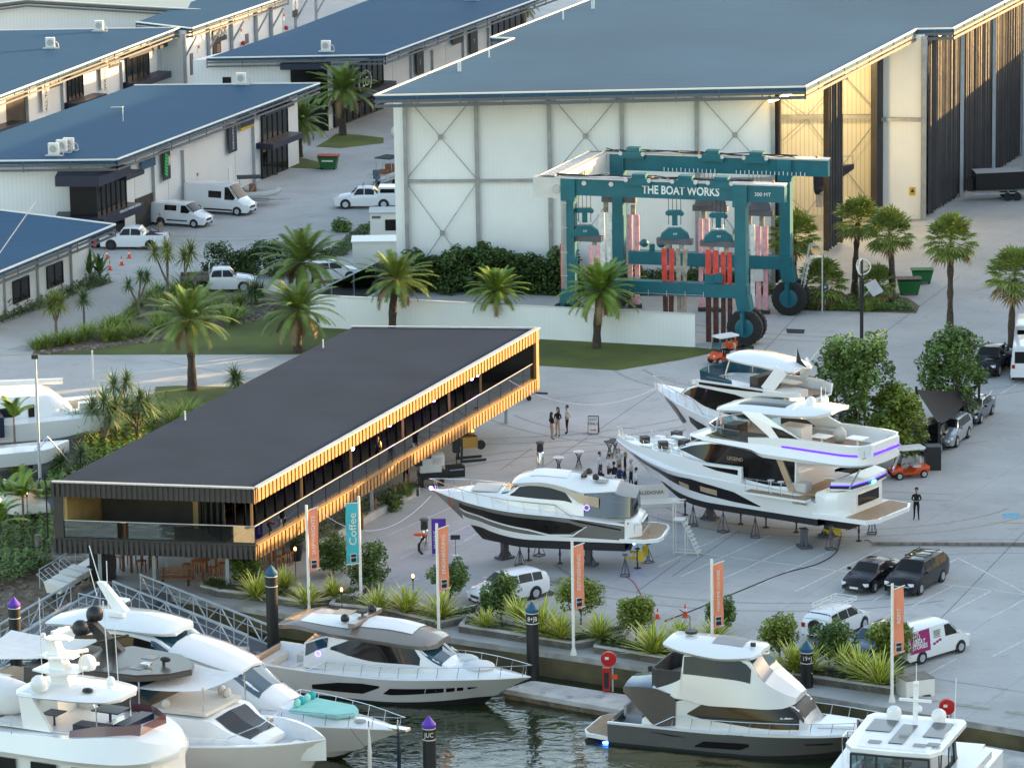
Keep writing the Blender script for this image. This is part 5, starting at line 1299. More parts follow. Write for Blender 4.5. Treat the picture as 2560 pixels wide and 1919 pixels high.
# ================= YACHTS =================
def hull(t, xs, xb, xw, B, zk, zc, zb, sheer, top='gelcoat', boot='white_paint', bottom='antifoul', deck='gelcoat', crown=.1, ins=.14, trim=None, xm=None, step=.5, fl=.90, deckfn=None):
    """xs stern, xb bow tip, xw stem at the chine; sheer = [(x,z)...]"""
    sx = [a for a, b in sorted(sheer)]; sz = [b for a, b in sorted(sheer)]; xm = xm if xm is not None else xs+(xb-xs)*.45; K = []
    N_ = 15
    for i in range(N_+1):
        x = xs+(xb-xs)*(1-(1-i/N_)**1.25); zs = pchip(sx, sz, x)
        u = max(0, (x-xm)/(xb-xm)); b = B*(1-u**2.3); b = max(b, .02)*(1-.05*max(0, (xm-x)/(xm-xs)))
        u2 = max(0, (x-xm)/(xw-xm)); bc = B*fl*max(0, 1-u2**1.9); 
        if x <= xw: c_ = (max(bc, .015), zc+(u2**3)*.30); k = (.01, zk+(zc-zk)*max(0,u2)**2.5); bt = (bc+(b-bc)*.25, zb+(u2**2)*.35)
        else:
            f_ = (x-xw)/(xb-xw); zz = zc+.30+(zs-zc-.30)*f_**.85; k = (.01, zz); c_ = (.015, zz); g_ = max(0, 1-f_*1.2); z2 = max(zb+.35, zz); bt = (b*.25*g_+.015, min(z2, zs-.02))
        g = b*(1-ins/B); zd = (deckfn(x) if deckfn else zs+crown)
        K.append((x, [k, c_, bt, (b, zs), (b*.985, zs+.05), (max(g-.05,.01), zs+.06), (max(g*.62,.005), zd), (0, zd+.02)]))
    lo = Loft(K)
    lo.body(v0=0, v1=1, step=step).build('hull_bottom', bottom, t, smooth=35)
    lo.body(v0=1, v1=2, step=step, cap=False).build('boot_stripe', boot, t, smooth=35)
    lo.body(v0=2, v1=3, step=step).build('topsides', top, t, smooth=35)
    lo.body(v0=3, v1=7, step=step).build('deck', deck, t, smooth=35)
    return lo
def hrail(lo, t, x0, x1, h=.65, n=9, v=4.5, ends=True, name='bow_rail', m='chrome', mid=False):
    mb = MB()
    for s in (1, -1):
        pts = [lo.P(x0+(x1-x0)*i/n, v, s) for i in range(n+1)]
        top = [p+Vector((.12, 0, h*(1 if 0 < i or not ends else .1))) for i, p in enumerate(pts)]
        if s == 1: tops = [top]; 
        else: tops.append(top)
        for p, q in zip(pts, top): mb.tube([p, q], .018, 4)
        mb.tube(top, .022, 5)
        if mid: mb.tube([(a+b_)/2 for a, b_ in zip(pts, top)], .015, 4)
    mb.tube([tops[0][-1], (tops[0][-1]+tops[1][-1])/2+Vector((.35,0,.02)), tops[1][-1]], .022, 5)
    return mb.build(name, m, t)
def dome(t, x, y, z, r, m='white_paint', name='satellite_dome', base=True):
    mb = MB().lathe([(r*.55,-r*.55),(r*.85,-r*.5),(r*.98,-r*.1),(r*.97,r*.35),(r*.80,r*.75),(r*.45,r*1.02),(.02,r*1.12)], (x,y,z+r*.55), 16)
    if base: mb.lathe([(r*.30,0),(r*.25,r*.1)], (x,y,z-.02), 10)
    return mb.build(name, m, t, smooth=50)
def plate(poly, z0, z1, mb=None): return (mb or MB()).prism(poly, z0, z1)
def sym(pts): return list(pts)+[(x, -y) for x, y in reversed(pts) if abs(y) > 1e-6]
def roofshell(t, keys, name='hardtop', m='gelcoat', th=.14, step=.3, smooth=50):
    """keys (x, halfwidth, z edge, z centre)"""
    K = [(x, [(0.0, zc-th), (b*.9, ze-th*.9), (b, ze-.02), (b*.94, ze+.05), (b*.5, ze+(zc-ze)*.8), (0, zc)]) for x, b, ze, zc in keys]
    lo = Loft(K); lo.body(step=step).build(name, m, t, smooth=smooth); return lo
def yth(name_label, org, h, cat='motor yacht'): return thing('motor_yacht', name_label, cat, (org[0], org[1], 0), R(h))
def glaz(t, lo, keys, sides=(1,-1), m='dark_glass', off=.015, name='window', nv=3, step=.25):
    for s in sides: lo.patch(keys, off, sides=(s,), nv=nv, step=step).build(name, m, t, smooth=60)
def seatbox(t, x0, x1, y0, y1, z, h=.42, m='cushion', name='seat', back=None):
    MB().bx(x0,x1,y0,y1,z,z+h).build(name, m, t)
    if back: MB().bx(*back).build('seat_back', m, t)
def stand(px, py, h, label, kind=0, grp='boat stands under the yachts'):
    if 'std%d' % kind not in CR:
        mb = MB()
        if kind == 0:
            for a in range(4): mb.tube([(.36*math.cos(a*1.571+.78),.36*math.sin(a*1.571+.78),.02),(.03*math.cos(a*1.571),.03*math.sin(a*1.571),.8)], .022, 4)
            mb.bar((-.26,-.26,.03),(.26,-.26,.03),.04,.04).bar((-.26,.26,.03),(.26,.26,.03),.04,.04).bar((-.26,-.26,.03),(-.26,.26,.03),.04,.04).bar((.26,-.26,.03),(.26,.26,.03),.04,.04)
            mb.tube([(0,0,.1),(0,0,1.)], .035, 6); mb.box((0,0,1.),(.28,.22,.05))
        elif kind == 1: mb.tube([(0,0,0),(0,0,1)], .05, 6); mb.box((0,0,.02),(.3,.3,.04)); mb.box((0,0,.98),(.25,.25,.05)); mb.tube([(0,0,.4),(0,0,.55)],.07,6)
        else: mb.box((0,0,.06),(1.0,.7,.12)); mb.box((0,0,.5),(.35,.35,.9)); mb.tube([(-.45,0,.1),(0,0,.8)],.05,5); mb.tube([(.45,0,.1),(0,0,.8)],.05,5); mb.box((0,0,.97),(.6,.4,.06))
        CR['std%d' % kind] = mb.mesh('boat_stand', 'hook_grey' if kind != 1 else 'plastic')
    o = bpy.data.objects.new('boat_stand', CR['std%d' % kind]); COL.objects.link(o); o.location = G(px, py); o.scale = (1,1,h); o.rotation_euler = (0,0,.3*kind+px*.01)
    return tag(o, label, 'boat stand', grp)
# ---- Y1 grey sport yacht on stands
y1 = yth('grey hulled sport yacht with clear rear canopy standing on stands in the yard', (6.70,245.19), 168)
lo = hull(y1, 0, 11.7, 9.0, 2.12, 1.05, 1.45, 1.95, [(-.1,2.95),(3.2,3.32),(7.1,3.6),(10.7,4.05),(11.7,4.2)], top='hull_grey', boot='antifoul', crown=.5, deckfn=lambda x: pchip([0,2,6.9,9.5,11.2,11.7],[3.3,3.7,4.42,4.35,4.2,4.22],x))
lo.patch([(.02,2.0,2.16),(5,2.0,2.2),(9.8,2.0,2.3)], .02, nv=2).build('white_band', 'white_paint', y1); glaz(y1, lo, [(2.4,2.62,2.66),(3.2,2.34,2.80),(4.4,2.28,2.84),(5.5,2.42,2.84),(9.9,2.62,2.84)]); lo.patch([(2.2,2.70,2.74),(3.0,2.22,2.30),(4.4,2.18,2.25),(5.6,2.36,2.42),(9.9,2.53,2.60)], .02).build('hull_accent', 'white_paint', y1)
glaz(y1, lo, [(.2,2.72,2.80),(2.6,2.86,2.95),(3.2,2.93,2.95)])
cab = Loft([(7.6,[(1.5,4.1),(1.25,4.38),(1.15,4.42),(0,4.45)]),(6.9,[(1.62,3.9),(1.50,4.40),(1.35,4.55),(0,4.6)]),(6.2,[(1.72,3.8),(1.62,4.35),(1.45,4.98),(0,5.15)]),(5.2,[(1.78,3.7),(1.68,4.28),(1.45,5.15),(0,5.4)]),(3.4,[(1.8,3.5),(1.72,4.2),(1.5,5.0),(0,5.3)]),(2.4,[(1.85,3.4),(1.75,3.9),(1.55,4.7),(0,4.9)])])
cab.body(step=.3).build('cabin', 'gelcoat', y1, smooth=35)
glaz(y1, cab, [(3.1,1.0,1.1),(3.6,1.05,1.75),(6.2,1.05,1.92),(6.75,1.05,1.3)], m='dark_glass'); cab.patch([(6.25,2.05,3.),(6.95,1.75,3.),(7.3,1.5,3.)], .015, nv=5).build('windscreen', 'blue_glass', y1, smooth=60)
rs = roofshell(y1, [(6.75,.9,5.0,5.1),(6.4,1.4,5.12,5.3),(5.2,1.62,5.25,5.55),(3.4,1.68,5.0,5.52),(2.4,1.62,4.75,5.35),(.6,1.35,4.85,5.1)], th=.16)
lo_ = Loft([(6.5,[(1.45,5.12),(1.5,5.02)]),(5.0,[(1.68,5.28),(1.74,5.08)]),(3.5,[(1.75,5.05),(1.82,4.78)]),(2.6,[(1.80,4.7),(1.88,4.2)]),(1.5,[(1.86,4.55),(1.92,3.95)])]); lo_.body(step=.3, cap=False).build('side_arch', 'champagne', y1, smooth=60)
rs.patch([(3.5,3.9,5),(5.7,3.9,5)],.03,nv=4).build('sunroof','white_paint',y1,smooth=60)
roofshell(y1, [(.9,1.3,4.78,5.05),(.2,1.4,4.6,4.9),(-.55,1.25,4.45,4.7)], 'canopy_top', 'cushion_grey', .04)
cv = Loft([(2.3,[(1.9,3.5),(1.5,4.7)]),(.8,[(1.85,3.4),(1.4,4.7)]),(-.35,[(1.3,3.35),(1.15,4.45)]),(-.45,[(.05,3.35),(.05,4.5)])]); cv.body(cap=False, step=.3).build('clear_canopy', 'tint', y1, smooth=60)
MB().bx(-.2,2.4,-1.8,1.8,3.0,3.12).build('cockpit_floor', 'teak', y1); seatbox(y1,.1,.8,-1.3,1.3,3.1)
tr = Loft([(0,[(2.0,2.2),(1.9,3.2),(1.4,3.3),(0,3.3)]),(-.7,[(1.35,2.2),(1.3,3.0),(1.1,3.1),(0,3.1)]),(-.85,[(1.2,2.2),(1.2,2.6),(1.0,2.7),(0,2.7)])]); tr.body(step=.2).build('transom', 'gelcoat', y1, smooth=40); MB().bx(-.87,-.75,-.9,.9,2.4,2.95).build('transom_grille', 'hull_grey', y1)
plate(sym([(-2.1,1.0),(-1.9,1.7),(-1.2,2.1),(0.3,2.12)]), 2.0, 2.2).build('swim_platform', 'gelcoat', y1); plate(sym([(-1.95,1.0),(-1.8,1.55),(-1.15,1.9),(-.2,1.9)]), 2.2, 2.225).build('platform_decking', 'teak', y1)
hrail(lo, y1, 3.0, 11.4, .62, 9, mid=False)
mb = MB()
for s in (1,-1): mb.tube([(-.5,s*1.5,2.2),(-.5,s*1.5,2.95),(-1.3,s*1.5,2.95),(-1.3,s*1.5,2.2)], .022, 5)
mb.build('platform_rail', 'chrome', y1); plate([(9.2,.9),(9.2,-.9),(7.6,-1.0),(7.6,1.0)],4.44,4.5).build('sun_pad','cushion',y1)
dome(y1, 2.5, -.5, 5.35, .2, 'black'); dome(y1, 1.9, .6, 5.3, .2, 'black'); MB().bar((2.6,-.1,5.6),(2.6,1.1,5.6),.1,.1).lathe([(.2,0),(.18,.15)],(2.6,.5,5.4),10).build('radar', 'plastic', y1); MB().bx(1.2,1.9,.2,.9,5.2,5.24).bx(1.,1.6,-.9,-.3,5.2,5.24).build('roof_hatch', 'cushion_grey', y1)
for (x, y, r) in ((.4,.7,0),(.4,-.7,0)): MB().lathe([(.05,-.3),(.09,.3)],(x-.5,y,.75),8,'x').box((x-.65,y,.75),(.05,.75,.14)).box((x-.65,y,.75),(.05,.14,.75)).box((x-1.1,y,.85),(.35,.06,.6)).build('propeller','yellow_paint',y1)
MB().ball((-.4,1.2,1.75),.08,8).build('underwater_lamp','lamp_blue',y1); MB().ball((11.75,0,4.3),.10,8).build('bow_lamp','lamp_purple',y1)
em = y1.matrix_world; rg = MB(); p0 = cab.P(2.55, .8, 1, .05)
rg.tube([(2.2+.16*math.cos(k*.628),1.93,3.95+.16*math.sin(k*.628)) for k in range(11)],.02,4); rg.build('round_logo','lamp_logo',y1)
for i, (px, py) in enumerate(((1300,1414),(1563,1439),(1620,1405),(1348,1388))): stand(px, py, 1.25 if i < 2 else 1.1, 'grey four legged boat stand under the grey sport yacht', 0, 'four legged stands under the grey yacht')
for px, py in ((1322,1400),(1400,1408),(1594,1420)): stand(px, py, 1.2, 'thin black prop under the grey sport yacht hull', 1, 'thin props under the grey yacht')
for px, py in ((1262,1395),(1472,1412)): stand(px, py, 1.05, 'heavy keel block stand beneath the grey sport yacht', 2, 'keel stands under the grey yacht')
# ---- Y2 big flybridge yacht on stands
y2 = yth('large white flybridge yacht on stands with violet strip lighting and a teak stern platform', (18.08,250.95), 144)
lo = hull(y2, -1.3, 14.6, 11.0, 2.75, 1.15, 1.5, 1.9, [(-1.3,2.75),(-.9,3.05),(3.8,3.35),(6.4,3.45),(8.1,3.45),(12.7,3.9),(14.6,4.1)], top='gelcoat', boot='antifoul', crown=.3, deckfn=lambda x: pchip([-1.3,3.8,6.4,8.8,12,14.6],[3.2,3.3,4.3,4.55,4.3,4.2],x))
glaz(y2, lo, [(2.6,2.16,2.20),(4.4,2.20,2.62),(7.5,2.34,2.84),(9.4,2.46,2.80),(12.6,2.76,2.88)])
for (a, b_) in ((5.6,6.8),(7.7,8.5)): glaz(y2, lo, [(a,2.34,2.56),(b_,2.42,2.62)], m='tan_panel', off=.02, name='lit_window')
bw = Loft([(3.85,[(2.72,3.3),(2.66,4.35),(2.5,4.38),(2.45,3.5)]),(6.4,[(2.66,3.4),(2.62,4.30),(2.45,4.32),(2.4,3.6)]),(8.8,[(2.3,3.5),(2.25,4.4),(2.1,4.42),(2.0,3.8)]),(12.7,[(1.05,3.9),(1.05,4.35),(.9,4.37),(.8,4.1)]),(14.5,[(.04,4.1),(.04,4.5),(.03,4.5),(.02,4.3)])]); bw.body(cap=True).build('bulwark', 'gelcoat', y2, smooth=30)
bw.patch([(4.1,.55,.85),(5.6,.62,.85),(6.6,.8,.85)], .02).build('bulwark_window', 'dark_glass', y2)
cab = Loft([(9.2,[(1.6,3.8),(1.5,4.55),(1.3,4.65),(0,4.7)]),(8.6,[(2.0,3.7),(1.85,4.6),(1.6,4.95),(0,5.05)]),(7.2,[(2.2,3.5),(2.1,4.4),(1.85,5.35),(0,5.55)]),(4.4,[(2.25,3.3),(2.2,3.7),(2.05,5.55),(0,5.8)]),(2.0,[(2.25,3.2),(2.2,3.45),(2.15,5.25),(0,5.5)]),(.4,[(2.2,3.2),(2.15,3.6),(2.1,5.2),(0,5.3)])])
cab.body(step=.3).build('cabin', 'gelcoat', y2, smooth=35)
glaz(y2, cab, [(.5,.9,1.95),(3.2,.9,1.96),(4.4,.9,1.92),(6.5,.95,1.92),(8.0,1.0,1.7),(8.8,1.1,1.35)])
cab.patch([(7.3,2.05,3.),(8.5,1.75,3.),(9.05,1.4,3.)], .015, nv=5).build('windscreen', 'dark_glass', y2, smooth=60)
for s in (1,-1): MB().bar((.6,s*2.25,3.3),(1.6,s*2.2,5.3),.12,.4).build('side_pillar', 'tan_panel', y2)
fd = Loft([(8.4,[(.0,5.3),(.9,5.35),(1.3,5.45),(1.2,5.6),(0,5.6)]),(7.,[(0,5.25),(1.7,5.3),(2.0,5.5),(1.9,5.7),(0,5.75)]),(3.5,[(0,5.15),(2.1,5.25),(2.45,5.5),(2.3,5.8),(0,5.8)]),(2.4,[(0,5.1),(2.6,5.15),(2.75,5.4),(2.45,5.85),(0,5.8)]),(-2.6,[(0,5.2),(2.5,5.2),(2.75,5.4),(2.5,5.85),(0,5.8)]),(-3.9,[(0,5.2),(2.1,5.25),(2.35,5.4),(2.2,5.85),(0,5.8)]),(-4.4,[(0,5.25),(1.3,5.3),(1.5,5.4),(1.4,5.85),(0,5.8)])]); fd.body(step=.4).build('flybridge_deck', 'gelcoat', y2, smooth=35)
co_ = Loft([(3.6,[(2.32,5.8),(2.35,6.15),(2.2,6.17),(2.15,5.8)]),(0,[(2.48,5.8),(2.52,6.5),(2.3,6.52),(2.25,5.8)]),(-2.6,[(2.5,5.8),(2.55,6.5),(2.3,6.52),(2.25,5.8)]),(-3.9,[(2.2,5.8),(2.25,6.5),(2.0,6.52),(1.95,5.8)]),(-4.3,[(1.4,5.8),(1.45,6.5),(1.3,6.52),(1.2,5.8)])]); co_.body(step=.4).build('flybridge_coaming', 'gelcoat', y2, smooth=35)
MB().bx(-4.45,-4.2,-1.45,1.45,5.8,6.52).build('flybridge_coaming', 'gelcoat', y2); MB().bx(-4.2,6.8,-2.1,2.1,5.80,5.83).build('flybridge_floor', 'teak', y2)
co_.patch([(-3.85,.12,.3),(-2.6,.12,.3),(1.2,.12,.3)], .03).build('strip_lamp', 'lamp_strip', y2); MB().bx(-4.5,-4.45,-1.45,1.45,5.9,6.05).build('strip_lamp', 'lamp_strip', y2)
ws = Loft([(7.3,[(.05,5.75),(.05,6.35)]),(7.0,[(1.1,5.75),(1.3,6.35)]),(6.2,[(1.8,5.75),(2.0,6.4)]),(4.2,[(2.15,5.8),(2.3,6.4)])]); ws.body(cap=False).build('wind_screen', 'clear_blue', y2, smooth=60)
mb = MB()
for s in (1,-1): mb.tube([(4.2,s*2.3,6.42),(6.2,s*2.02,6.42),(7.0,s*1.3,6.38),(7.32,0,6.38)], .04, 5)
mb.build('screen_rail', 'chrome', y2)
for s in (1,-1): MB().prism([(1.6,s*2.3),(4.2,s*2.25),(4.2,s*2.18),(1.6,s*2.22)], 5.85, 6.45).build('side_panel', 'bronze_dark', y2)
r2_ = roofshell(y2, [(6.6,1.0,7.35,7.4),(6.2,1.7,7.4,7.55),(4.5,2.05,7.6,7.95),(1.5,2.1,7.7,8.1),(-.6,1.7,7.85,8.15),(-1.3,1.0,8.0,8.1)], th=.22)
r2_.patch([(1.7,3.75,5),(5.0,3.75,5)],.02,nv=4).build('open_roof_panel','dark_glass',y2,smooth=60)
for s in (1,-1):
    MB().add([(4.2,s*2.1,7.6),(2.9,s*2.1,7.7),(-.2,s*2.42,6.4),(1.5,s*2.42,6.0),(4.2,s*1.95,7.5),(2.9,s*1.95,7.6),(-.2,s*2.25,6.4),(1.5,s*2.25,6.0)], [(0,1,2,3),(7,6,5,4),(0,4,5,1),(1,5,6,2),(2,6,7,3),(3,7,4,0)]).build('roof_arch', 'gelcoat', y2)
    MB().add([(2.0,s*2.36,7.0),(1.2,s*2.39,6.9),(-.1,s*2.45,6.45),(1.2,s*2.45,6.2)], [(0,1,2,3)]).build('arch_window', 'dark_glass', y2)
    MB().bar((5.9,s*1.6,5.9),(6.1,s*1.5,7.4),.1,.1).build('roof_post', 'chrome', y2)
    MB().bar((-3.4,s*2.4,4.0),(-4.0,s*2.2,5.2),.10,.10).build('cockpit_post', 'chrome', y2)
seatbox(y2,-4.1,-3.4,-1.9,1.9,5.83,.4); seatbox(y2,-3.4,-1.6,1.5,2.2,5.83,.4); seatbox(y2,-.2,1.6,-2.1,-1.4,5.83,.4)
for x, y in ((-2.6,.2),(-.6,.9)): MB().bx(x-.55,x+.55,y-.45,y+.45,6.45,6.5).bar((x,y,5.83),(x,y,6.45),.1,.1).build('table','white_paint',y2)
MB().bx(.8,2.4,-.3,.9,5.83,6.75).build('wet_bar','gelcoat',y2); MB().bx(5.0,5.9,.2,1.4,5.83,6.5).build('helm_console','bronze_dark',y2); MB().ball((-.9,-.6,6.3),.42,10,(1,1,1.2)).build('covered_seat','cushion',y2,smooth=True); plate([(6.6,1.1),(6.6,-1.1),(5.9,-1.5),(5.9,1.5)],5.85,6.15).build('sun_pad','cushion',y2)
MB().bx(-2.4,.5,-2.3,2.3,3.2,3.3).build('cockpit_floor','teak',y2); seatbox(y2,-2.4,-1.7,-1.8,1.8,3.3,.5); MB().bx(-1.5,-.6,-.8,.8,3.95,4.0).bar((-1.,0,3.3),(-1.,0,3.95),.12,.12).build('table','white_paint',y2); seatbox(y2,-.3,.9,1.5,2.2,3.3,.5)
st_ = Loft([(-2.4,[(2.4,3.3),(2.45,4.05),(2.3,4.1),(2.2,3.3)]),(-2.8,[(1.9,3.3),(1.95,4.05),(1.8,4.1),(1.7,3.3)])]); 
ts = Loft([(-1.2,[(2.55,2.2),(2.6,3.4),(2.4,3.5),(0,3.5)]),(-2.5,[(2.2,2.2),(2.35,3.0),(2.2,3.6),(0,3.6)]),(-3.0,[(1.7,2.2),(1.85,2.9),(1.75,3.7),(0,3.7)]),(-3.2,[(1.5,2.2),(1.6,2.8),(1.55,3.9),(0,3.9)])]); ts.body(step=.3).build('transom','gelcoat',y2,smooth=35)
MB().prism(sym([(-2.2,2.5),(-3.3,1.9),(-3.5,0)]),3.75,4.25).build('aft_coaming','gelcoat',y2); MB().prism(sym([(-2.15,2.53),(-3.32,1.93),(-3.53,0)]),3.85,4.02).build('strip_lamp','navy',y2); MB().prism(sym([(-2.15,2.54),(-3.33,1.94),(-3.54,0)]),4.03,4.07).build('strip_lamp','lamp_strip',y2)
MB().bx(-3.28,-3.2,-1.1,1.1,2.7,3.35).build('garage_window','dark_glass',y2); MB().ball((-3.6,.0,3.95),.14,8,(.3,2,.8)).build('stern_lamp','lamp_teal',y2)
plate(sym([(-5.0,1.7),(-4.6,2.5),(-1.0,2.7)]), 2.0, 2.25).build('swim_platform','gelcoat',y2); plate(sym([(-4.85,1.7),(-4.5,2.35),(-3.2,2.45)]), 2.25, 2.275).build('platform_decking','teak',y2)
plate([(3.3,2.7),(3.3,3.35),(-1.0,3.35),(-1.0,2.7)], 3.02, 3.14).build('fold_down_balcony','gelcoat',y2); plate([(3.2,2.2),(3.2,3.25),(-.9,3.25),(-.9,2.2)], 3.15, 3.17).build('balcony_decking','teak',y2)
mb = MB()
for k in range(6): mb.tube([(3.2-k*.82,3.28,3.15),(3.2-k*.82,3.28,4.0)],.018,4)
mb.tube([(3.2,3.28,3.95),(-.9,3.28,3.95)],.012,4); mb.build('balcony_rail','chrome',y2)
for x in (1.6,.9): MB().lathe([(.2,0),(.22,.03)],(x,3.0,3.95),12).tube([(x,3.0,3.17),(x,3.0,3.95)],.03,5).build('bar_stool','white_paint',y2)
text('LEGEND',.3,frame3((4.6,2.22,4.7),(-1,0,0),(0,0,1)),'lettering','tan_panel',y2); text('AXIFONO',.22,frame3((-.2,2.72,2.75),(-1,0,0)),'lettering','fascia_grey',y2)
for (x, y, w_) in ((10.6,.5,.9),(10.4,-.5,.9),(9.9,1.1,.7),(11.4,0,.6)): MB().box((x,y,4.75),(w_,.42,.08)).build('foredeck_table','white_paint',y2)
for (x, y) in ((11.9,.9),(10.2,1.45),(11.0,-1.2),(9.6,-1.3),(9.4,.4)): MB().box((x,y,4.7),(.55,.5,.4),x).build('foredeck_seat','bronze_dark',y2)
hrail(bw, y2, 7.5, 14.2, .55, 8, v=2.5); 
mb = MB().bar((1.6,-.6,8.15),(1.6,.9,8.4),.15,.15); mb.tube([(-.3,.5,8.1),(-.3,.5,9.3)],.03,5).tube([(.2,-.8,8.1),(.2,-.8,9.0)],.02,4); mb.build('antenna_mast','white_paint',y2); dome(y2,.6,.2,8.1,.28); dome(y2,.3,-.9,8.05,.22)
for (x, y) in ((-1.0,.9),(-1.0,-.9)): MB().lathe([(.05,-.3),(.09,.3)],(x,y,.85),8,'x').box((x-.2,y,.85),(.05,.8,.16)).box((x-.2,y,.85),(.05,.16,.8)).box((x-.7,y,.9),(.4,.06,.5)).build('propeller','yellow_paint',y2)
MB().bx(-2.9,-1.2,-1.6,1.6,1.3,2.0).build('stern_gear','antifoul',y2)
for i, (px, py) in enumerate(((1733,1313),(1808,1330),(1888,1343),(2077,1373),(2180,1334))): stand(px, py, 1.45, 'grey four legged boat stand under the big flybridge yacht', 0, 'four legged stands under the flybridge yacht')
for px, py in ((1713,1287),(1852,1310),(1915,1318),(1991,1330),(2147,1352)): stand(px, py, 1.3, 'thin black prop under the big flybridge yacht hull', 1, 'thin props under the flybridge yacht')
for px, py in ((1775,1297),(2070,1340),(2010,1368)): stand(px, py, 1.15, 'heavy keel block stand beneath the flybridge yacht', 2, 'keel stands under the flybridge yacht')
# ---- Y3 yacht behind Y2
o3 = G(1637,968,4.6)
y3 = yth('white flybridge yacht with angular dark hull windows, parked behind the larger one', (o3.x, o3.y), 140)
lo = hull(y3, -15, 0, -3.2, 2.35, 1.1, 1.5, 1.7, [(-15,3.1),(-8,3.6),(-3,4.2),(0,4.6)], top='gelcoat', boot='gelcoat', crown=.3)
glaz(y3, lo, [(-3.3,2.45,2.5),(-2.6,2.25,2.86),(-1.9,2.3,2.9),(-1.3,2.6,2.9)]); glaz(y3, lo, [(-9,2.3,2.5),(-7.5,2.2,2.6),(-5.2,2.35,2.72),(-3.9,2.55,2.76)])
cab = Loft([(-2.6,[(1.0,4.3),(.95,4.5),(.9,4.6),(0,4.65)]),(-3.6,[(1.5,4.1),(1.4,4.8),(1.2,5.3),(0,5.4)]),(-5.5,[(1.9,3.9),(1.8,4.4),(1.6,5.8),(0,5.9)]),(-9.5,[(1.95,3.6),(1.9,4.0),(1.7,5.5),(0,5.7)])]); cab.body(step=.3).build('cabin','gelcoat',y3,smooth=35)
glaz(y3, cab, [(-9.,.95,1.8),(-5.4,1.0,1.95),(-3.9,1.05,1.8),(-3.3,1.1,1.4)]); cab.patch([(-4.4,2.1,3),(-3.4,1.8,3),(-2.9,1.5,3)],.015,nv=5).build('windscreen','dark_glass',y3,smooth=60)
fl_ = Loft([(-3.6,[(0,5.4),(.8,5.45),(.9,5.7),(.8,5.72),(.7,5.6)]),(-5,[(0,5.5),(1.8,5.6),(2.0,6.1),(1.9,6.12),(1.8,5.7)]),(-11,[(0,5.4),(2.1,5.5),(2.3,6.2),(2.1,6.22),(2.0,5.6)]),(-12.6,[(0,5.4),(1.6,5.5),(1.8,6.2),(1.6,6.22),(1.5,5.6)])]); fl_.body(step=.4).build('flybridge','gelcoat',y3,smooth=35)
MB().bx(-12.2,-4.4,-1.6,1.6,5.66,5.70).build('flybridge_floor','teak',y3)
ws = Loft([(-4.3,[(.05,5.7),(.05,6.55)]),(-4.8,[(1.5,5.9),(1.6,6.65)]),(-7.6,[(1.95,6.1),(2.0,6.4)])]); ws.body(cap=False).build('wind_screen','blue_glass',y3,smooth=60); fl_.patch([(-10.2,1.75,1.9),(-7,1.45,1.85),(-5,1.4,1.75)],.02).build('side_flash','dark_glass',y3)
roofshell(y3, [(-6.2,.7,7.6,7.65),(-6.8,1.4,7.6,7.85),(-8.5,1.7,7.55,7.95),(-10.6,1.55,7.4,7.8),(-11.6,1.0,7.3,7.5)], th=.18)
for s in (1,-1): MB().bar((-10.2,s*1.9,6.1),(-11.0,s*1.4,7.4),.15,.8).build('roof_arch','gelcoat',y3); MB().tube([(-6.6,s*1.5,6.2),(-6.9,s*1.2,7.6)],.05,5).build('roof_post','chrome',y3)
seatbox(y3,-12.2,-10.6,.3,1.7,5.7,.45,'cushion'); seatbox(y3,-9.0,-8.4,-1.2,1.2,5.7,.9,'bronze_dark'); MB().bx(-11.3,-9.7,-.5,.5,6.3,6.36).build('table','tan_panel',y3)
hrail(lo, y3, -5.5, -.3, .7, 6); hrail(lo, y3, -10.5, -6, .6, 5, name='side_rail')
MB().tube([(-11,0,7.5),(-11.2,0,8.6)],.03,5).build('flag_staff','chrome',y3); MB().add([(-11.2,0,8.5),(-11.5,.1,7.9),(-11.9,.0,7.4),(-11.1,.05,7.6)],[(0,1,2,3)]).build('furled_flag','canvas_dark',y3); MB().tube([(-11.4,-.6,7.4),(-12.6,-.9,8.9)],.015,4).build('whip_antenna','white_paint',y3)
# ---- Y4 white/brown motor yacht afloat
def wfr(px, py, h, yoff):
    p = G(px, py, WZ); a = R(h); return (p.x+math.sin(a)*yoff, p.y-math.cos(a)*yoff)
y4 = yth('pearl white motor yacht with taupe hardtop moored at the walkway end', wfr(1000,1766,-24,-2.2), -24)
lo = hull(y4, -9.1, 6.6, 3.9, 2.25, -1.9, -1.6, -1.28, [(-9.1,.1),(-5,-.05),(-1,0),(2.5,.18),(6.6,.30)], top='pearl', boot='antifoul', crown=.25, trim='gelcoat', deckfn=lambda x: pchip([-9.1,-7,-6,1,4,6.6],[-.6,-.6,.2,.75,.5,.33],x))
glaz(y4, lo, [(-1.0,2.35,2.38),(-.6,2.32,2.62),(3.2,2.45,2.62),(3.9,2.56,2.60)]); glaz(y4, lo, [(-5.2,2.25,2.45),(-3.6,2.25,2.68),(-2.2,2.28,2.75),(-1.2,2.62,2.7)])
cab = Loft([(2.4,[(1.2,.3),(1.1,.6),(1.0,.68),(0,.75)]),(1.6,[(1.5,.2),(1.4,.75),(1.25,1.05),(0,1.2)]),(.4,[(1.75,.15),(1.7,.8),(1.4,1.75),(0,1.9)]),(-1.5,[(1.85,.1),(1.82,.8),(1.55,1.9),(0,2.1)]),(-4.2,[(1.9,.1),(1.88,1.1),(1.6,1.9),(0,2.1)]),(-5.8,[(1.9,.1),(1.85,.6),(1.7,1.4),(0,1.6)])]); cab.body(step=.25).build('cabin','gelcoat',y4,smooth=35)
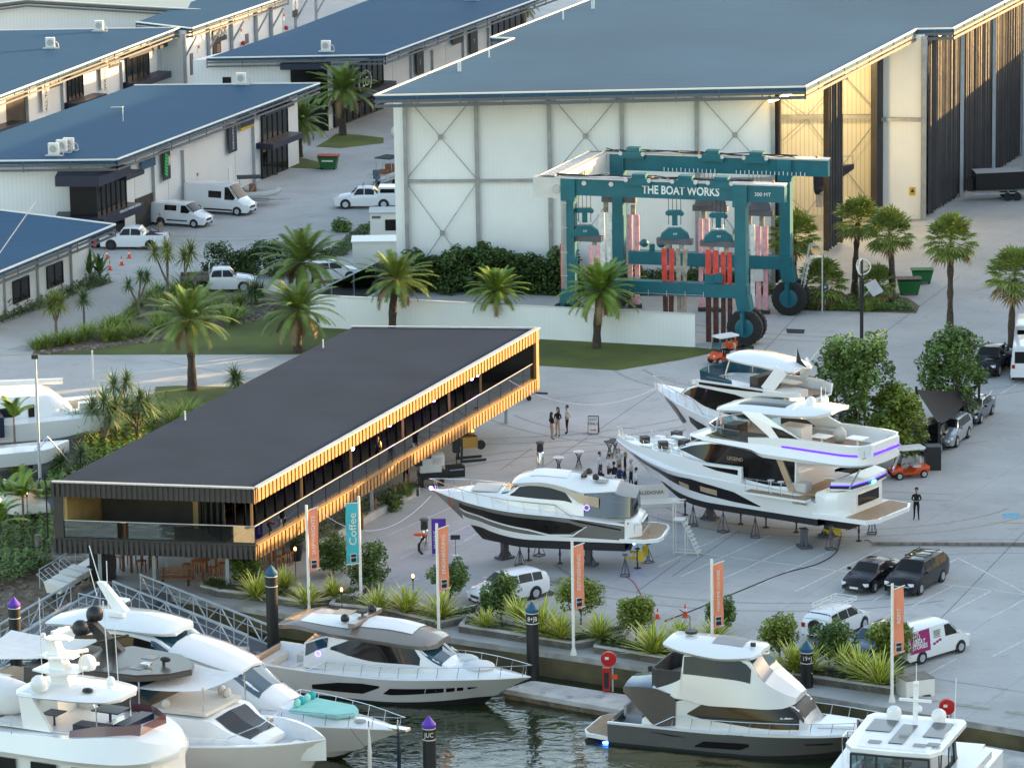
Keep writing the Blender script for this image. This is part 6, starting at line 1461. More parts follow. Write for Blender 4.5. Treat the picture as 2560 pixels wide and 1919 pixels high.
glaz(y4, cab, [(-4.2,1.15,1.3),(-3.2,1.0,1.85),(-.8,1.0,1.92),(.5,1.02,1.92),(.9,1.0,1.5)]); cab.patch([(.45,2.05,3.),(1.5,1.7,3.),(2.0,1.35,3.)],.015,nv=5).build('windscreen','blue_glass',y4,smooth=60); glaz(y4, cab, [(-5.7,1.1,1.9),(-4.4,1.3,1.9)], m='blue_glass', name='aft_window')
r4_ = roofshell(y4, [(1.6,.8,1.85,1.95),(1.1,1.5,1.85,2.15),(-1.5,1.85,2.0,2.6),(-4.2,1.95,2.15,2.6),(-6.4,1.8,2.35,2.5),(-7.6,1.2,2.1,2.2)], m='champagne', th=.30)
r4_.patch([(-2.7,3.8,5),(.2,3.9,5)],.03,nv=4).build('sunroof','white_paint',y4,smooth=60); r4_.patch([(-6.2,3.5,5),(-3.3,3.5,5)],.03,nv=4).build('roof_inset','gelcoat',y4,smooth=60); MB().bx(-5.0,-4.0,.1,1.1,2.6,2.63).build('teak_inset','tan_panel',y4)
MB().bx(-3.2,-2.8,-1.7,1.7,2.5,2.72).build('roof_arch','champagne',y4); dome(y4,-3.7,-1.0,2.6,.24,'black'); dome(y4,-3.0,.9,2.7,.24,'black'); MB().lathe([(.3,0),(.28,.12)],(-3.2,.1,2.85),12).tube([(-3.2,.1,2.6),(-3.2,.1,2.9)],.06,5).build('radar','plastic',y4)
MB().bx(-9.0,-6.0,-1.95,1.95,-.75,-.65).build('cockpit_floor','teak',y4); seatbox(y4,-8.9,-8.3,-1.3,1.3,-.65,.5); MB().bx(-9.25,-9.0,-1.9,1.9,-.8,.05).build('transom','tan_panel',y4); seatbox(y4,-7.6,-6.4,.9,1.8,-.65,.5); plate(sym([(-10.3,1.5),(-9.2,2.0)]),-1.15,-1.0).build('swim_platform','gelcoat',y4)
hrail(lo, y4, -5.5, 6.2, .62, 11, mid=False); MB().ball((3.6,.0,.62),.6,10,(1.5,1.4,.45)).build('foredeck_cover','canvas_white',y4,smooth=True); MB().ball((2.6,.7,.75),.5,10,(1.5,.5,.5)).build('foredeck_cover','canvas_white',y4,smooth=True)
rg = MB(); rg.tube([(-4.9+.16*math.cos(k*.628),-1.93,.95+.16*math.sin(k*.628)) for k in range(11)],.02,4); rg.build('round_logo','lamp_logo',y4)
mb = MB(); 
for q in (-.4,.5): mb.tube([(1.9,q,.95),(1.1,q+.15,1.5)],.02,4)
mb.build('wiper','black',y4)
# ---- Y5 dark hulled enclosed flybridge
y5 = yth('charcoal hulled yacht with white enclosed flybridge moored beside the floating dock', wfr(1741,1883,-21,-2.2), -21)
lo = hull(y5, -4.8, 10.4, 8.0, 2.3, -1.9, -1.6, -1.25, [(-4.8,-.25),(-.7,-.25),(4.2,-.12),(8,.0),(10.4,.12)], top='hull_dark', boot='antifoul', crown=.2, deckfn=lambda x: pchip([-4.8,-3,-2,5,10.4],[-.8,-.8,.0,.15,.2],x))
glaz(y5, lo, [(-.1,2.2,2.26),(.4,2.2,2.55),(2.3,2.25,2.6),(2.8,2.45,2.58)],off=.02); glaz(y5, lo, [(-2.4,2.78,2.80),(-1.4,2.66,2.74),(-.6,2.66,2.68)],off=.02,m='black'); glaz(y5, lo, [(5.6,2.55,2.62),(6.9,2.5,2.62)],off=.02,m='black')
wl_ = Loft([(x,[(lo.P(x,3.,1).y+.01,lo.P(x,3.,1).z-.02),(lo.P(x,3.,1).y+.03,lo.P(x,3.,1).z+.10),(lo.P(x,3.,1).y-.12,lo.P(x,3.,1).z+.10)]) for x in (-4.8,-2,0,3,6,8.5,10.3)]); wl_.body(cap=False).build('gunwale','gelcoat',y5,smooth=30)
lowc = Loft([(5.6,[(1.3,.0),(1.2,.3),(1.1,.35),(0,.4)]),(4.9,[(1.6,-.1),(1.45,.7),(1.2,1.2),(0,1.3)]),(3.6,[(1.8,-.15),(1.7,.6),(1.5,1.5),(0,1.6)]),(0,[(1.9,-.2),(1.85,.5),(1.75,1.4),(0,1.5)]),(-1.6,[(1.95,-.2),(1.9,.3),(1.85,1.0),(0,1.1)]),(-3.0,[(2.0,-.2),(1.95,-.05),(1.9,.1),(0,.1)])]); lowc.body(step=.25).build('main_cabin','pearl',y5,smooth=35)
glaz(y5, lowc, [(-.6,1.1,1.15),(.3,.75,1.75),(2.8,.4,1.9),(4.6,.3,1.9),(5.2,.3,1.3)], name='main_window'); lowc.patch([(3.7,2.0,3),(4.9,1.6,3),(5.4,1.0,3)],.014,nv=5).build('front_panel','bronze_dark',y5,smooth=60)
up = Loft([(4.9,[(1.0,1.35),(.9,1.5),(.8,1.6),(0,1.65)]),(4.4,[(1.55,1.2),(1.4,1.6),(1.2,1.85),(0,2.0)]),(3.3,[(1.85,1.15),(1.6,2.2),(1.5,2.55),(0,2.75)]),(2.4,[(1.9,1.15),(1.65,2.4),(1.35,3.5),(0,3.75)]),(.6,[(1.9,1.1),(1.7,2.5),(1.45,3.6),(0,3.8)]),(-.9,[(1.88,1.3),(1.72,2.55),(1.5,3.5),(0,3.7)]),(-1.0,[(1.88,1.3),(1.72,2.3),(1.7,2.4),(0,2.45)]),(-2.5,[(1.75,1.55),(1.7,1.72),(1.6,1.8),(0,1.9)])]); up.body(step=.25).build('flybridge_cabin','pearl',y5,smooth=30)
glaz(y5, up, [(-.85,1.05,1.95),(2.0,1.05,1.95),(2.7,1.02,1.75)],name='flybridge_window'); up.patch([(2.5,2.1,3.),(3.3,2.0,3.),(3.42,1.95,3.)],.016,nv=5).build('windscreen','blue_glass',y5,smooth=60)
r5_ = roofshell(y5, [(3.0,.8,3.75,3.85),(2.6,1.5,3.7,3.95),(1.0,1.78,3.6,4.15),(-1.0,1.7,3.8,4.15),(-2.1,1.2,3.95,4.05)], th=.2); r5_.patch([(.4,4.1,5),(2.0,4.1,5)],.03,nv=4).build('sunroof','cushion_grey',y5,smooth=60); MB().lathe([(.32,0),(.34,.14)],(-1.0,.1,4.25),14).build('radar','black',y5,smooth=40); MB().tube([(-1.3,.8,4.1),(-1.3,.8,4.9),(-1.9,.9,5.2)],.025,4).build('antenna','plastic',y5); MB().box((2.5,-.5,4.1),(.25,.15,.2)).build('searchlight','plastic',y5)
MB().prism([(-1.0,-1.72),(-2.3,-1.72),(-2.6,-1.5),(-2.6,1.5),(-2.3,1.72),(-1.0,1.72),(-1.0,1.64),(-2.25,1.64),(-2.5,1.45),(-2.5,-1.45),(-2.25,-1.64),(-1.0,-1.64)],1.75,2.72).build('aft_bulwark','bronze_dark',y5)
wg = Loft([(-1.2,[(1.96,-.1),(1.9,1.3)]),(-2.2,[(2.02,-.2),(1.95,1.75)]),(-2.9,[(2.05,.4),(1.98,1.8)]),(-4.0,[(1.95,1.45),(1.9,1.72)])]); wg.body(cap=False,step=.2).build('side_wing','roof_dark',y5,smooth=60); roofshell(y5,[(-1.5,1.9,1.5,1.7),(-3.0,1.9,1.6,1.85),(-4.2,1.4,1.45,1.7)],'cockpit_roof','slate_paint',.1)
MB().bx(-4.7,-2.2,-2.0,2.0,-.9,-.8).build('cockpit_floor','teak',y5); seatbox(y5,-4.5,-3.6,-.2,1.5,-.8,.5,'cushion_grey',back=(-4.6,-4.45,-.2,1.6,-.4,.15)); MB().bx(-3.5,-2.9,-1.2,.2,-.79,-.76).build('cockpit_lamp','lamp_strip',y5); MB().bx(-4.85,-4.7,-1.9,1.9,-1.1,-.3).build('transom','hull_dark',y5)
plate(sym([(-6.4,1.2),(-6.1,1.8),(-4.8,2.1)]),-1.2,-1.0).build('swim_platform','gelcoat',y5); plate(sym([(-6.3,1.2),(-6.0,1.65),(-4.85,1.95)]),-1.0,-.97).build('platform_decking','teak',y5); MB().ball((-4.95,-1.9,-1.38),.14,8,(1.6,1,.5)).build('underwater_lamp','lamp_blue',y5)
hrail(lo, y5, -2.4, 10.0, .62, 12, mid=False)
for x in (8.2,8.8): MB().box((x,-.95,.45),(.1,.45,.62),.5).build('life_ring_pouch','black',y5)
plate([(7.8,.7),(7.8,-.7),(6.0,-1.0),(6.0,1.0)],.2,.34).build('sun_pad','gelcoat',y5)
# ---- Y7 long white bow with mint sun pad
o7 = G(1012,1828,.5)
y7 = yth('long white sport yacht with a mint green sun pad and teal pillows on its foredeck', (o7.x,o7.y), -28)
lo = hull(y7, -21, 0, -3.4, 2.35, -1.9, -1.5, -1.2, [(-21,.5),(-8,.6),(-3,.62),(0,.55)], top='gelcoat', boot='gelcoat', crown=.2, deckfn=lambda x: pchip([-21,-10,-7.5,-2,0],[1.0,1.7,1.35,.75,.58],x))
glaz(y7, lo, [(-14,2.4,2.6),(-8,2.45,2.6)],m='dark_glass')
body = Loft([(-6.6,[(1.5,.7),(1.2,1.2),(1.0,1.3),(0,1.35)]),(-8.2,[(1.75,.7),(1.55,1.6),(1.1,2.1),(0,2.3)]),(-9.6,[(1.85,.7),(1.75,1.7),(1.35,2.9),(0,3.1)]),(-12.5,[(2.0,.7),(1.85,2.2),(1.55,3.5),(0,3.7)]),(-13.8,[(2.0,.7),(1.85,2.9),(1.6,4.1),(0,4.3)]),(-16,[(2.05,.7),(1.9,2.9),(1.65,4.3),(0,4.5)]),(-19.5,[(2.05,.7),(1.95,2.6),(1.7,4.0),(0,4.2)])]); body.body(step=.4).build('cabin','gelcoat',y7,smooth=40)
body.patch([(-9.7,1.9,3.),(-8.9,1.75,3.),(-7.7,1.35,3.)],.015,nv=5).build('windscreen','clear_blue',y7,smooth=60); MB().bx(-9.6,-8.0,-.9,.9,1.4,1.5).build('dashboard','cushion',y7)
glaz(y7, body, [(-18.5,1.1,1.75),(-15.5,1.05,1.9),(-13.6,1.0,1.85),(-12.8,.95,1.2)],name='side_window'); body.patch([(-13.9,1.65,3.),(-13.4,1.62,3.),(-12.6,1.62,3.)],.02,nv=5).build('upper_windscreen','blue_glass',y7,smooth=60)
roofshell(y7,[(-12.9,.9,4.35,4.45),(-13.4,1.5,4.4,4.65),(-15.5,1.85,4.45,4.95),(-18.5,1.9,4.4,4.8),(-20.5,1.5,4.15,4.3)],th=.2); roofshell(y7,[(-8.9,1.1,2.75,2.9),(-9.6,1.5,2.95,3.2),(-11.5,1.75,3.4,3.75),(-12.8,1.8,3.6,4.0)],'windscreen_brow','gelcoat',.1)
mb = MB().add([(-17.0,-.22,4.7),(-16.1,-.22,4.7),(-17.7,-.15,6.3),(-18.1,-.15,6.3),(-17.0,.22,4.7),(-16.1,.22,4.7),(-17.7,.15,6.3),(-18.1,.15,6.3)],[(0,1,2,3),(7,6,5,4),(1,5,6,2),(3,2,6,7),(0,3,7,4),(0,4,5,1)]); mb.build('radar_arch','gelcoat',y7)
mb = MB().tube([(-18.1,.3,5.9),(-18.9,.5,8.0)],.03,4).tube([(-17.2,-.5,5.),(-17.2,-.5,7.6)],.03,4).tube([(-18,-.3,5.6),(-18.4,-.3,7.0)],.03,4); mb.build('whip_antenna','white_paint',y7); MB().box((-16.4,-.9,4.95),(.9,.35,.2)).box((-17.0,.5,5.3),(.7,.5,.12)).build('radar','white_paint',y7)
plate([(-2.8,.25),(-2.8,-.25),(-3.4,-.9),(-6.0,-1.25),(-6.2,0),(-6.0,1.25),(-3.4,.9)],1.0,1.22).build('sun_pad','mint',y7)
for i, y in enumerate((.95,.4,-.1,-.6)): MB().ball((-5.9,y,1.42),.26,8,(.6,1,.9)).build('pillow','aqua' if i%2 == 0 else 'mint',y7,smooth=True)
for x, y in ((-6.6,.6),(-2.4,-.3)): MB().lathe([(.3,0),(.3,.04)],(x,y,pchip([-21,-10,-7.5,-2,0],[1.0,1.7,1.35,.75,.58],x)+.03),14).build('deck_hatch','cushion_grey',y7)
hrail(lo, y7, -8.5, -.4, .62, 7); MB().box((-.3,0,.62),(1.0,.5,.12)).build('bow_roller','chrome',y7)
# ---- Y8 brown hardtop yacht with high bow
o8 = G(815,1868,1.6)
y8 = yth('large cream yacht with dark brown hardtop, high bulwark bow and lounge seating', (o8.x,o8.y), -28)
lo = hull(y8, -24, 0, -1.6, 3.0, -1.9, -1.5, -1.2, [(-24,1.0),(-9,1.35),(-4,1.85),(0,2.0)], top='pearl', boot='pearl', deck='gelcoat', crown=.0, ins=.3, deckfn=lambda x: .95 if x > -4.3 else 1.5, xm=-6)
for s in (1,-1): lo.patch([(-14,2.3,2.75),(-8.2,2.3,2.8),(-7.,2.3,2.4)],.02,sides=(s,)).build('hull_window','dark_glass',y8)
cabf = Loft([(-3.0,[(1.3,.95),(1.25,1.5),(1.1,1.7),(0,1.75)]),(-4.6,[(1.9,.95),(1.85,1.9),(1.6,2.2),(0,2.3)]),(-5.6,[(2.2,.95),(2.15,2.1),(1.9,2.75),(0,2.85)]),(-9.4,[(2.45,.95),(2.4,2.3),(2.2,2.8),(0,2.9)])]); cabf.body(step=.3).build('forward_coachroof','gelcoat',y8,smooth=30)
plate([(-3.6,.75),(-3.6,-1.1),(-5.3,-1.45),(-5.3,1.1)],2.1,2.2).rotate if False else None
cabf.patch([(-5.45,2.25,3.),(-4.6,2.15,3.),(-3.6,2.1,3.)],.03,nv=5).build('skylight','dark_glass',y8,smooth=60)
plate([(-5.8,1.7),(-5.8,-1.7),(-9.0,-2.0),(-9.0,2.0)],2.88,3.06).build('sun_pad','cream',y8)
for x, y in ((-6.4,1.3),(-6.9,1.6),(-8.2,-1.6)): MB().ball((x,y,3.25),.3,8,(.6,1,.8)).build('pillow','cushion',y8,smooth=True)
seatbox(y8,-2.9,-2.3,-1.2,1.2,.97,.45); seatbox(y8,-2.3,-1.5,.7,1.3,.97,.45); MB().bx(-2.0,-1.2,-.6,.5,1.55,1.6).bar((-1.6,0,.95),(-1.6,0,1.55),.12,.12).build('table','white_paint',y8)
for i in range(4): MB().bx(-4.7+i*.35,-4.35+i*.35,1.75,2.3,1.0,1.9-i*.25).build('step','teak',y8)
ca = Loft([(-9.0,[(1.9,2.7),(1.6,3.1),(1.2,3.2),(0,3.3)]),(-9.8,[(2.3,2.5),(2.0,3.6),(1.6,3.9),(0,4.0)]),(-11.0,[(2.5,2.3),(2.3,3.4),(2.1,4.4),(0,4.5)]),(-16,[(2.6,2.0),(2.5,3.0),(2.4,4.4),(0,4.5)])]); ca.body(step=.3).build('pilothouse','bronze_dark',y8,smooth=35)
ca.patch([(-10.9,2.05,3.),(-9.8,1.6,3.),(-9.2,1.3,3.)],.015,nv=5).build('windscreen','blue_glass',y8,smooth=60); glaz(y8, ca, [(-15,1.0,1.95),(-11.2,1.0,1.95),(-10.2,.9,1.6)],name='side_window')
rp = sym([(-7.6,0),(-8.2,1.2),(-9.6,2.2),(-12.6,2.5),(-13.6,1.0)]); plate(rp,4.35,4.6).build('hardtop','roof_dark',y8); plate([(x*.985-.15,y*.93) for x,y in rp],4.6,4.66).build('hardtop_panel','roof_dark',y8)
for x, y in ((-10.2,-.9),(-10.6,.9)): MB().bx(x-.35,x+.35,y-.3,y+.3,4.66,4.69).build('roof_hatch','cushion_grey',y8)
MB().tube([(-9.3,.1,4.66),(-9.3,.1,4.85)],.08,6).ball((-9.2,.1,4.95),.2,8,(1.6,1,.7)).build('searchlight','black',y8); MB().box((-9.9,-.5,4.8),(.5,.12,.12)).box((-9.9,-.7,4.8),(.5,.12,.12)).build('horn','chrome',y8)
mb = MB().add([(-12.4,1.6,4.6),(-13.6,1.6,4.6),(-14.6,1.5,6.0),(-14.1,1.5,6.0),(-12.4,1.2,4.6),(-13.6,1.2,4.6),(-14.6,1.1,6.0),(-14.1,1.1,6.0)],[(0,1,2,3),(7,6,5,4),(1,5,6,2),(3,2,6,7),(0,3,7,4)]); mb.build('mast_base','bronze_dark',y8)
dome(y8,-14.4,.4,5.6,.42,'black'); dome(y8,-14.3,1.6,6.0,.45,'black'); MB().bar((-14.4,.2,5.5),(-14.4,1.9,5.6),.4,.1).build('mast_arm','bronze_dark',y8); MB().bar((-12.9,-.4,5.5),(-12.2,1.4,5.5),.12,.12).tube([(-12.5,.5,4.6),(-12.5,.5,5.5)],.15,8).build('radar','black',y8)
MB().bx(-20,-13.6,-2.4,2.4,2.6,2.7).build('upper_deck','teak',y8); seatbox(y8,-17.5,-15,-.8,2.0,2.7,.5); MB().bx(-18.5,-17.6,-2.3,-1.,2.7,3.4).build('wet_bar','gelcoat',y8)
def sail(name, t, c, m='canvas_white', n=6, sag=.25):
    A, B, C_, D = [Vector(p) for p in c]; mb = MB(); vs = []
    for i in range(n+1):
        for j in range(n+1):
            u, v = i/n, j/n; p = (A*(1-u)+B*u)*(1-v)+(D*(1-u)+C_*u)*v; p.z -= sag*4*(u*(1-u)+v*(1-v))*.5; e = (C_+D+A+B)/4-p; p += Vector((e.x, e.y, 0))*.10*(abs(u-.5)*4*v*(1-v)+abs(v-.5)*4*u*(1-u)); vs.append(p)
    mb.add(vs, [(i*(n+1)+j,(i+1)*(n+1)+j,(i+1)*(n+1)+j+1,i*(n+1)+j+1) for i in range(n) for j in range(n)]); return mb.build(name, m, t, smooth='all')
sail('awning', y8, [(-8.9,1.9,4.4),(-5.6,1.7,4.3),(-6.0,-1.6,4.2),(-9.6,-2.1,4.0)])
mb = MB()
for p in ((-5.6,1.7,2.9),(-6.0,-1.6,2.9),(-9.4,-2.1,2.9)): mb.tube([p,(p[0],p[1],4.35)],.04,5)
mb.build('awning_post','chrome',y8); hrail(lo, y8, -13, -4.2, .35, 12, v=5, name='side_rail'); text('DAX280',.34,frame3((-1.9,-2.35,.75),(1,.25,0)),'lettering','fascia_grey',y8)
sail('awning', y8, [(-20,2.4,4.6),(-14.2,2.0,4.9),(-14.6,-1.4,4.8),(-20,-2.4,4.4)])
# ---- Y9 white expedition yacht at the edge
o9 = G(455,1855,4.)
y9 = yth('tall white yacht with radar mast and covered tender, cut by the picture corner', (o9.x,o9.y), -28)
lo = hull(y9, -22, 2.6, .6, 3.0, -1.9, -1.5, -1.2, [(-22,.6),(-6,.8),(-1,1.6),(2.6,2.0)], top='gelcoat', boot='gelcoat', deck='gelcoat', crown=.0, ins=.25, deckfn=lambda x: .9)
MB().prism(sym([(-.8,1.5),(-2.4,2.4),(-20,2.6)]),.8,3.3).build('main_cabin','gelcoat',y9)
for i in range(4): MB().bx(-4.6-i*2.3,-3.2-i*2.3,-2.64,-2.56,1.6,2.9).build('window','dark_glass',y9)
for i in range(4): MB().add([(-.75-i*.42,-1.55-i*.22,2.0),(-1.1-i*.42,-1.75-i*.22,2.0),(-1.1-i*.42,-1.75-i*.22,3.0),(-.75-i*.42,-1.55-i*.22,3.0)],[(0,1,2,3)]).build('front_window','dark_glass',y9)
br = Loft([(.0,[(0,3.2),(.25,3.3),(.3,3.6),(.25,3.75),(0,3.8)]),(-.8,[(0,3.15),(1.7,3.2),(1.9,3.4),(1.3,4.2),(0,4.3)]),(-2.4,[(0,3.1),(2.6,3.15),(2.75,3.35),(2.1,4.5),(0,4.6)]),(-5,[(0,3.1),(2.8,3.1),(2.95,3.3),(2.6,4.3),(0,4.3)]),(-22,[(0,3.1),(2.8,3.1),(2.95,3.3),(2.75,3.9),(0,3.8)])]); br.body(step=.4).build('bridge_brow','gelcoat',y9,smooth=40)
fb = Loft([(-1.6,[(1.2,4.3),(1.0,4.95)]),(-3.0,[(2.1,4.4),(1.95,4.95)]),(-4.8,[(2.4,4.3),(2.3,4.6)])]); fb.body(cap=False).build('wind_screen','darkred_glass',y9,smooth=60); MB().quad((-1.6,1.2,4.3),(-1.6,-1.2,4.3),(-1.5,-1.0,4.95),(-1.5,1.0,4.95)).build('wind_screen','darkred_glass',y9)
MB().prism(sym([(-2.0,1.0),(-3.2,1.9),(-9.5,2.2)]),4.31,4.35).build('flybridge_floor','white_paint',y9)
seatbox(y9,-3.0,-2.3,-1.2,1.2,4.35,.5,'navy'); seatbox(y9,-4.9,-3.0,-1.9,-1.1,4.35,.45,'navy'); MB().bx(-4.9,-3.4,-.3,.9,5.0,5.06).bar((-4.2,.3,4.35),(-4.2,.3,5.),.1,.1).build('table','navy',y9); MB().bx(-6.9,-6.0,-1.6,-.7,4.95,5.0).bar((-6.4,-1.2,4.35),(-6.4,-1.2,4.95),.08,.08).build('table','navy',y9); MB().bx(-8.4,-7.0,.0,1.7,4.35,5.2).build('wet_bar','gelcoat',y9)
roofshell(y9,[(-2.9,.7,5.95,6.0),(-3.4,1.5,5.95,6.1),(-5.5,2.0,5.95,6.15),(-7.8,2.1,5.9,6.1),(-8.4,1.4,5.9,6.0)],th=.16)
for s in (1,-1):
    MB().add([(-6.0,s*2.1,4.3),(-7.6,s*2.1,4.3),(-7.9,s*2.0,6.0),(-7.2,s*2.0,6.0),(-6.0,s*1.85,4.3),(-7.6,s*1.85,4.3),(-7.9,s*1.8,6.0),(-7.2,s*1.8,6.0)],[(0,1,2,3),(7,6,5,4),(1,5,6,2),(3,2,6,7),(0,3,7,4)]).build('hardtop_leg','gelcoat',y9); MB().tube([(-3.8,s*1.5,4.4),(-3.8,s*1.5,6.0)],.04,5).build('hardtop_post','chrome',y9)
MB().add([(-7.1,-.35,6.1),(-6.0,-.35,6.1),(-6.9,-.2,8.3),(-7.4,-.2,8.3),(-7.1,.35,6.1),(-6.0,.35,6.1),(-6.9,.2,8.3),(-7.4,.2,8.3)],[(0,1,2,3),(7,6,5,4),(1,5,6,2),(3,2,6,7),(0,3,7,4)]).build('mast','gelcoat',y9)
for z, w_, l_ in ((6.75,1.0,1.7),(7.45,.85,1.4),(8.3,.6,1.2)): MB().prism([(-5.6-(z-6.7)*.3,-w_*.4),(-5.6-(z-6.7)*.3,w_*.4),(-6.4-(z-6.7)*.3,w_),(-6.2-l_,w_*.7),(-6.2-l_,-w_*.7),(-6.4-(z-6.7)*.3,-w_)],z,z+.08).build('mast_platform','gelcoat',y9)
dome(y9,-6.9,-1.6,6.15,.45); dome(y9,-5.6,.6,6.75,.45); dome(y9,-4.5,.9,6.1,.22); dome(y9,-7.2,.7,8.4,.14); dome(y9,-7.4,-.4,8.4,.14)
MB().bar((-5.5,-.1,7.0),(-5.2,1.0,7.0),.14,.14).bar((-6.3,-.5,7.7),(-5.6,.7,7.7),.16,.16).bar((-6.8,-.5,8.7),(-6.6,.6,8.7),.2,.18).build('radar','white_paint',y9)
MB().tube([(-7.0,-1.2,6.1),(-7.0,-1.2,10.6)],.025,4).tube([(-4.1,.2,6.1),(-4.3,.2,10.4)],.035,4).tube([(-3.8,.5,6.1),(-3.9,.5,9.2)],.025,4).tube([(-5.2,-.4,6.1),(-5.2,-.4,8.0)],.02,4).build('whip_antenna','white_paint',y9); MB().ball((-4.7,-.8,6.2),.25,8,(1.2,1,.5)).build('searchlight','black',y9)
MB().ball((-10.4,-.2,5.1),1.5,12,(1.6,.85,.62)).build('covered_tender','canvas_white',y9,smooth=True); MB().bx(-12.4,-8.6,-1.0,.9,4.1,4.25).build('tender_cradle','tan_panel',y9)
mb = MB(); rail(mb,[(-7.9-k*1.3,-2.65,3.9) for k in range(10)],.8,.025,1,True); mb.build('side_rail','chrome',y9)
# second large yacht beyond with sails awnings over aft deck
# ---- Y6 catamaran cruiser corner
a6 = 251.; y6 = yth('white cruising catamaran with solar panels and two white domes on its roof', tuple(G(2262,1835,3.)[:2]), a6)
MB().prism(sym([(3.0,0),(2.9,1.9),(2.2,2.35),(-2.5,2.45),(-3.0,2.2)]),2.85,3.05).build('roof','gelcoat',y6); MB().prism(sym([(2.6,1.7),(-2.3,2.1)]),3.05,3.10).build('roof_panel','white_paint',y6)
for (x0,x1,y0,y1) in ((-1.9,.5,1.0,1.95),(-1.2,1.9,-.35,.35),(-1.7,.2,-1.9,-.7)): MB().bx(x0,x1,y0,y1,3.11,3.15).build('solar_panel','solar',y6)
for x,y in ((1.9,1.2),(1.9,-1.0),(1.6,1.8)): MB().bx(x-.2,x+.2,y-.3,y+.3,3.11,3.16).build('roof_hatch','cushion_grey',y6)
dome(y6,-2.4,1.1,3.05,.38); dome(y6,-2.3,-1.1,3.05,.38); dome(y6,-2.0,.2,3.6,.18); MB().tube([(-2.1,0,3.05),(-2.3,0,5.0)],.13,8).bar((-2.1,.8,4.1),(-2.1,-.8,4.1),.14,.12).ball((-2.25,0,4.9),.16,8).tube([(-2.3,0,5.),(-2.3,0,5.9)],.02,4).build('mast','white_paint',y6); MB().tube([(-2.3,1.9,3.),(-2.4,1.95,5.3)],.02,4).build('whip_antenna','white_paint',y6)
cb = Loft([(3.1,[(1.95,1.3),(1.9,1.35),(1.75,2.85)]),(-2.6,[(2.2,1.3),(2.15,1.35),(2.05,2.85)])]); MB().bx(-2.6,2.9,-2.0,2.0,1.1,1.3).build('saloon_floor','teak',y6)
mb = MB(); mb.bar((3.0,-1.95,1.3),(3.0,1.95,1.3),.12,.12); mb.bar((3.0,-1.9,2.8),(3.0,1.9,2.8),.12,.1)
for y in (-1.9,-.65,.65,1.9): mb.bar((3.0,y,1.3),(3.0,y,2.8),.09,.09)
for s in (1,-1):
    for x in (1.2,-.4): mb.bar((x,s*2.05,1.4),(x,s*2.1,2.85),.06,.06)
    mb.bar((3.,s*1.95,1.35),(-2.,s*2.1,1.35),.1,.14)
mb.build('window_frame','black',y6)
MB().quad((3.0,-1.9,1.35),(3.0,1.9,1.35),(3.0,1.9,2.8),(3.0,-1.9,2.8)).build('front_window','clear_blue',y6)
for s in (1,-1): MB().quad((2.9,s*1.97,1.4),(-1.6,s*2.1,1.4),(-1.2,s*2.1,2.8),(2.9,s*1.97,2.8)).build('side_window','clear_blue',y6); MB().bar((-1.6,s*2.15,1.0),(-1.0,s*2.15,2.85),.1,.4).build('side_pillar','bronze_dark',y6)
MB().bx(.5,1.4,-1.3,-.4,1.9,1.95).bar((.9,-.9,1.3),(.9,-.9,1.9),.1,.1).build('table','white_paint',y6); seatbox(y6,-.4,.3,-1.8,-.2,1.3,.6,'tan_panel'); MB().lathe([(.22,0),(.22,.12)],(1.5,.5,1.95),10).bar((1.5,.5,1.3),(1.5,.5,1.95),.1,.1).build('stool','black',y6); seatbox(y6,1.2,2.3,.9,1.8,1.3,.5,'cushion')
for s in (1,-1): Loft([(7.5,[(.05,.4),(.05,1.0),(0,1.02)]),(5,[(.6,-.8),(.75,.9),(0,1.0)]),(0,[(.8,-1.8),(.95,.9),(0,1.0)]),(-6,[(.8,-1.8),(.9,.7),(0,.8)])]).body().build('hull','gelcoat',y6,smooth=35).location = (0,s*2.6,0)
MB().bx(-5.5,4.5,-2.7,2.7,.85,1.1).build('bridge_deck','gelcoat',y6); MB().prism([(3,-2.2),(4.6,-3.2),(-3.4,-3.5),(-3.4,-2.2)],1.1,1.45).prism([(3,2.2),(4.6,3.2),(-3.4,3.5),(-3.4,2.2)],1.1,1.45).build('side_deck','gelcoat',y6)
mb = MB(); rail(mb,[(-3.4,-3.4,1.1),(-3.4,-2.6,1.1),(-2.2,-3.4,1.45),(-1.2,-3.4,1.45)],.8,.03); mb.build('stern_rail','chrome',y6)
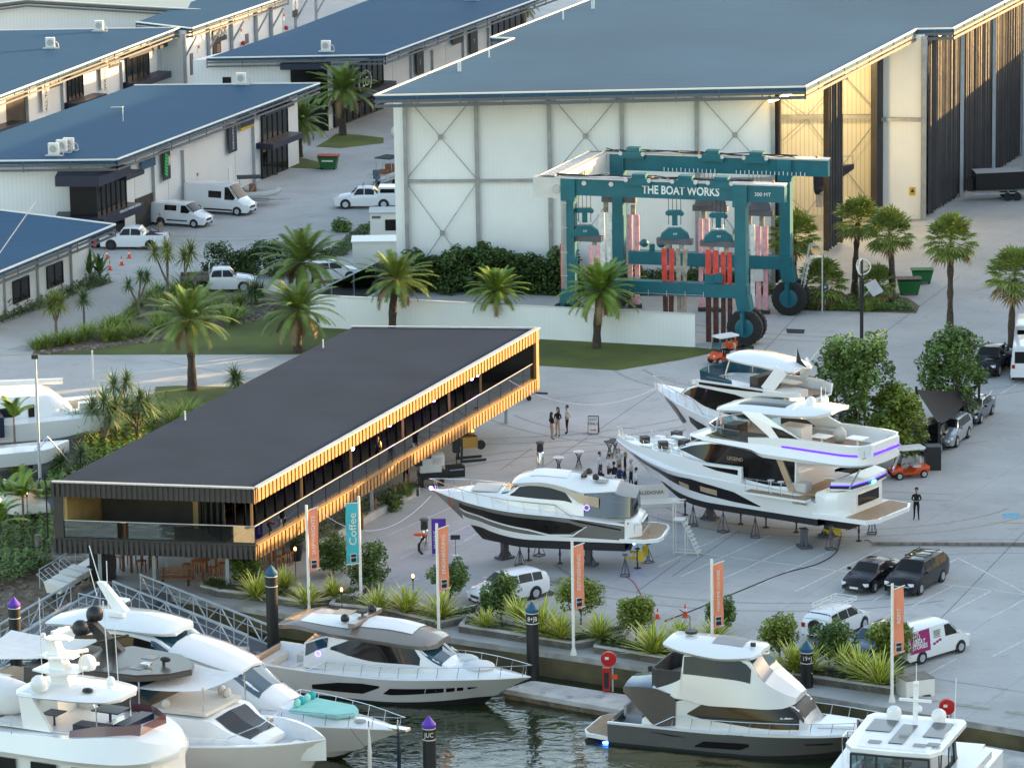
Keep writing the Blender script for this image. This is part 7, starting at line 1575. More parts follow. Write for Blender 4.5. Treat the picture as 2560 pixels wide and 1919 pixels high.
# ================= TRAVEL LIFT =================
FL, FR_, RL, RR = V(4.35,309.3), V(16.4,305.6), V(8.1,319.3), V(20.2,315.8)
tl = thing('travel_lift', 'giant teal travel lift lettered THE BOAT WORKS with hanging red and white slings', 'boat hoist', (12,312,0))
fx = (FR_-FL).normalized(); fd_ = (RL-FL).normalized(); ZT = 11.55
def lp(o, a=0, b_=0, z=0): return o+fx*a+fd_*b_+Vector((0,0,z))
def lpart(mb, n, m, **k): return part(mb, n, m, tl, **k)
for nm, A, B in (('front',FL,FR_),('rear',RL,RR)):
    lpart(MB().bar(lp(A,-1.0,0,ZT-.6), lp(B,3.2,0,ZT-.6), .75, 1.2), 'top_beam', 'teal')
    lpart(MB().bar(lp(A,-1.,0,ZT+.05), lp(B,3.2,0,ZT+.05), 1.0, .10), 'walkway', 'alu')
    lpart(MB().bar(lp(A,1.2 if nm=='front' else .8,0,3.85), lp(B,.5,0,3.85), .85, .95), 'lower_beam', 'teal')
    for C_, s in ((A,-1),(B,1)):
        lpart(MB().bar(lp(C_,0,0,3.3), lp(C_,0,0,ZT-1.1), .95, .8, up=tuple(fx)), 'leg', 'teal')
        lpart(MB().bar(lp(C_,0,0,ZT-1.6), lp(C_,0,0,ZT+.0), 1.15, 1.05, up=tuple(fx)), 'leg_cap', 'teal')
        k_ = MB().bar(lp(C_,.1*s,0,3.5), lp(C_,.3*s,0,2.4), 1.1, .95, up=tuple(fx)); k_.bar(lp(C_,.3*s,-.65,2.5), lp(C_,.3*s,-.65,.9), .22, .95, up=tuple(fd_)); lpart(k_, 'wheel_fork', 'teal')
        for q in (-.28, .62):
            c = lp(C_,.3*s,q,1.28); ang = math.atan2(fx.y, fx.x)
            w_ = MB().lathe([(.62,-.30),(1.16,-.32),(1.28,-.24),(1.28,.24),(1.16,.32),(.62,.30)], (0,0,0), 28, 'y').build('wheel', 'rubber', tl, smooth=True); w_.location = c-tl.location; w_.rotation_euler = (0,0,ang)
            hb = MB().lathe([(.1,-.36),(.5,-.36),(.68,-.31),(.68,.31),(.5,.36),(.1,.36)], (0,0,0), 20, 'y').build('hub', 'teal', w_, smooth=True)
            tr_ = MB()
            for k in range(26):
                a = k*2*math.pi/26; tr_.box((1.25*math.cos(a),0,1.25*math.sin(a)),(.10,.5,.10))
            tr_.build('tread', 'rubber', w_)
# white cross beam on the side, with ladder tray
mb = MB().bar(lp(FL,-1.5,-.4,ZT-.65), lp(RL,-1.5,.4,ZT-.65), 1.5, 1.35); mb.bar(lp(FL,-2.6,0,ZT-.7), lp(FL,-.4,0,ZT-.7), .9, 1.45); mb.bar(lp(RL,-2.4,0,ZT-.7), lp(RL,-.4,0,ZT-.7), .9, 1.45); lpart(mb, 'cross_beam', 'offwhite')
mb = MB()
for k in range(14): mb.bar(lp(FL,-2.0,k*.75,ZT+.15), lp(FL,-.9,k*.75,ZT+.15), .05, .05)
for q in (-2.0,-.9): mb.bar(lp(FL,q,-.6,ZT+.2), lp(FL,q,10.4,ZT+.2), .06, .06)
lpart(mb, 'cable_tray', 'alu')
text('TRAVELIFT', .55, frame3(lp(FL,-.72,4.5,ZT-.6)-tl.location, fd_), 'lettering', 'teal', tl)
lpart(MB().lathe([(.28,-.5),(.28,.5)], lp(FL,-1.0,-.1,ZT-.75), 12, 'y'), 'pivot_pin', 'alu')
# lettering
text('THE BOAT WORKS', .84, frame3(lp(FL,8.3,-.39,ZT-.62)-tl.location, fx), 'lettering', 'white_paint', tl, .02, sx=.78, bold=.02)
text('300 MT', .38, frame3(lp(FR_,1.65,-.39,ZT-.66)-tl.location, fx), 'lettering', 'white_paint', tl, .01)
mb = MB()
for k in range(34):
    x = 3.6+k*.32
    if 7.6 < x < 8.9: continue
    mb.bar(lp(RL,x,-.41,ZT-1.15), lp(RL,x,-.41,ZT-.90 if k%4 else ZT-.85), .05, .04, up=tuple(fd_))
lpart(mb, 'scale_marking', 'white_paint')
# trolleys, winches, hose bundles on the beams
for A, xs_ in ((FL,(5.2,8.6,11.2)),(RL,(1.2,7.2,10.5))):
    for x in xs_:
        lpart(MB().bar(lp(A,x-.9,-.45,ZT-.05), lp(A,x+.9,-.45,ZT-.05), .25, .5).bar(lp(A,x-.5,0,ZT+.3), lp(A,x+.5,0,ZT+.3), .8, .35), 'trolley', 'teal')
        for s in (-.85,.85): lpart(MB().lathe([(.15,-.06),(.15,.06)], lp(A,x+s,-.6,ZT+.08), 12, 'y'), 'sheave', 'offwhite')
for x in (1.2,3.2): lpart(MB().lathe([(.17,-.06),(.17,.06)], lp(FL,x,-.42,ZT-.3), 12, 'y'), 'sheave', 'offwhite')
rnd = random.Random(4)
for A in (FL,RL):
    mb = MB()
    for k in range(3): mb.tube([lp(A,-1+i*1.2,rnd.uniform(-.4,.4),ZT+.15+rnd.uniform(0,.16)) for i in range(13)], .04, 4)
    lpart(mb, 'hydraulic_hose', 'plastic')
    for x in (4.7,6.2,10.9,15.0): lpart(MB().ball(lp(A,x,-.3,ZT+.28),.10,8), 'brass_fitting', 'brass')
mb = MB()
for k in range(6): mb.tube([lp(FL,-.5+.07*k,-.50,3.2), lp(FL,-.5+.07*k,-.50,ZT)], .03, 4)
for z in (4.5,6.2,8,9.8,11): mb.bar(lp(FL,-.55,-.52,z), lp(FL,-.05,-.52,z), .08, .06)
lpart(mb, 'cable_bundle', 'alu')
for x in (1.9,3.2): lpart(MB().ball(lp(RL,x,0,4.9),.34,10,(1,.8,.9)).box(lp(RL,x+.6,0,4.6),(.4,.4,.5)), 'winch', 'teal', smooth=40)
lpart(MB().box(lp(FL,10.4,0,4.6),(1.0,.6,.7)).lathe([(.35,-.3),(.35,.3)], lp(FL,10.9,0,4.75), 12, 'y'), 'winch', 'teal')
mb = MB()
for k in range(6): mb.bar(lp(FL,3.2+k*1.35,-.5,3.3), lp(FL,3.2+k*1.35,-.5,3.75), .04,.04)
mb.bar(lp(FL,3.2,-.5,3.5), lp(FL,10,-.5,3.5), .03,.03); lpart(mb, 'pipe_run', 'alu')
lpart(MB().box(lp(RR,-2.,-.3,2.9),(.7,.4,.9)), 'control_box', 'offwhite')
def block(A, px, z, col, py0=560):
    """spreader under a beam: hook block, cap and bar"""
    w_ = W(px, py0, A, A+fx); x = (w_-A).dot(fx); t_ = z
    mb = MB(); 
    if col == 'teal':
        mb.box(lp(A,x,0,t_+1.85),(1.0,.45,.35)); mb.ball(lp(A,x-.5,0,t_+1.8),.19,8); mb.ball(lp(A,x+.5,0,t_+1.8),.19,8); mb.box(lp(A,x,0,t_+1.35),(.38,.35,.8)); mb.xprism([(-1.05,0),(1.05,0),(.95,.35),(.45,.75),(-.45,.75),(-.95,.35)],-.3,.3,lp(A,x,0,t_))
        lpart(mb, 'hook_block', 'teal'); text('85 MT', .22, frame3(lp(A,x,-.32,t_+.35)-tl.location, fx), 'lettering', 'white_paint', tl)
    else:
        mb.xprism([(-1.15,0),(1.15,0),(1.05,.5),(.6,.95),(-.6,.95),(-1.05,.5)],-.35,.35,lp(A,x,0,t_)); mb.box(lp(A,x,0,t_+1.2),(.45,.4,.5)); lpart(mb, 'hook_block', 'hook_grey')
    lpart(MB().bar(lp(A,x-1.3,0,t_-.2), lp(A,x+1.3,0,t_-.2), .5, .42), 'spreader_bar', 'hook_grey')
    mb = MB()
    for q in (-.45,-.15,.15,.45): mb.tube([lp(A,x+q,0,t_+1.), lp(A,x+q,0,ZT-1.1)], .025, 4)
    lpart(mb, 'hoist_rope', 'plastic'); return x
def sling(A, px, z1, z0, m1, m2=None, w_=.20, zc=None):
    x = (W(px, 650, A, A+fx)-A).dot(fx); mb = MB(); rnd = random.Random(int(px)); w_ *= 1.4
    for s in (-1,1):
        pts = [lp(A,x+s*(w_*.52)+rnd.uniform(-.01,.01)+(.14*(1-i/8)*s*.6 if z0 > .5 else .05*s),0,z1+(z0-z1)*i/8) for i in range(9)]
        for a, b_ in zip(pts, pts[1:]):
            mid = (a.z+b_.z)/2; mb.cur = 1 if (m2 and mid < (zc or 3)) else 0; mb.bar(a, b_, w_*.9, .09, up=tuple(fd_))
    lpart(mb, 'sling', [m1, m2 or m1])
    lpart(MB().bar(lp(A,x,0,z1+.75), lp(A,x,0,z1), .34, .12, up=tuple(fd_)), 'sling_shackle', 'sling_tan')
x = block(FL,1687,7.45,'teal'); x = block(FL,1796,7.4,'teal'); block(FL,1462,7.4,'teal')
block(RL,1548,8.3,'grey',480); block(RL,1776,7.9,'grey',490); block(RL,1888,7.7,'grey',500)
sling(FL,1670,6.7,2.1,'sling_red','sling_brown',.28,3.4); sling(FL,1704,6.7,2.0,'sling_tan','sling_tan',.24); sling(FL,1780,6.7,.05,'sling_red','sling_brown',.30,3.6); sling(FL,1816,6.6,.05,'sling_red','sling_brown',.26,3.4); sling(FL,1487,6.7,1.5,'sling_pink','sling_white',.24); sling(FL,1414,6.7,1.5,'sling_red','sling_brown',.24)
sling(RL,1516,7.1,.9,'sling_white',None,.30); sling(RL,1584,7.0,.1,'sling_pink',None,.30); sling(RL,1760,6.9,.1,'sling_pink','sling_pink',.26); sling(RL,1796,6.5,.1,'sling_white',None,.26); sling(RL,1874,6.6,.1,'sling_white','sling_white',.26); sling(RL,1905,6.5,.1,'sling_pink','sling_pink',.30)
for px in (1588,1762,1797,1876,1908): lpart(MB().box(lp(RL,(W(px,760,RL,RL+fx)-RL).dot(fx),0,.14),(1.0,.6,.25)), 'sling_weight', 'plastic')
# ladder at the rear leg
ld = thing('access_stair', 'white access stair at the rear wheel of the travel lift', 'stair', G(2025,782))
mb = MB()
for s in (-.35,.35):
    mb.bar((-.9,s,.1),(.0,s,4.2),.06,.06); mb.bar((.9,s,0),(.9,s,5.),.05,.05); mb.bar((-.9,s,1.2),(0,s,5.1),.05,.05); mb.bar((0,s,5.1),(.9,s,5.1),.05,.05)
for k in range(11): mb.box((-.85+k*.085,0,.3+k*.38),(.22,.7,.04))
for z in (1.2,2.4,3.6,4.2): mb.bar((.9,-.35,z),(.9,.35,z),.05,.05)
mb.box((.45,0,4.2),(.9,.7,.05)); mb.build('frame', 'offwhite', ld)
# ================= WATERSIDE =================
def planter(pts, label, back=2.0, h=.45):
    P_ = [G(*p) for p in pts]; c = sum(P_, Vector())/len(P_); t = thing('planter_box', label, 'planter', c, 0, 'concrete planters along the quay')
    off = Vector((.45, back, 0)); inn = [p+off for p in reversed(P_)]
    mb = MB()
    ring = P_+inn; n = len(ring)
    cc = sum(ring, Vector())/n
    for i in range(n):
        a, b_ = ring[i], ring[(i+1) % n]; d = (b_-a).normalized(); nn = Vector((-d.y, d.x, 0))*.22
        if nn.dot(cc-(a+b_)/2) < 0: nn = -nn
        mb.prism([a, b_, b_+nn-d*.2, a+nn+d*.2], 0, h+.001*i)
    part(mb, 'kerb_wall', 'concrete_wall', t)
    part(MB().prism(ring, 0, h-.1), 'soil', 'mulch', t)
    rnd = random.Random(int(pts[0][0])); cv = MB()
    for k in range(1500):
        i = rnd.randrange(len(P_)-1); p = P_[i]+(P_[i+1]-P_[i])*rnd.random()+off*rnd.uniform(.08,.92); p.z = h-.05+abs(rnd.gauss(0,.16)); s = .09*rnd.uniform(.6,1.4)
        u_ = Vector((rnd.gauss(0,1), rnd.gauss(0,1), rnd.gauss(0,.5))).normalized(); v_ = u_.cross(Vector((0,.3,1))).normalized(); cv.quad(p-u_*s, p-v_*s*.5, p+u_*s, p+v_*s*.5)
    part(cv, 'low_foliage', 'bush_leaf', t); return t
planter([(500,1480),(545,1492),(640,1502),(760,1522),(893,1502)], 'low concrete planter under the pavilion corner, first of the quay row',1.8)
planter([(823,1526),(965,1541),(1099,1572),(1192,1552)], 'concrete planter between the second orange flag and the burning torch')
planter([(1147,1580),(1433,1625),(1558,1603)], 'long concrete planter behind the white lettered pile')
planter([(1484,1632),(1700,1668)], 'concrete planter with the round topped tree and one big flax')
planter([(1945,1697),(2229,1737),(2248,1720)], 'concrete planter beside the crate, below the last orange flag')
lp_ = thing('planter_box', 'long raised planter with rope posts beside the pavilion', 'planter', G(930,1320))
a, b_ = G(800,1372), G(1050,1235); part(MB().prism([a, b_, b_-f*1.8, a-f*1.8], 0, .45), 'kerb_wall', 'concrete_wall', lp_)
cv = MB(); rnd = random.Random(3)
for k in range(2200):
    p = a+(b_-a)*rnd.random()-f*rnd.uniform(.1,1.7); p.z = .45+abs(rnd.gauss(0,.2)); s = .09*rnd.uniform(.6,1.4); u_ = Vector((rnd.gauss(0,1), rnd.gauss(0,1), rnd.gauss(0,.5))).normalized(); v_ = u_.cross(Vector((0,.3,1))).normalized(); cv.quad(p-u_*s, p-v_*s*.5, p+u_*s, p+v_*s*.5)
part(cv, 'low_foliage', 'tree_leaf', lp_)
prev = None
for i, (px, py) in enumerate(((905,1325),(938,1290),(985,1262),(1022,1228))):
    t = thing('rope_post', ('first','second','third','last')[i]+' timber rope post counted from the coffee flag', 'post', G(px, py), 0, 'timber rope posts'); MB().tube([(0,0,0),(0,0,1.1)], .11, 8).build('post', 'timber', t)
    if prev is not None:
        d = prev-t.location; MB().tube([(0,0,.95), (d.x*.25,d.y*.25,.62), (d.x*.5,d.y*.5,.52), (d.x*.75,d.y*.75,.62), (d.x,d.y,.95)], .03, 5).build('rope', 'sling_tan', t)
    prev = t.location.copy()
# flags
def flag(px, pyb, pyt, word, label, m='orange_flag', side=1, tm='fascia_white', z0=0, sz=.34, w_=.62, wl=3.5):
    p = G(px, pyb, z0); hgt = W(px, pyt, p, p+V(1,0)).z; t = thing('banner_flag', label, 'flag', p, 0, 'banner flags along the quay'); sgn = side
    MB().lathe([(.2,0),(.11,.35),(.085,.4),(.075,hgt-z0)], (0,0,0), 10).build('pole', 'fascia_white', t, smooth=40); H_ = hgt-z0
    d = Vector((.93*sgn,.37*sgn*1.0,0)); up = Vector((0,0,.18*sgn if sgn > 0 else 0)); top = Vector((0,0,H_-.35)); 
    mb = MB().bar(top-d*.05, top+d*(w_+.1)+up, .05, .05).bar(top-Vector((0,0,wl))-d*.05, top-Vector((0,0,wl))+d*(w_+.1)+up, .05, .05); mb.build('banner_arm', 'fascia_white', t)
    n = 10; vs = []
    for i in range(n+1):
        for j in (0,1,2): q = top-Vector((0,0,wl*i/n))+d*(.08+(w_-.04)*j/2)+up*(j/2); q += Vector((-d.y,d.x,0))*.05*math.sin(i*1.1+j*.8); vs.append(q)
    MB().add(vs, [(i*3+j,i*3+j+1,i*3+j+4,i*3+j+3) for i in range(n) for j in (0,1)]).build('banner', m, t, smooth='all')
    dd = d if sgn > 0 else -d; nn = Vector((dd.y,-dd.x,0))*.10
    c = top-Vector((0,0,wl*.42))+d*(w_*.55)+up*.5+nn
    text(word, sz, frame3(c, (dd.x,dd.y,0)) @ Matrix.Rotation(R(90),4,'Z'), 'lettering', tm, t, .004, sx=1.12)
    c2 = top-Vector((0,0,wl-.36))+d*(w_*.55)+up*.5+nn*.7
    MB().box(c2, (.36,.03,.50), math.atan2(dd.y,dd.x)).build('emblem_frame', 'fascia_white', t); MB().box(c2+nn*.25, (.30,.03,.44), math.atan2(dd.y,dd.x)).build('emblem', 'navy', t)
    text('BOAT', .13, frame3(c2+nn*.5+Vector((0,0,.03)), (dd.x,dd.y,0)), 'emblem_text', 'fascia_white', t, .003); return t
flag(773,1536,1262,'SHIPWRIGHTS','orange banner flag reading SHIPWRIGHTS beside the pavilion corner',sz=.31)
flag(1097,1587,1308,'ENGINEERING','orange banner flag reading ENGINEERING before the grey yacht bow',sz=.31)
flag(1434,1636,1352,'REFINISHING','orange banner flag reading REFINISHING before the grey yacht stern',sz=.31)
flag(1781,1672,1397,'MARITIME COURSES','orange banner flag reading MARITIME COURSES behind the charcoal hulled yacht',sz=.225)
flag(2230,1753,1458,'REFIT','orange banner flag reading REFIT next to the magenta panelled van',sz=.31)
flag(903,1510,1240,'Coffee','turquoise banner flag reading Coffee','teal_flag',-1,sz=.62,w_=.75)
def pile(px, py, pyt, zb, cap, label, r=.33, word=None):
    p = G(px, py, zb); ht = W(px, pyt, p, p+V(1,0)).z-zb; t = thing('mooring_pile', label, 'mooring pile', p, 0, 'black mooring piles')
    MB().lathe([(r,-3 if zb < -1.2 else -1.2),(r,ht-.55)], (0,0,0), 18).build('pile', 'black', t, smooth=40); MB().lathe([(r+.03,ht-.55),(r+.03,ht-.42),(.02,ht)], (0,0,0), 18).build('cap', cap, t, smooth=30)
    mb = MB()
    for z in (.62,1.18): mb.lathe([(r+.006,ht-z-.02),(r+.006,ht-z+.02)], (0,0,0), 18)
    mb.build('white_ring', 'fascia_white', t)
    if word: text(word, .34, frame3((0,-r-.02,ht-.9), (1,0,0)), 'lettering', 'fascia_white', t, .01, sx=.8)
pile(1333,1697,1502,-.9,'sign_blue' if 0 else 'blue_paint','black pile with blue cap at the end of the concrete dock',word='8+JB')
pile(684,1640,1411,-1.4,'blue_paint','black pile with blue cap behind the pearl white yacht, beside the first flag')
pile(2017,1780,1600,-1.4,'blue_paint','black pile with blue cap behind the bow of the charcoal yacht',word='19+J')
pile(42,1680,1490,-1.4,'purple_paint','black pile with purple cap at the gangway near the picture edge')
pile(612,1830,1706,-1.4,'purple_paint','short purple capped pile rising between the awning and the mint sun pad')
pile(1076,1990,1788,-1.4,'purple_paint','black pile with purple cap standing in the open water',r=.33,word='JUC')
pile(1480,2000,1930,-1.4,'purple_paint','pile') if 0 else None
# docks
dk = thing('floating_dock', 'concrete floating dock between the two middle yachts', 'dock', G(1430,1745,-.9))
dp = [G(1262,1722,-.9), G(1622,1786,-.9), G(1700,1800,-.9), G(1760,1765,-.9), G(1330,1700,-.9)]
part(MB().prism(dp, -1.15, -.9), 'deck', 'concrete_wall', dk); part(MB().prism([p*1 for p in dp], -1.6, -1.17), 'float', 'mulch', dk)
dk2 = thing('floating_dock', 'grey dock at the picture corner beyond the white catamaran', 'dock', G(2540,1890,-.9)); part(MB().prism([G(2440,1858,-.9), G(2650,1895,-.9), G(2650,1990,-.9), G(2400,1960,-.9)], -1.5, -.9), 'deck', 'concrete_wall', dk2)
mb = MB()
for (px, py) in ((1357,1733),(1424,1744),(1290,1719)): c = G(px, py, -.9); mb = MB().bar(c+Vector((-.18,0,.1)), c+Vector((.18,0,.1)), .05,.05).bar(c+Vector((-.07,0,0)), c+Vector((-.07,0,.1)), .05,.05).bar(c+Vector((.07,0,0)), c+Vector((.07,0,.1)), .05,.05); part(mb, 'cleat', 'zinc', dk)
part(MB().prism([G(1484,1742,-.895), G(1498,1736,-.895), G(1514,1738,-.895), G(1502,1745,-.895)], -.9, -.885), 'hatch_cover', 'steel_column', dk)
def hosereel(px, py, z, label, hd=0):
    t = thing('fire_hose_reel', label, 'hose reel', G(px, py, z), hd); MB().bar((.25,0,0),(.25,0,2.1),.09,.09).build('post', 'zinc', t); MB().lathe([(.1,-.17),(.40,-.15),(.42,0),(.40,.15),(.1,.17)], (.05,-.15,1.85), 20, 'y').build('reel', 'red_paint', t, smooth=50)
    MB().bx(-.28,.12,-.2,.1,.1,1.35).build('cabinet', 'red_paint', t); MB().bx(-.2,.04,-.225,-.2,.25,1.1).build('cabinet_window', 'black', t); MB().bx(.2,.5,-.1,-.07,.7,.95).build('notice', 'orange_paint', t); MB().bx(-.15,.05,-.325,-.32,1.85,2.0).build('plate', 'fascia_white', t)
hosereel(1520,1728,-.9,'red fire hose reel on a post at the end of the concrete dock'); hosereel(2364,1850,-1.,'red hose reel peeping out behind the catamaran dome')
# gangways
def gangway(A, B, w_, label, n=8, rh=1.15):
    t = thing('gangway', label, 'gangway', A); d = (B-A); L_ = d.length; d.normalize(); s_ = Vector((d.y,-d.x,0)).normalized()*w_/2
    o = A; mb = MB(); mb.add([A-s_, A+s_, B+s_, B-s_], [(0,3,2,1)]); part(mb, 'walkway', 'fascia_grey', t)
    for s in (-1,1):
        mb = MB(); e = s_*s; U = Vector((0,0,rh))
        mb.bar(A+e, B+e, .10, .14); mb.bar(A+e+U, B+e+U, .10, .10); mb.bar(A+e+U*.6, B+e+U*.6, .04, .04)
        for k in range(n+1):
            p = A+(B-A)*k/n+e; mb.bar(p, p+U, .06, .06)
            if k < n: q = A+(B-A)*(k+1)/n+e; mb.bar(p if k%2 else p+U, q+U if k%2 else q, .06, .06)
        part(mb, 'truss', 'zinc', t)
L0 = G(262,1492); L1 = G(330,1475)
gangway(G(318,1492), G(655,1628,-.95), 2.0, 'long aluminium gangway sloping down towards the pearl white yacht', 10)
gangway(G(215,1512), G(-70,1680,-1.), 2.0, 'aluminium gangway running off the picture edge past the purple pile', 8)
ldn = thing('gangway_landing', 'grey landing deck where the two gangways meet', 'landing', L0); part(MB().prism([G(195,1525), G(330,1550), G(400,1500), G(440,1485), G(250,1458), G(205,1470)], -.15, .03), 'deck', 'fascia_grey', ldn)
mb = MB(); rail(mb, [G(x, y, .03) for x, y in ((198,1530),(250,1542),(330,1550))], 1.1, .04, 1, True); rail(mb, [G(x, y, .03) for x, y in ((100,1470),(150,1440),(190,1415))], 1.1, .04, 1, True); part(mb, 'railing', 'zinc', ldn)
bwk = thing('boardwalk', 'timber boardwalk beside the rocks at the pavilion end', 'boardwalk', G(120,1370)); part(MB().prism([G(20,1400), G(215,1408), G(225,1368), G(30,1352)], .0, .18), 'deck', 'timber_grey', bwk); part(MB().bar(G(95,1390), G(95,1390)+Vector((0,0,1.3)), .3, .3), 'post', 'timber_grey', bwk); part(MB().tube([G(97,1390,1.2), G(130,1390,.9), G(170,1392,.85), G(210,1392,1.0)], .05, 5), 'rope', 'sling_tan', bwk)
def dcart(px, py, rz, label, tip=0):
    if 'dc' not in CR:
        t = thing('dock_cart', label, 'dock cart'); MB().add([(-.45,-.33,.3),(.45,-.33,.3),(.45,.33,.3),(-.45,.33,.3),(-.6,-.4,.95),(.6,-.4,.75),(.6,.4,.75),(-.6,.4,.95)],[(3,2,1,0),(4,5,6,7),(0,1,5,4),(1,2,6,5),(2,3,7,6),(3,0,4,7)]).build('tub','fascia_white',t)
        MB().lathe([(.03,-.05),(.2,-.05),(.2,.05),(.03,.05)],(.1,-.4,.2),12,'y').build('wheel','tyre',t); MB().lathe([(.03,-.05),(.2,-.05),(.2,.05),(.03,.05)],(.1,.4,.2),12,'y').build('wheel','tyre',t)
        MB().bar((-.6,-.25,.9),(-1.1,-.25,1.3),.04,.04).bar((-.6,.25,.9),(-1.1,.25,1.3),.04,.04).bar((-1.1,-.3,1.3),(-1.1,.3,1.3),.04,.04).build('handle','zinc',t); CR['dc'] = t
    else: t = dup(CR['dc'], (0,0,0), 0, label)
    t.location = G(px, py, .05); t.rotation_euler = (0,tip,rz)
for i, (px, py) in enumerate(((142,1492),(162,1480),(180,1466),(200,1455))): dcart(px, py, -.4, 'white dock cart, %s in the row parked on the landing' % ('first','second','third','fourth')[i])
dcart(228,1437,.7,'white dock cart tipped up against the dark cabinet',-.5)
for o in [x for x in bpy.data.objects if x.get('category') == 'dock cart']: o['group'] = 'white dock carts'
t = thing('cabinet', 'black cabinet under the pavilion beside the tipped dock cart', 'cabinet', G(258,1445)); MB().box((0,0,.9),(1.4,1.2,1.8)).build('body','black',t); MB().box((0,0,1.83),(1.5,1.3,.06)).build('lid','fascia_white',t)
# timber furniture under the pavilion
def highset(px, py, rz, label):
    t = thing('bar_table', label, 'table', G(px, py), rz); MB().box((0,0,1.05),(1.8,.8,.08)).build('tabletop','timber',t)
    for x in (-.8,.8):
        for y in (-.33,.33): MB().bar((x,y,0),(x,y,1.02),.12,.12).build('leg','timber',t)
    for i, (x, y) in enumerate(((-.5,-.85),(.5,-.85),(-.5,.85),(.5,.85))):
        c = t.location+Vector((x*math.cos(rz)-y*math.sin(rz), x*math.sin(rz)+y*math.cos(rz), 0)); s = thing('bar_stool', 'square timber stool at the '+label, 'stool', c, rz, 'timber stools under the pavilion')
        MB().box((0,0,.75),(.42,.42,.07)).build('seat','timber',s); m2 = MB()
        for a in (-.17,.17):
            for b2 in (-.17,.17): m2.bar((a,b2,0),(a,b2,.72),.06,.06)
        m2.build('legs','timber',s)
highset(342,1422,.9,'tall timber table near the black cabinet'); highset(512,1440,1.1,'tall timber table by the lit torch'); highset(680,1412,1.1,'timber table under the cream parasol')
t = thing('bench', 'red brown slatted bench beside the gangway top', 'bench', G(440,1462), -.12); mb = MB()
for k in range(4): mb.box((0,-.2+k*.14,.45),(1.9,.11,.05))
mb.build('seat','timber',t); mb = MB()
for k in range(3): mb.box((0,.28+.03*k,.6+k*.15),(1.9,.04,.11))
mb.build('backrest','timber',t); [MB().bar((x,0,0),(x,.3,.9),.08,.08).bar((x,-.2,0),(x,-.2,.43),.08,.08).build('leg','black',t) for x in (-.75,.75)]
t = thing('parasol', 'cream parasol just outside the pavilion corner', 'parasol', G(690,1420)); MB().lathe([(1.5,2.3),(.03,2.75)],(0,0,0),8).build('canopy','cushion',t); MB().tube([(0,0,0),(0,0,2.6)],.04,6).build('pole','timber',t)
t = thing('plant_pot', 'tall black pot with a small palm by the parasol', 'plant pot', G(742,1400)); MB().lathe([(.25,0),(.42,.9),(.36,1.1)],(0,0,0),14).build('pot','black',t,smooth=40); mb = MB(); rosette(mb,(0,0,1.1),24,.8,.07,0,80,R(60),random.Random(2)); mb.build('foliage','tree_leaf',t)
for i, (px, py, l) in enumerate(((528,1465,'lit garden torch standing before the tall timber table'),(740,1455,'lit garden torch between the pile and the first flag'),(1034,1525,'lit garden torch behind the tallest flax of the second planter'),(70,1310,'small lit torch deep in the thicket'),(3,1330,'tiny lit torch at the very edge of the thicket'),(856,1560,'tall slim torch pole above the taupe yacht roof'))):
    t = thing('garden_torch', l, 'torch', G(px, py), 0, 'garden torches'); MB().tube([(0,0,0),(0,0,1.75)],.025,5).lathe([(.05,1.7),(.07,1.9)],(0,0,0),8).build('pole','bronze_dark',t); MB().ball((0,0,1.98),.08,8,(.8,.8,1.5)).build('flame','lamp_flame',t)
t = thing('storage_crate', 'white plastic crate pallet bin at the end of the last planter', 'crate', G(2288,1735), .35); MB().bx(-.8,.8,-.65,.65,.12,.95).build('bin','fascia_white',t); MB().bx(-.82,.82,-.67,.67,.951,1.0).build('lid','timber_grey',t); [MB().bx(x-.1,x+.1,-.65,.65,0,.12).build('foot','fascia_white',t) for x in (-.7,0,.7)]
for i, (a, b_) in enumerate((((2262,1742),(2350,1752)),((2390,1761),(2474,1771)),((2515,1778),(2600,1790)))):
    A, B = G(*a), G(*b_); t = thing('wheel_stop', 'concrete wheel stop, %s along the quay edge from the crate' % ('first','second','third')[i], 'wheel stop', (A+B)/2, 0, 'wheel stops at the quay'); part(MB().bar(A+Vector((0,0,.07)), B+Vector((0,0,.07)), .16, .13), 'block', 'concrete_wall', t)
def cone(px, py, label, s=1.): t = thing('traffic_cone', label, 'traffic cone', G(px, py), 0, 'traffic cones'); MB().box((0,0,.02),(.38*s,.38*s,.04)).lathe([(.15*s,.04),(.025*s,.75*s)],(0,0,0),12).build('cone','orange_paint',t); MB().lathe([(.105*s,.33*s),(.075*s,.5*s)],(0,0,0),12).build('reflective_band','fascia_white',t)
cone(1713,1541,'orange traffic cone with white band on the open yard by the cable',1.); cone(1644,1545,'orange cone mostly hidden behind the big flax',.8); cone(268,646,'orange traffic cone closest to the white pickup tail'); cone(304,663,'orange traffic cone on the yellow line, middle of three'); cone(275,675,'orange traffic cone next to the banana plants'); cone(323,645,'orange traffic cone under the white pickup door')
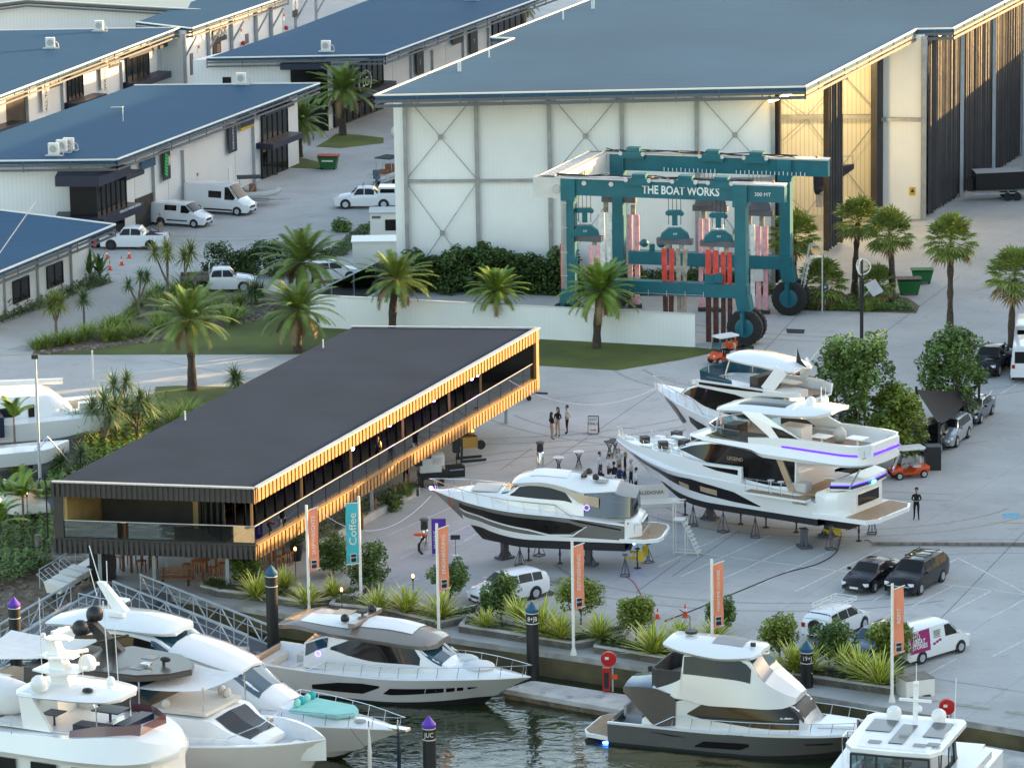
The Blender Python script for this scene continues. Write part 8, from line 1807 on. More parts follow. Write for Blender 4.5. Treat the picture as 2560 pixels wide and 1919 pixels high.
# tender
t = thing('inflatable_tender', 'grey inflatable tender with black outboard behind the pearl yacht', 'tender', G(605,1655,WZ), R(-20)); MB().tube([(1.6,0,.35),(1.2,.55,.3),(0,.7,.25),(-1.5,.7,.25)],.22,8).tube([(1.6,0,.35),(1.2,-.55,.3),(0,-.7,.25),(-1.5,-.7,.25)],.22,8).build('tube','cushion_grey',t,smooth=True); MB().bx(-1.4,1.2,-.55,.55,.1,.25).bx(-.4,.3,-.4,.4,.25,.8).build('console','cushion',t); MB().box((-1.75,0,.7),(.4,.4,.7)).box((-1.7,0,.1),(.15,.15,.8)).build('outboard','black',t)
for px, py, zt_, l, m in ((925,1960,3.2,'pale furled flag pole rising from the unseen boat below','fascia_white'),(998,1960,2.6,'dark navy furled flag pole beside the pale one','navy')):
    p = G(px, py, WZ); t = thing('flag_pole', l, 'flag pole', p); zz = W(px, 1800, p, p+V(1,0)).z; MB().tube([(0,0,0),(0,0,zz-WZ)],.04,6).build('pole','chrome',t); MB().tube([(0,0,.2),(.03,0,(zz-WZ)*.5),(0,0,zz-WZ-.2)],[.09,.12,.03],6).build('furled_cloth',m,t)
# ================= YARD ITEMS =================
t = thing('street_lamp', 'black solar lamp post with ring turbine head and tilted panel', 'lamp post', G(2154,880)); Hh = 7.2
MB().tube([(0,0,0),(0,0,4.),(0,0,4.05),(0,0,5.3)],[.13,.13,.17,.17],10).build('pole','black',t); MB().bar((0,0,3.9),(.7,-.1,4.6),.07,.07).build('panel_bracket','zinc',t)
MB().add([(.2,-.5,4.9),(.75,-.7,4.1),(1.5,-.2,4.35),(.95,0,5.15),(.2,-.44,4.95),(.75,-.64,4.15),(1.5,-.14,4.4),(.95,.06,5.2)],[(0,1,2,3),(7,6,5,4),(0,4,5,1),(1,5,6,2),(2,6,7,3),(3,7,4,0)]).build('solar_panel','gutter_grey',t)
mb = MB(); 
for q in (0,2.1,4.2): mb.tube([(.62*math.sin(a)*math.cos(q)*1.,.62*math.sin(a)*math.sin(q),6.1+.55*math.cos(a)) for a in [k*math.pi/10 for k in range(11)]],.05,5)
mb.build('turbine_ring','fascia_white',t); MB().tube([(0,0,5.3),(0,0,6.65)],.10,8).build('lamp_head','plastic',t)
for px, py, top, l in ((104,1290,890,'grey light pole with a floodlight standing by the catamaran'),): 
    p = G(px, py); t = thing('light_pole', l, 'light pole', p); zz = W(px, top, p, p+V(1,0)).z; MB().tube([(0,0,0),(0,0,zz)],[.11,.07],8).build('pole','zinc',t); MB().box((0,-.1,zz),(.4,.3,.25)).build('floodlight','plastic',t)
p = G(121,1370); t = thing('lamp_post', 'thin black swan neck lamp post beside the pavilion end', 'lamp post', p); zz = W(121,1195,p,p+V(1,0)).z; MB().tube([(0,0,0),(0,0,zz-.3),(-.1,0,zz),(-.35,0,zz),(-.42,0,zz-.35)],.05,6).lathe([(.18,zz-.6),(.05,zz-.3)],(-.42,0,0),8).build('pole','black',t)
p = G(233,950); t = thing('bollard_post', 'plain white post at the driveway edge', 'post', p); MB().bar((0,0,0),(0,0,2.1),.12,.12).build('post','fascia_white',t)
p = G(2063,775); t = thing('round_sign', 'round dark blue sign with a white dot on a post in the island', 'sign', p); MB().tube([(0,0,0),(0,0,1.6)],.03,5).build('post','fascia_white',t); MB().lathe([(.25,-.05),(.25,.05)],(0,-.02,1.75),16,'y').build('disc','sign_blue',t); MB().lathe([(.1,-.07),(.1,-.05)],(0,-.02,1.75),12,'y').build('symbol','fascia_white',t)
p = G(2155,745); t = thing('globe_beacon', 'green globe light on a post among the fan palms', 'light', p); MB().tube([(0,0,0),(0,0,1.5)],.04,5).build('post','green_paint',t); MB().ball((0,0,1.7),.3,12).build('globe','green_paint',t,smooth=True)
p = G(2275,1172)
# shade sail over the cars
t = thing('shade_sail', 'black shade sail stretched on black posts over the parked cars', 'shade sail', G(2340,1120))
pp = [(2290,1120,973),(2447,1052,960),(2412,1080,1007),(2348,1165,1060)]; tops = []
for i, (px, pyb, pyt) in enumerate(pp):
    p = G(px, pyb); zz = W(px, pyt, p, p+V(1,0)).z; tops.append((p.x-t.location.x, p.y-t.location.y, zz)); part(MB().bar(p, p+Vector((0,0,zz+.2)), .16, .16), 'post', 'black', t)
sail('sail', t, [tops[0], tops[1], tops[2], tops[3]], 'shade_cloth', 8, .5)
t = thing('cabinet', 'black box cabinet at the corner post of the shade sail', 'cabinet', G(2332,1172), .1); MB().box((0,0,.75),(.9,.8,1.5)).build('body','black',t); MB().box((0,0,1.52),(.96,.86,.05)).build('lid','fascia_grey',t)
# rolling stair, signs, heater, tables
t = thing('rolling_stair', 'white rolling access stair standing between the two yachts', 'stair', G(1712,1385), -.25); mb = MB()
for s in (-.35,.35): mb.bar((.9,s,0),(-.1,s,2.1),.05,.05); mb.bar((-.6,s,0),(-.6,s,3.2),.05,.05); mb.bar((.1,s,0),(.1,s,2.1),.05,.05); mb.bar((-.6,s,3.2),(.0,s,3.2),.05,.05); mb.bar((-.6,s,.2),(.9,s,.2),.05,.05)
for k in range(8): mb.box((.85-k*.11,0,.25+k*.23),(.2,.68,.03))
mb.box((-.3,0,2.1),(.65,.75,.05)); mb.bar((-.6,-.35,3.2),(-.6,.35,3.2),.05,.05); mb.build('frame','fascia_white',t)
def aboard(px, py, rz, label, lines):
    t = thing('a_frame_sign', label, 'sign', G(px, py), rz)
    for s in (-1,1): MB().add([(-.35,s*.28,0),(.35,s*.28,0),(.35,s*.03,1.15),(-.35,s*.03,1.15),(-.35,s*.25,0),(.35,s*.25,0),(.35,s*.0,1.15),(-.35,s*.0,1.15)],[(0,1,2,3),(7,6,5,4),(0,4,5,1),(2,6,7,3),(1,5,6,2),(3,7,4,0)]).build('frame','plastic',t)
    MB().add([(-.31,-.295,.06),(.31,-.295,.06),(.31,-.06,1.1),(-.31,-.06,1.1)],[(0,1,2,3)]).build('board','fascia_white',t)
    up = Vector((0,.225,1.04)).normalized()
    for i, l in enumerate(lines): c = Vector((0,-.30,.06))+up*(.88-i*.27); text(l, .24, frame3(c-Vector((0,.01,0)), (1,0,0), up), 'lettering', 'black', t, .003)
    c = Vector((0,-.315,.06))+up*.2; MB().bar(c-Vector((.18,0,0)), c+Vector((.12,0,0)), .01, .05).add([c+Vector((.1,0,.08)),c+Vector((.22,0,0)),c+Vector((.1,0,-.08))],[(0,1,2)]).build('arrow','red_paint',t)
aboard(1484,1082,-.15,'white EXIT ONLY sandwich board with a red arrow standing alone in the yard',['EXIT','ONLY']); aboard(1145,1100,.5,'second EXIT ONLY sandwich board seen through the balcony glass',['EXIT','ONLY'])
def ctable(px, py, label, dark=False):
    t = thing('cocktail_table', label, 'table', G(px, py), 0, 'round cocktail tables'); MB().lathe([(.36,1.06),(.37,1.1),(.02,1.105)],(0,0,0),18).build('tabletop','fascia_white' if not dark else 'plastic',t)
    mb = MB()
    for k in range(12): a = k*math.pi/6; mb.tube([(.22*math.cos(a),.22*math.sin(a),0),(.07*math.cos(a+.8),.07*math.sin(a+.8),.62),(.24*math.cos(a+1.6),.24*math.sin(a+1.6),1.06)],.012,4)
    mb.build('wire_base','plastic',t)
ctable(1397,1185,'white topped cocktail table before the group of guests, nearer the grey yacht'); ctable(1447,1170,'dark wire cocktail table standing further up the yard'); ctable(1524,1145,'dark cocktail table under the flybridge yacht bow',True); ctable(1538,1140,'cocktail table tucked against the anchor of the flybridge yacht',True)
def heater(px, py, label): t = thing('patio_heater', label, 'patio heater', G(px, py), 0, 'patio heaters'); MB().lathe([(.24,0),(.24,1.15),(.2,1.2)],(0,0,0),14).build('body','chrome',t,smooth=40); MB().tube([(-.18,0,1.2),(-.18,0,1.75)],.03,5).tube([(.18,0,1.2),(.18,0,1.75)],.03,5).lathe([(.16,1.2),(.14,1.7)],(0,0,0),10).build('burner','plastic',t); MB().lathe([(.28,1.75),(.26,1.85),(.02,1.9)],(0,0,0),14).build('hood','hook_grey',t)
heater(1351,1175,'stainless patio heater beside the two cocktail tables'); heater(1062,1372,'stainless patio heater next to the purple banner stand')
t = thing('banner_stand', 'purple pull up banner behind the ENGINEERING flag', 'banner', G(1098,1385)); MB().bx(-.42,.42,-.03,.03,.05,2.15).build('banner','purple_paint',t); MB().bx(-.45,.45,-.12,.12,0,.06).build('foot','alu',t); text('MARINE',.3,frame3((-.2,-.035,.9),(1,0,0)) @ Matrix.Rotation(R(90),4,'Z'),'lettering','fascia_white',t)
t = thing('info_stand', 'small black information stand near the grey yacht bow', 'stand', G(1139,1388)); MB().box((0,0,.02),(.4,.3,.04)).build('foot','fascia_white',t); MB().bar((0,0,0),(0,0,1.05),.03,.03).build('post','plastic',t); MB().add([(-.28,-.15,1.0),(.28,-.15,1.0),(.28,.15,1.2),(-.28,.15,1.2)],[(0,1,2,3)]).build('panel','black',t)
t = thing('jet_board', 'orange electric surfboard on a curved black display stand', 'jet board', G(1050,1385)); MB().tube([(.15,0,0),(-.05,0,.25),(-.05,0,.6),(.15,0,.9),(.3,0,1.1)],.09,6).build('display_stand','black',t); MB().ball((.05,0,1.2),.45,12,(1,.4,.22)).build('board','orange_paint',t,smooth=True)
t = thing('display_plinth', 'white display plinth lettered CALEDONIA beside the flybridge yacht keel', 'plinth', G(1640,1262), .12); MB().bx(-1.4,1.4,-.7,.7,0,.25).build('plinth','fascia_white',t); MB().add([(-1.3,.65,.25),(.9,.75,.25),(.9,.9,1.1),(-1.3,.8,1.1)],[(0,1,2,3)]).build('board','fascia_white',t); text('CALEDONIA',.32,frame3((-.3,.66,.62),(1,.03,0),(0,.12,1)),'lettering','fascia_grey',t)
t = thing('timber_beam', 'long yellow brown beam lying on the yard near the standing man', 'beam', G(2370,1357)); part(MB().bar(G(2182,1358,.1), G(2600,1359,.1), .16, .16), 'beam', 'timber_grey', t)
def cable(name, pts, r, m, label): t = thing(name, label, 'cable', G(*pts[0])); P_ = [G(x, y, .03) for x, y in pts]; Q = []; n = len(P_)
def cable(pts, r, m, label, z=.03, name='cable'):
    P_ = [G(x, y, z) if not isinstance(x, Vector) else x for x, y in pts]; Q = []
    for i in range(len(P_)-1):
        p0, p1, p2, p3 = P_[max(i-1,0)], P_[i], P_[i+1], P_[min(i+2,len(P_)-1)]
        for k in range(6): s = k/6; Q.append(.5*((2*p1)+(p2-p0)*s+(2*p0-5*p1+4*p2-p3)*s*s+(3*p1-p0-3*p2+p3)*s**3))
    o = MB().tube(Q+[P_[-1]], r, 5).build(name, m); return tag(o, label, 'cable')
cable([(2104,1330),(2098,1360),(2085,1385),(2040,1410),(1960,1432),(1860,1472),(1780,1505),(1718,1530),(1660,1552)],.03,'plastic','black power cable snaking from the flybridge yacht stern to the traffic cone')
cable([(1563,1440),(1585,1455),(1605,1490),(1630,1520),(1640,1545)],.02,'red_paint','red cable trailing from the grey yacht stern stand')
cable([(2160,1350),(2172,1350),(2182,1358)],.02,'plastic','short black cord at the end of the timber beam')
def rope(a, b_, sag, label, m='fascia_white', r=.035):
    P_ = [a+(b_-a)*i/14-Vector((0,0,sag*4*(i/14)*(1-i/14))) for i in range(15)]; o = MB().tube(P_, r*.4, 5).build('mooring_rope', m); return tag(o, label, 'rope')
rope(P2-u*5-un*.1+Vector((0,0,4.3)), Vector((o3.x, o3.y, 4.5)), 1.3, 'white rope light strung from the pavilion to the far yacht bow', 'lamp_pale')
rope(P1+u*9+Vector((0,0,3.2)), G(1078,1238,4.2), 1.6, 'white rope light drooping from the pavilion to the grey yacht bow', 'lamp_pale')
rope(G(875,1818,.9), G(985,1920,-1.2), .3, 'dark mooring line running from the mint pad yacht into the water', 'plastic', .03)
# engines on display, speakers, purple lamps
t = thing('display_engine', 'white marine engine on a black stand under the balcony', 'engine', G(1078,1212), .2); MB().bx(-.75,.6,-.45,.45,.9,1.8).bx(.0,.8,-.4,.4,1.3,2.0).build('block','fascia_white',t,smooth=False); [MB().tube([(.1+.15*k,-.42,1.4),(.2+.15*k,-.5,1.75),(.25+.15*k,-.3,1.9)],.06,6).build('exhaust_pipe','fascia_white',t) for k in range(4)]; MB().bx(-.8,.9,-.5,.5,.5,.88).bx(-.7,-.55,-.45,.45,0,.5).bx(.6,.75,-.45,.45,0,.5).build('stand','black',t)
t = thing('display_engine', 'brass toned marine engine on a black frame beyond the speaker', 'engine', G(1172,1150), .3); MB().bx(-.5,.5,-.4,.4,.9,1.6).ball((0,0,1.9),.4,10,(1,.9,.6)).ball((.1,-.1,2.3),.3,10).build('block','brass',t,smooth=30); MB().tube([(0,0,2.4),(0,0,2.9)],.06,6).build('shaft','brass',t); MB().lathe([(.3,-.1),(.3,.1)],(.75,-.2,1.0),12,'y').build('pulley','black',t); MB().bar((-.6,-.4,.1),(-.5,-.3,1.5),.12,.12).bar((-.6,.4,.1),(-.5,.3,1.5),.12,.12).bar((-.7,-.5,.08),(1.0,-.5,.08),.14,.14).bar((-.7,.5,.08),(1.0,.5,.08),.14,.14).build('stand','plastic',t)
def speaker(px, py, label): t = thing('loudspeaker', label, 'loudspeaker', G(px, py), .3, 'loudspeakers under the balcony'); MB().tube([(0,0,0),(0,0,1.5)],.03,5).tube([(0,0,.7),(.4,0,0)],.02,4).tube([(0,0,.7),(-.3,.3,0)],.02,4).build('tripod','plastic',t); MB().box((0,0,1.95),(.42,.4,.9)).build('cabinet','black',t)
speaker(1047,1222,'black loudspeaker on a tripod beside the white engine'); speaker(1142,1188,'black loudspeaker on a tripod beside the brass toned engine')
for px, py, l in ((1022,1238,'black flight case at the foot of the first loudspeaker'),(1138,1190,'black cube case behind a chrome rail, beside the second loudspeaker')): t = thing('equipment_case', l, 'case', G(px, py), .3); MB().box((0,0,.35),(1.1,.7,.7)).build('case','black',t); MB().box((0,-.36,.5),(.9,.02,.06)).build('latch','zinc',t)
for i, (px, py) in enumerate(((1320,894),(1179,944),(1084,998),(974,1060),(881,1120),(1193,935))):
    w_ = W(px, py, P1-un*.9, P1-un*.9+u); t = thing('stage_light', 'purple stage light under the balcony ceiling, %s from the far end' % ('first','second','fourth','fifth','sixth','third')[i], 'stage light', w_, 0, 'purple stage lights on the balcony'); MB().ball((0,0,0),.17,10,(.7,1,1)).build('lens','lamp_purple',t); MB().lathe([(.2,-.05),(.16,.35)],(-.1,0,0),10,'y').build('housing','black',t)
    if i != 5: mb = MB(); zf = 3.1-w_.z; [mb.bar((-.25+a*.16,b2*.16,zf),(-.25+a*.16,b2*.16,.3),.03,.03) for a in (-1,1) for b2 in (-1,1)]; [mb.bar((-.41,-.16,zf+k*.45),(-.09,-.16,zf+k*.45+.2),.02,.02) for k in range(6)]; mb.build('truss_tower','black',t)
# trailer under the pavilion far end
t = thing('boat_trailer', 'black boat trailer drawbar poking out from behind the pavilion', 'boat trailer', G(1290,1000), R(-14)); MB().bar((-3,.9,.6),(1.2,.05,.55),.1,.12).bar((-3,-.9,.6),(1.2,-.05,.55),.1,.12).bar((1.,0,.55),(2.2,0,.55),.1,.12).bar((.9,-.05,.6),(1.1,-.05,1.5),.1,.1).build('frame','plastic',t); MB().lathe([(.05,-.05),(.18,-.05),(.18,.05),(.05,.05)],(.9,0,.18),10,'y').build('jockey_wheel','tyre',t); lo = Loft([(-5,[(.01,.8),(.8,1.),(1.0,1.8),(0,1.85)]),(-2,[(.01,.8),(.8,1.),(1.0,1.9),(0,1.95)]),(.6,[(.01,1.4),(.02,1.6),(.05,2.1),(0,2.1)])]); lo.body().build('hull','black',t,smooth=40)
# trailer boats
def rib(px, py, hd, label, sign=False):
    t = thing('trailer_boat', label, 'boat on trailer', G(px, py), R(hd)); mb = MB()
    for s in (1,-1): mb.tube([(2.4,0,1.25),(2.0,s*.55,1.1),(1.0,s*.85,1.0),(-1.9,s*.9,.95)],[.18,.24,.26,.26],8)
    mb.build('inflatable_tube','cushion',t,smooth=True); Loft([(-1.9,[(.01,.55),(.6,.75),(.8,1.0),(0,1.0)]),(1,[(.01,.6),(.6,.8),(.7,1.0),(0,1.0)]),(2.3,[(.01,1.1),(.02,1.15),(.03,1.2),(0,1.2)])]).body().build('hull','gelcoat',t,smooth=40)
    MB().bx(-.2,.4,-.35,.35,1.0,1.75).bx(-1.0,-.6,-.45,.45,1.,1.4).build('console','timber',t); MB().prism([(-1.2,-.8),(.8,-.8),(.8,.8),(-1.2,.8)],2.35,2.42).build('sunshade','canvas_dark',t); mb = MB()
    for s in (1,-1): mb.tube([(-.9,s*.75,1.1),(-1.0,s*.78,2.35)],.025,5); mb.tube([(-.2,s*.75,1.1),(.7,s*.78,2.35)],.025,5)
    mb.build('sunshade_frame','zinc',t); MB().box((-2.2,0,1.2),(.45,.42,.8)).box((-2.15,0,.6),(.15,.12,.9)).build('outboard','black' if sign else 'slate_paint',t)
    MB().bar((-2.,-.5,.4),(1.5,-.4,.4),.08,.1).bar((-2.,.5,.4),(1.5,.4,.4),.08,.1).bar((1.2,0,.4),(3.2,0,.4),.09,.1).build('trailer_frame','zinc',t)
    for s in (1,-1): MB().lathe([(.06,-.1),(.3,-.1),(.3,.1),(.06,.1)],(-.6,s*.85,.3),14,'y').build('wheel','tyre',t)
    if sign: MB().box((-2.0,-.7,1.1),(.05,.6,.55)).build('yellow_sign','yellow_paint',t)
rib(630,512,-165+180-10,'grey inflatable boat with dark sunshade on a trailer beside the long white van',True); rib(975,460,60,'inflatable boat with twin pale tubes on a trailer beside the hangar corner')
t = thing('trailer_boat', 'black hulled fishing boat on a twin axle trailer at the far side of the yard', 'boat on trailer', G(2520,497), R(4)); lo = Loft([(-2.9,[(.01,.75),(.95,1.0),(1.15,2.4),(1.05,2.42),(0,2.45)]),(2,[(.01,.8),(.95,1.05),(1.15,2.5),(1.05,2.52),(0,2.55)]),(4,[(.01,1.6),(.05,1.7),(.1,2.7),(.05,2.72),(0,2.7)])]); lo.body(v0=0,v1=2).build('hull','black',t,smooth=40); lo.body(v0=2,v1=4).build('cover','cushion_grey',t); MB().box((-3.2,0,1.3),(.5,.4,1.1)).build('outboard','black',t); MB().bar((-3.,-.7,.6),(3,-.6,.6),.1,.12).bar((-3.,.7,.6),(3,.6,.6),.1,.12).build('trailer_frame','zinc',t); [MB().lathe([(.1,-.12),(.34,-.12),(.34,.12),(.1,.12)],(x,s*.95,.34),14,'y').build('wheel','tyre',t) for x in (-.2,.6) for s in (1,-1)]; MB().box((1.6,0,2.7),(.6,.5,.2)).build('deck_fitting','fascia_white',t)
p = W(2134,410,V(28,347),V(33,347)); t = thing('motor_boat', 'dark blue boat bow poking out between the hangar curtains', 'boat', (p.x-4.3,p.y+1.2,p.z-3.5), R(-15)); Loft([(1.4,[(.01,.8),(1.0,1.4),(1.3,3.1),(0,3.1)]),(4.5,[(.01,3.1),(.02,3.2),(.04,3.5),(0,3.5)])]).body().build('hull','navy',t,smooth=40); mb = MB(); rail(mb,[(4.4,0,3.5),(3,1.0,3.3),(1,1.4,3.2)],.7,.03); rail(mb,[(4.4,0,3.5),(3,-1.0,3.3),(1,-1.4,3.2)],.7,.03); mb.build('bow_rail','chrome',t); MB().bx(1.5,2.,-.6,.6,0,1.).build('support_stand','steel_column',t)
# site huts
t = thing('site_hut', 'white site hut with a dark window beside the hangar corner', 'hut', G(962,598), 0); MB().bx(-1.15,1.3,0,2.4,0,2.1).build('wall','fascia_white',t); MB().bx(-1.25,1.4,-.1,2.5,2.1,2.2).build('roof','gutter_grey',t); MB().bx(.05,1.0,-.03,.02,.7,1.6).build('window','dark_glass',t); MB().bx(-1.0,-.3,-.03,.02,1.7,1.9).build('vent','fascia_grey',t)
t = thing('site_hut', 'plain white container hut in front of the windowed hut', 'hut', G(943,668), 0); MB().bx(-1.9,2.0,0,2.4,0,2.0).build('wall','fascia_white',t); MB().bx(-2.0,2.1,-.1,2.5,2.0,2.08).build('roof','white_paint',t)
t = thing('yard_cart', 'white framed yard cart next to the glass fence', 'cart', G(1005,690)); mb = MB(); [mb.bar((x,y,0),(x,y,1.7),.06,.06) for x in (-.5,.5) for y in (-.4,.4)]; mb.box((0,0,1.72),(1.2,1.,.06)); mb.box((0,0,.8),(1.1,.9,.06)); mb.build('frame','fascia_white',t)
t = thing('small_boat', 'white covered dinghy leaning up in the yard between hangar and showroom', 'dinghy', G(987,343)); MB().ball((0,0,.5),.5,8,(.7,.5,1)).build('hull','fascia_white',t,smooth=True); MB().tube([(.1,0,.6),(.1,0,2.2)],.04,5).build('mast','fascia_grey',t)
# catamaran and dinghies at the inlet
t = thing('catamaran', 'white sailing catamaran with navy cockpit cover at the picture edge', 'catamaran', G(40,1120), R(14)); 
for s in (1,-1): Loft([(-6,[(.01,.8),(.6,1.2),(.7,2.2),(0,2.3)]),(2,[(.01,.7),(.7,1.2),(.8,2.4),(0,2.5)]),(7,[(.01,1.7),(.05,1.9),(.15,2.5),(0,2.6)])]).body().build('hull','gelcoat',t,smooth=40).location = (-.5,s*2.6,0)
MB().bx(-6,2.5,-2.2,2.2,1.9,2.2).build('bridge_deck','gelcoat',t); Loft([(3.6,[(1.6,2.3),(1.4,2.6),(1.0,2.7),(0,2.7)]),(2,[(2.2,2.3),(2.0,3.3),(1.7,3.7),(0,3.8)]),(-2.5,[(2.3,2.3),(2.2,3.4),(2.0,3.9),(0,4.0)])]).body().build('cabin','gelcoat',t,smooth=40)
MB().bx(.6,1.0,-2.24,-2.1,2.5,3.3).bx(-1.8,-.4,-2.3,-2.15,2.6,3.2).build('window','dark_glass',t); MB().tube([(-8,0,4.6),(3.2,0,4.25)],.2,8).build('boom','canvas_white',t,smooth=True); MB().tube([(-7,.6,4.2),(2.,.6,16)],.03,4).tube([(-1,-1,4),(-4.0,-1,18)],.02,4).build('rigging','zinc',t); MB().bx(-5.5,-1.2,-4.0,-1.2,1.7,3.0).build('cockpit_cover','canvas_navy',t); MB().bar((2.2,-2.,2.4),(6.,-1.2,2.4),.6,.5).build('bow_beam','gelcoat',t); MB().bx(3.9,4.6,-2.3,-1.7,2.,3.2).build('locker','gelcoat',t)
[MB().bar((x,y,0),(x,y,1.2),.2,.2).build('support_stand','steel_column',t) for x in (-4,3) for y in (-2.6,2.6)]
t = thing('dinghy', 'upturned white dinghy with ribbed cover beside the light pole', 'dinghy', G(35,1290), R(-38)); Loft([(-3.2,[(1.2,.5),(1.25,1.4),(.3,2.1),(0,2.2)]),(1.,[(1.2,.5),(1.25,1.3),(.3,1.9),(0,2.0)]),(3.,[(.1,.7),(.12,1.),(.05,1.2),(0,1.2)])]).body().build('hull','canvas_white',t,smooth=30); mb = MB(); [mb.bar((-2.8+k*.6,.3,2.12),(-2.8+k*.6,1.25,1.45),.12,.06) for k in range(7)]; mb.build('cover_rib','fascia_white',t); [MB().bar((x,0,0),(x,0,.8),.3,.3).build('support_stand','plastic',t) for x in (-2,1.5)]
t = thing('dinghy', 'white launch with a steel ladder frame between catamaran and upturned dinghy', 'dinghy', G(20,1200), R(20)); Loft([(-3,[(.01,.8),(1,1.1),(1.2,2.),(0,2.1)]),(2,[(.01,.8),(1,1.1),(1.2,2.),(0,2.1)]),(4,[(.01,1.5),(.05,1.7),(.1,2.2),(0,2.2)])]).body().build('hull','gelcoat',t,smooth=40); mb = MB(); [mb.tube([(1.5,y,2.),(2.4,y,2.8),(3.6,y,1.2),(4.,y,.2)],.04,5) for y in (-1.4,-1.0)]; mb.build('ladder_frame','chrome',t); [MB().bar((x,0,0),(x,0,1.),.25,.25).build('support_stand','plastic',t) for x in (-1.5,1.5)]
# ================= PEOPLE =================
def person(px, py, hd, label, top, bot, hairm='hair', pose='stand', z=0., s=1., long=False, shoes='cloth_black', female=False, prop=None, loc=None):
    sh = .185 if not female else .165; hp = .10
    J = {}; E_ = []; 
    def j(n, p, r, q=None):
        J[n] = (Vector(p), r)
        if q: E_.append((q, n))
    hz = .95 if pose != 'sit' else .52
    j('pelvis', (0,0,hz), .135); j('waist', (0,0,hz+.17), .118 if not female else .10, 'pelvis'); j('chest', (.01,0,hz+.38), .145 if not female else .12, 'waist'); j('neck0', (0,0,hz+.51), .075, 'chest'); j('neck', (.01,0,hz+.58), .052, 'neck0'); j('jaw', (.035,0,hz+.65), .072, 'neck'); j('head', (.015,0,hz+.74), .098, 'jaw'); j('top', (.0,0,hz+.81), .070, 'head')
    for sd, S_ in ((1,'L'),(-1,'R')):
        j('sh'+S_, (0,sd*sh,hz+.46), .062, 'chest')
        if pose == 'stand': el, wr = (-.03,sd*(sh+.05),hz+.18), (.04,sd*(sh+.05),hz-.06)
        elif pose == 'front': el, wr = (-.02,sd*(sh+.07),hz+.2), (.22,sd*.07,hz+.17)
        elif pose == 'hips': el, wr = (-.12,sd*(sh+.16),hz+.24), (.02,sd*(sh-.02),hz+.08)
        elif pose == 'sax': el, wr = (.06,sd*(sh+.08),hz+.2), (.26,sd*.04,hz+(.24 if sd > 0 else .02))
        elif pose == 'open': el, wr = (.06,sd*(sh+.22),hz+.33), (.22,sd*(sh+.36),hz+.26)
        else: el, wr = (.08,sd*(sh+.06),hz+.2), (.30,sd*.14,hz+.2)
        j('el'+S_, el, .045, 'sh'+S_); j('wr'+S_, wr, .030, 'el'+S_)
        d = (Vector(wr)-Vector(el)).normalized(); j('pm'+S_, Vector(wr)+d*.07, .032, 'wr'+S_)
        sv = Vector((-d.y, d.x, 0)); sv = sv.normalized() if sv.length > .2 else Vector((1,0,0))
        for q in range(4): j('f%d%s' % (q,S_), Vector(wr)+d*(.145-.012*abs(q-1))+sv*(.024*(q-1.5)), .0085, 'pm'+S_)
        j('th'+S_, Vector(wr)+d*.08+sv*.055, .010, 'wr'+S_)
        if pose == 'sit': kn, an, toe = (.42,sd*.12,hz+.02), (.42,sd*.12,.08), (.58,sd*.13,.04)
        else:
            st2 = .06 if sd > 0 else -.05; kn, an, toe = (.02+st2*.5,sd*(hp+.01),.50), (st2-.02,sd*(hp+.03),.09), (st2+.15,sd*(hp+.06),.035)
        j('hip'+S_, (0,sd*hp,hz-.05), .098, 'pelvis'); j('kn'+S_, kn, .062, 'hip'+S_); j('an'+S_, an, .042, 'kn'+S_); j('toe'+S_, toe, .036, 'an'+S_)
    names = list(J); idx = {n: i for i, n in enumerate(names)}
    me = bpy.data.meshes.new('sk'); me.from_pydata([J[n][0] for n in names], [(idx[a], idx[b_]) for a, b_ in E_], [])
    o = bpy.data.objects.new('sk', me); COL.objects.link(o); m1 = o.modifiers.new('s', 'SKIN'); m1.branch_smoothing = .4; m2 = o.modifiers.new('u', 'SUBSURF'); m2.levels = 1; m2.render_levels = 1
    for i, n in enumerate(names): v = me.skin_vertices[0].data[i]; v.radius = (J[n][1],)*2; v.use_root = (n == 'pelvis')
    bpy.context.view_layer.update(); nm = bpy.data.meshes.new_from_object(o.evaluated_get(bpy.context.evaluated_depsgraph_get())); bpy.data.objects.remove(o)
    nm.materials.clear()
    for m_ in ('skin', top, bot, shoes): nm.materials.append(MATS[m_])
    for f_ in nm.polygons:
        c = f_.center; f_.use_smooth = True; mi = 0
        near = min(names, key=lambda n: (J[n][0]-c).length-J[n][1]*.6)
        if near.startswith('toe') or (near.startswith('an') and c.z < .12): mi = 3
        elif near[:2] in ('kn','hi','an') or near == 'pelvis': mi = 2
        elif near in ('waist','chest','neck0') or near[:2] in ('sh','el'): mi = 1
        elif near.startswith('wr') and (c-J['el'+near[-1]][0]).length < (J[near][0]-J['el'+near[-1]][0]).length*.9: mi = 1
        f_.material_index = mi
    t = bpy.data.objects.new('person', nm); COL.objects.link(t); t.location = loc if loc is not None else G(px, py, z); t.rotation_euler = (0,0,R(hd)); t.scale = (s,)*3; tag(t, label, 'person')
    h = MB().ball((-.02,0,hz+.785), .112, 12, (1.,.92,.98))
    if long: h.ball((-.075,0,hz+.62), .12, 10, (.55,.95,1.6))
    h.v = [(x-(.05 if x > .05 and z_ < hz+.80 else 0), y, z_) for x, y, z_ in h.v]; h.build('hair', hairm, t, smooth=True)
    MB().ball((.118,0,hz+.70), .016, 6, (1,.8,1.3)).build('nose', 'skin', t); e = MB(); [e.ball((.105,y,hz+.735), .011, 6) for y in (-.035,.035)]; e.build('eyes', 'cloth_black', t); MB().box((.104,0,hz+.665),(.01,.045,.010)).build('mouth', 'red_paint', t)
    return t
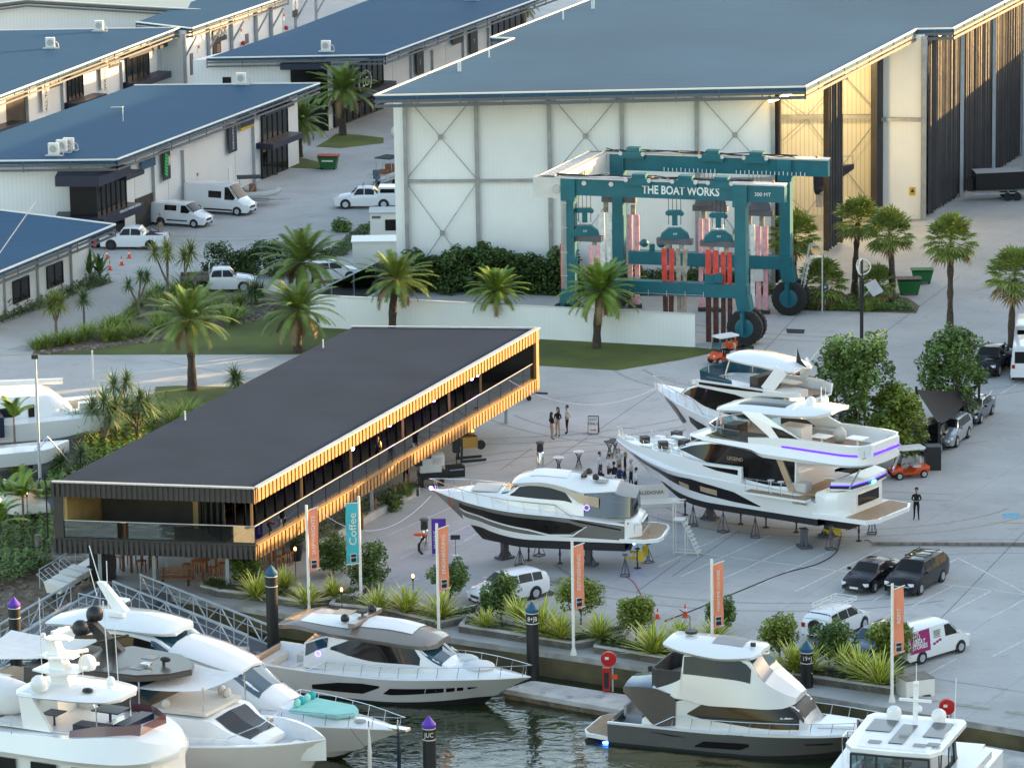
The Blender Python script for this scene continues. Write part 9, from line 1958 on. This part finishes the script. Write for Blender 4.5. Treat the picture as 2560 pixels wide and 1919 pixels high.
person(1380,1098,35,'woman with long dark hair, black jacket and tan trousers, nearer of the pair','cloth_black','cloth_tan','hair','front',long=True,female=True,s=1.0)
person(1395,1090,-120,'woman with very long hair, black top and tan trousers beside the man in white','cloth_black','cloth_tan','hair','front',long=True,female=True,s=1.06)
person(1418,1084,-160,'man in a cream jacket and black trousers talking to two women','cloth_cream','cloth_black','hair','hips',s=1.05)
person(2291,1298,-100,'man all in black with a cap standing alone, hands together','cloth_black','cloth_black','cloth_black','front',s=1.08)
person(401,589,-60,'bald man in a black shirt standing at the shorter white van','cloth_black','skin','skin','stand',s=1.05)
GP = [(1500,1200,-30,'man in a pale shirt at the edge of the group by the yacht bow','cloth_white','cloth_navy','hair','stand'),(1522,1206,200,'man in a white shirt seen from behind in the group','cloth_white','cloth_black','hair','hips'),
 (1548,1190,-60,'tall bald man in a light shirt at the back of the group','cloth_cream','cloth_tan','skin','front'),(1563,1200,180,'blonde woman in black in the middle of the group','cloth_black','cloth_black','hair_blonde','stand'),
 (1535,1225,120,'man in a dark suit in front of the bald man','cloth_black','cloth_black','hair','front'),(1549,1232,90,'person in a blue jacket standing with back to the quay','cloth_navy','cloth_navy','hair','stand'),
 (1578,1218,160,'person in a cream shirt under the yacht flare','cloth_cream','cloth_black','hair_grey','front'),(1590,1240,170,'man in a white shirt and dark trousers closest to the plinth','cloth_white','cloth_black','hair','hips'),(1502,1222,60,'dark suited man seated low at the front of the group','cloth_black','cloth_black','hair','sit')]
for g_ in GP: person(g_[0], g_[1], g_[2], g_[3], g_[4], g_[5], g_[6], g_[7], long='blonde' in g_[3], female='woman' in g_[3])['group'] = 'guests gathered at the yacht bow'
person(1015,1210,-70,'man in black leaning over equipment under the balcony','cloth_black','cloth_black','hair','open')
wp = W(945,1140, P1-un*1.2, P1-un*1.2+u); sx_ = person(0,0,-60,'saxophone player in a dark suit on the balcony','cloth_black','cloth_black','hair','sax',loc=Vector((wp.x,wp.y,3.1)))
sax = thing('saxophone', 'brass saxophone held by the man on the balcony', 'saxophone', (wp.x+.12,wp.y-.22,3.1), R(-60)); MB().tube([(.05,0,1.62),(.14,0,1.5),(.18,0,1.2),(.20,0,.85),(.28,0,.75),(.36,0,.85),(.40,0,1.1)],[.015,.02,.035,.05,.06,.075,.12],8).build('body','brass',sax,smooth=True)
for i, (x, y, l, c) in enumerate(((-.42,.25,'driver in an orange shirt in the moving golf cart','cloth_orange'),(-.42,-.25,'passenger in an orange shirt in the moving golf cart','cloth_orange'),(-.95,0,'third orange shirted person on the back of the moving golf cart','cloth_orange'))):
    a = R(215); g0_ = G(1812,905); person(0,0,215,l,c,'cloth_black','hair','sit',loc=g0_+Vector((x*math.cos(a)-y*math.sin(a), x*math.sin(a)+y*math.cos(a), .32 if i < 2 else .42)))
# ================= LIGHT, CAMERA =================
SUN_EL, SUN_AZ = 9.0, 64.0     # azimuth measured from +Y towards +X
sd = Vector((math.sin(R(SUN_AZ))*math.cos(R(SUN_EL)), math.cos(R(SUN_AZ))*math.cos(R(SUN_EL)), math.sin(R(SUN_EL))))
w = bpy.data.worlds.new("World"); sc.world = w; w.use_nodes = True
N = w.node_tree.nodes; L = w.node_tree.links
sky = N.new('ShaderNodeTexSky'); sky.sky_type = 'NISHITA'; sky.sun_disc = False
sky.sun_elevation = R(SUN_EL); sky.sun_rotation = R(SUN_AZ); sky.air_density = 1.0; sky.dust_density = 1.2; sky.ozone_density = 1.3
tn = N.new('ShaderNodeVectorMath'); tn.operation = 'MULTIPLY'; tn.inputs[1].default_value = (1.13, 1.0, .89); L.new(sky.outputs[0], tn.inputs[0]); L.new(tn.outputs[0], N['Background'].inputs[0]); N['Background'].inputs[1].default_value = .15
sl = bpy.data.lights.new('sun', 'SUN'); sl.energy = 3.4; sl.angle = R(.5); sl.color = (1., .64, .27)
so = bpy.data.objects.new('sun', sl); COL.objects.link(so); so.rotation_euler = sd.to_track_quat('Z', 'Y').to_euler()
# added unseen row off to the side, heights shaped to block or pass low sun
sunblock = thing('boat_shed', 'added unseen shed row blocking the low sun beyond the car park', 'shed', (66, 300, 0))
BX = 62
for (y0, y1, hh) in ((205,264,21.5),(271,286,15.2),(286,300,14.4),(300,313,13),(313,327,13),(327,334,18.5),(334,352,11.4),(352,367,16.5),(367,398,12),(398,455,23),(455,560,21.4)):
    q = (y0*7)%10*.004; part(MB().bx(BX+q, BX+14, y0-.3, y1+.3, 0, hh), 'wall', 'white_wall', sunblock)
    part(MB().bx(BX-.2+q, BX+14.5, y0-.3, y1+.3, hh, hh+.25), 'roof', 'roof_blue', sunblock)
cam = bpy.data.cameras.new('camera'); cam.sensor_width = 36; cam.lens = F/2560*36; cam.clip_start = 5; cam.clip_end = 4000
for q, (p, en) in enumerate((((24,350,13.5), 600), ((27,346,8), 330))):
    ll = bpy.data.lights.new('hangar_lamp', 'POINT'); ll.energy = en; ll.color = (1,.72,.32); ll.shadow_soft_size = .4; lo_ = bpy.data.objects.new('hangar_lamp', ll); COL.objects.link(lo_); lo_.location = p
co = bpy.data.objects.new('camera', cam); COL.objects.link(co); sc.camera = co
ct, st = math.cos(TH), math.sin(TH); cr, sr = math.cos(RO), math.sin(RO)
r0 = Vector((1,0,0)); u0 = Vector((0,st,ct)); fw = Vector((0,ct,-st))
ri = r0*cr-u0*sr; ui = u0*cr+r0*sr
M = Matrix((ri, ui, -fw)).transposed().to_4x4(); M.translation = (0,0,H); co.matrix_world = M
sc.view_settings.view_transform = 'Standard'; sc.view_settings.look = 'None'; sc.view_settings.exposure = 2.3; sc.view_settings.gamma = 1
sc.cycles.max_bounces = 6; sc.cycles.transparent_max_bounces = 12; sc.cycles.caustics_reflective = False; sc.cycles.caustics_refractive = False
sc.cycles.sample_clamp_indirect = 6

def split_islands(names):
    for o in [x for x in bpy.data.objects if x.type == 'MESH' and x.name.split('.')[0] in names]:
        me = o.data; par = list(range(len(me.vertices)))
        def find(a):
            while par[a] != a: par[a] = par[par[a]]; a = par[a]
            return a
        for e in me.edges: par[find(e.vertices[0])] = find(e.vertices[1])
        isl = {}
        for p in me.polygons: isl.setdefault(find(p.vertices[0]), []).append(p)
        if len(isl) < 2 or len(isl) > 90: continue
        for ps in isl.values():
            vi = sorted({v for p in ps for v in p.vertices}); ix = {v: i for i, v in enumerate(vi)}
            m2 = bpy.data.meshes.new(me.name); m2.from_pydata([me.vertices[v].co for v in vi], [], [[ix[v] for v in p.vertices] for p in ps])
            for m_ in me.materials: m2.materials.append(m_)
            m2.polygons.foreach_set('use_smooth', [p.use_smooth for p in ps]); m2.update()
            c = bpy.data.objects.new(o.name.split('.')[0], m2); COL.objects.link(c); c.parent = o.parent; c.location = o.location; c.rotation_euler = o.rotation_euler
        bpy.data.objects.remove(o)
split_islands({'glass_joint','downpipe','wall_bracing','side_wing','column_frame','vent_pipe','balcony_post','awning_post','whip_antenna','gangway_post','propeller','hook_block','cross_brace','lamp','roof_arch','wiper','rigging','sungold_pier','curtain_rail'}-{'hook_block','propeller'})
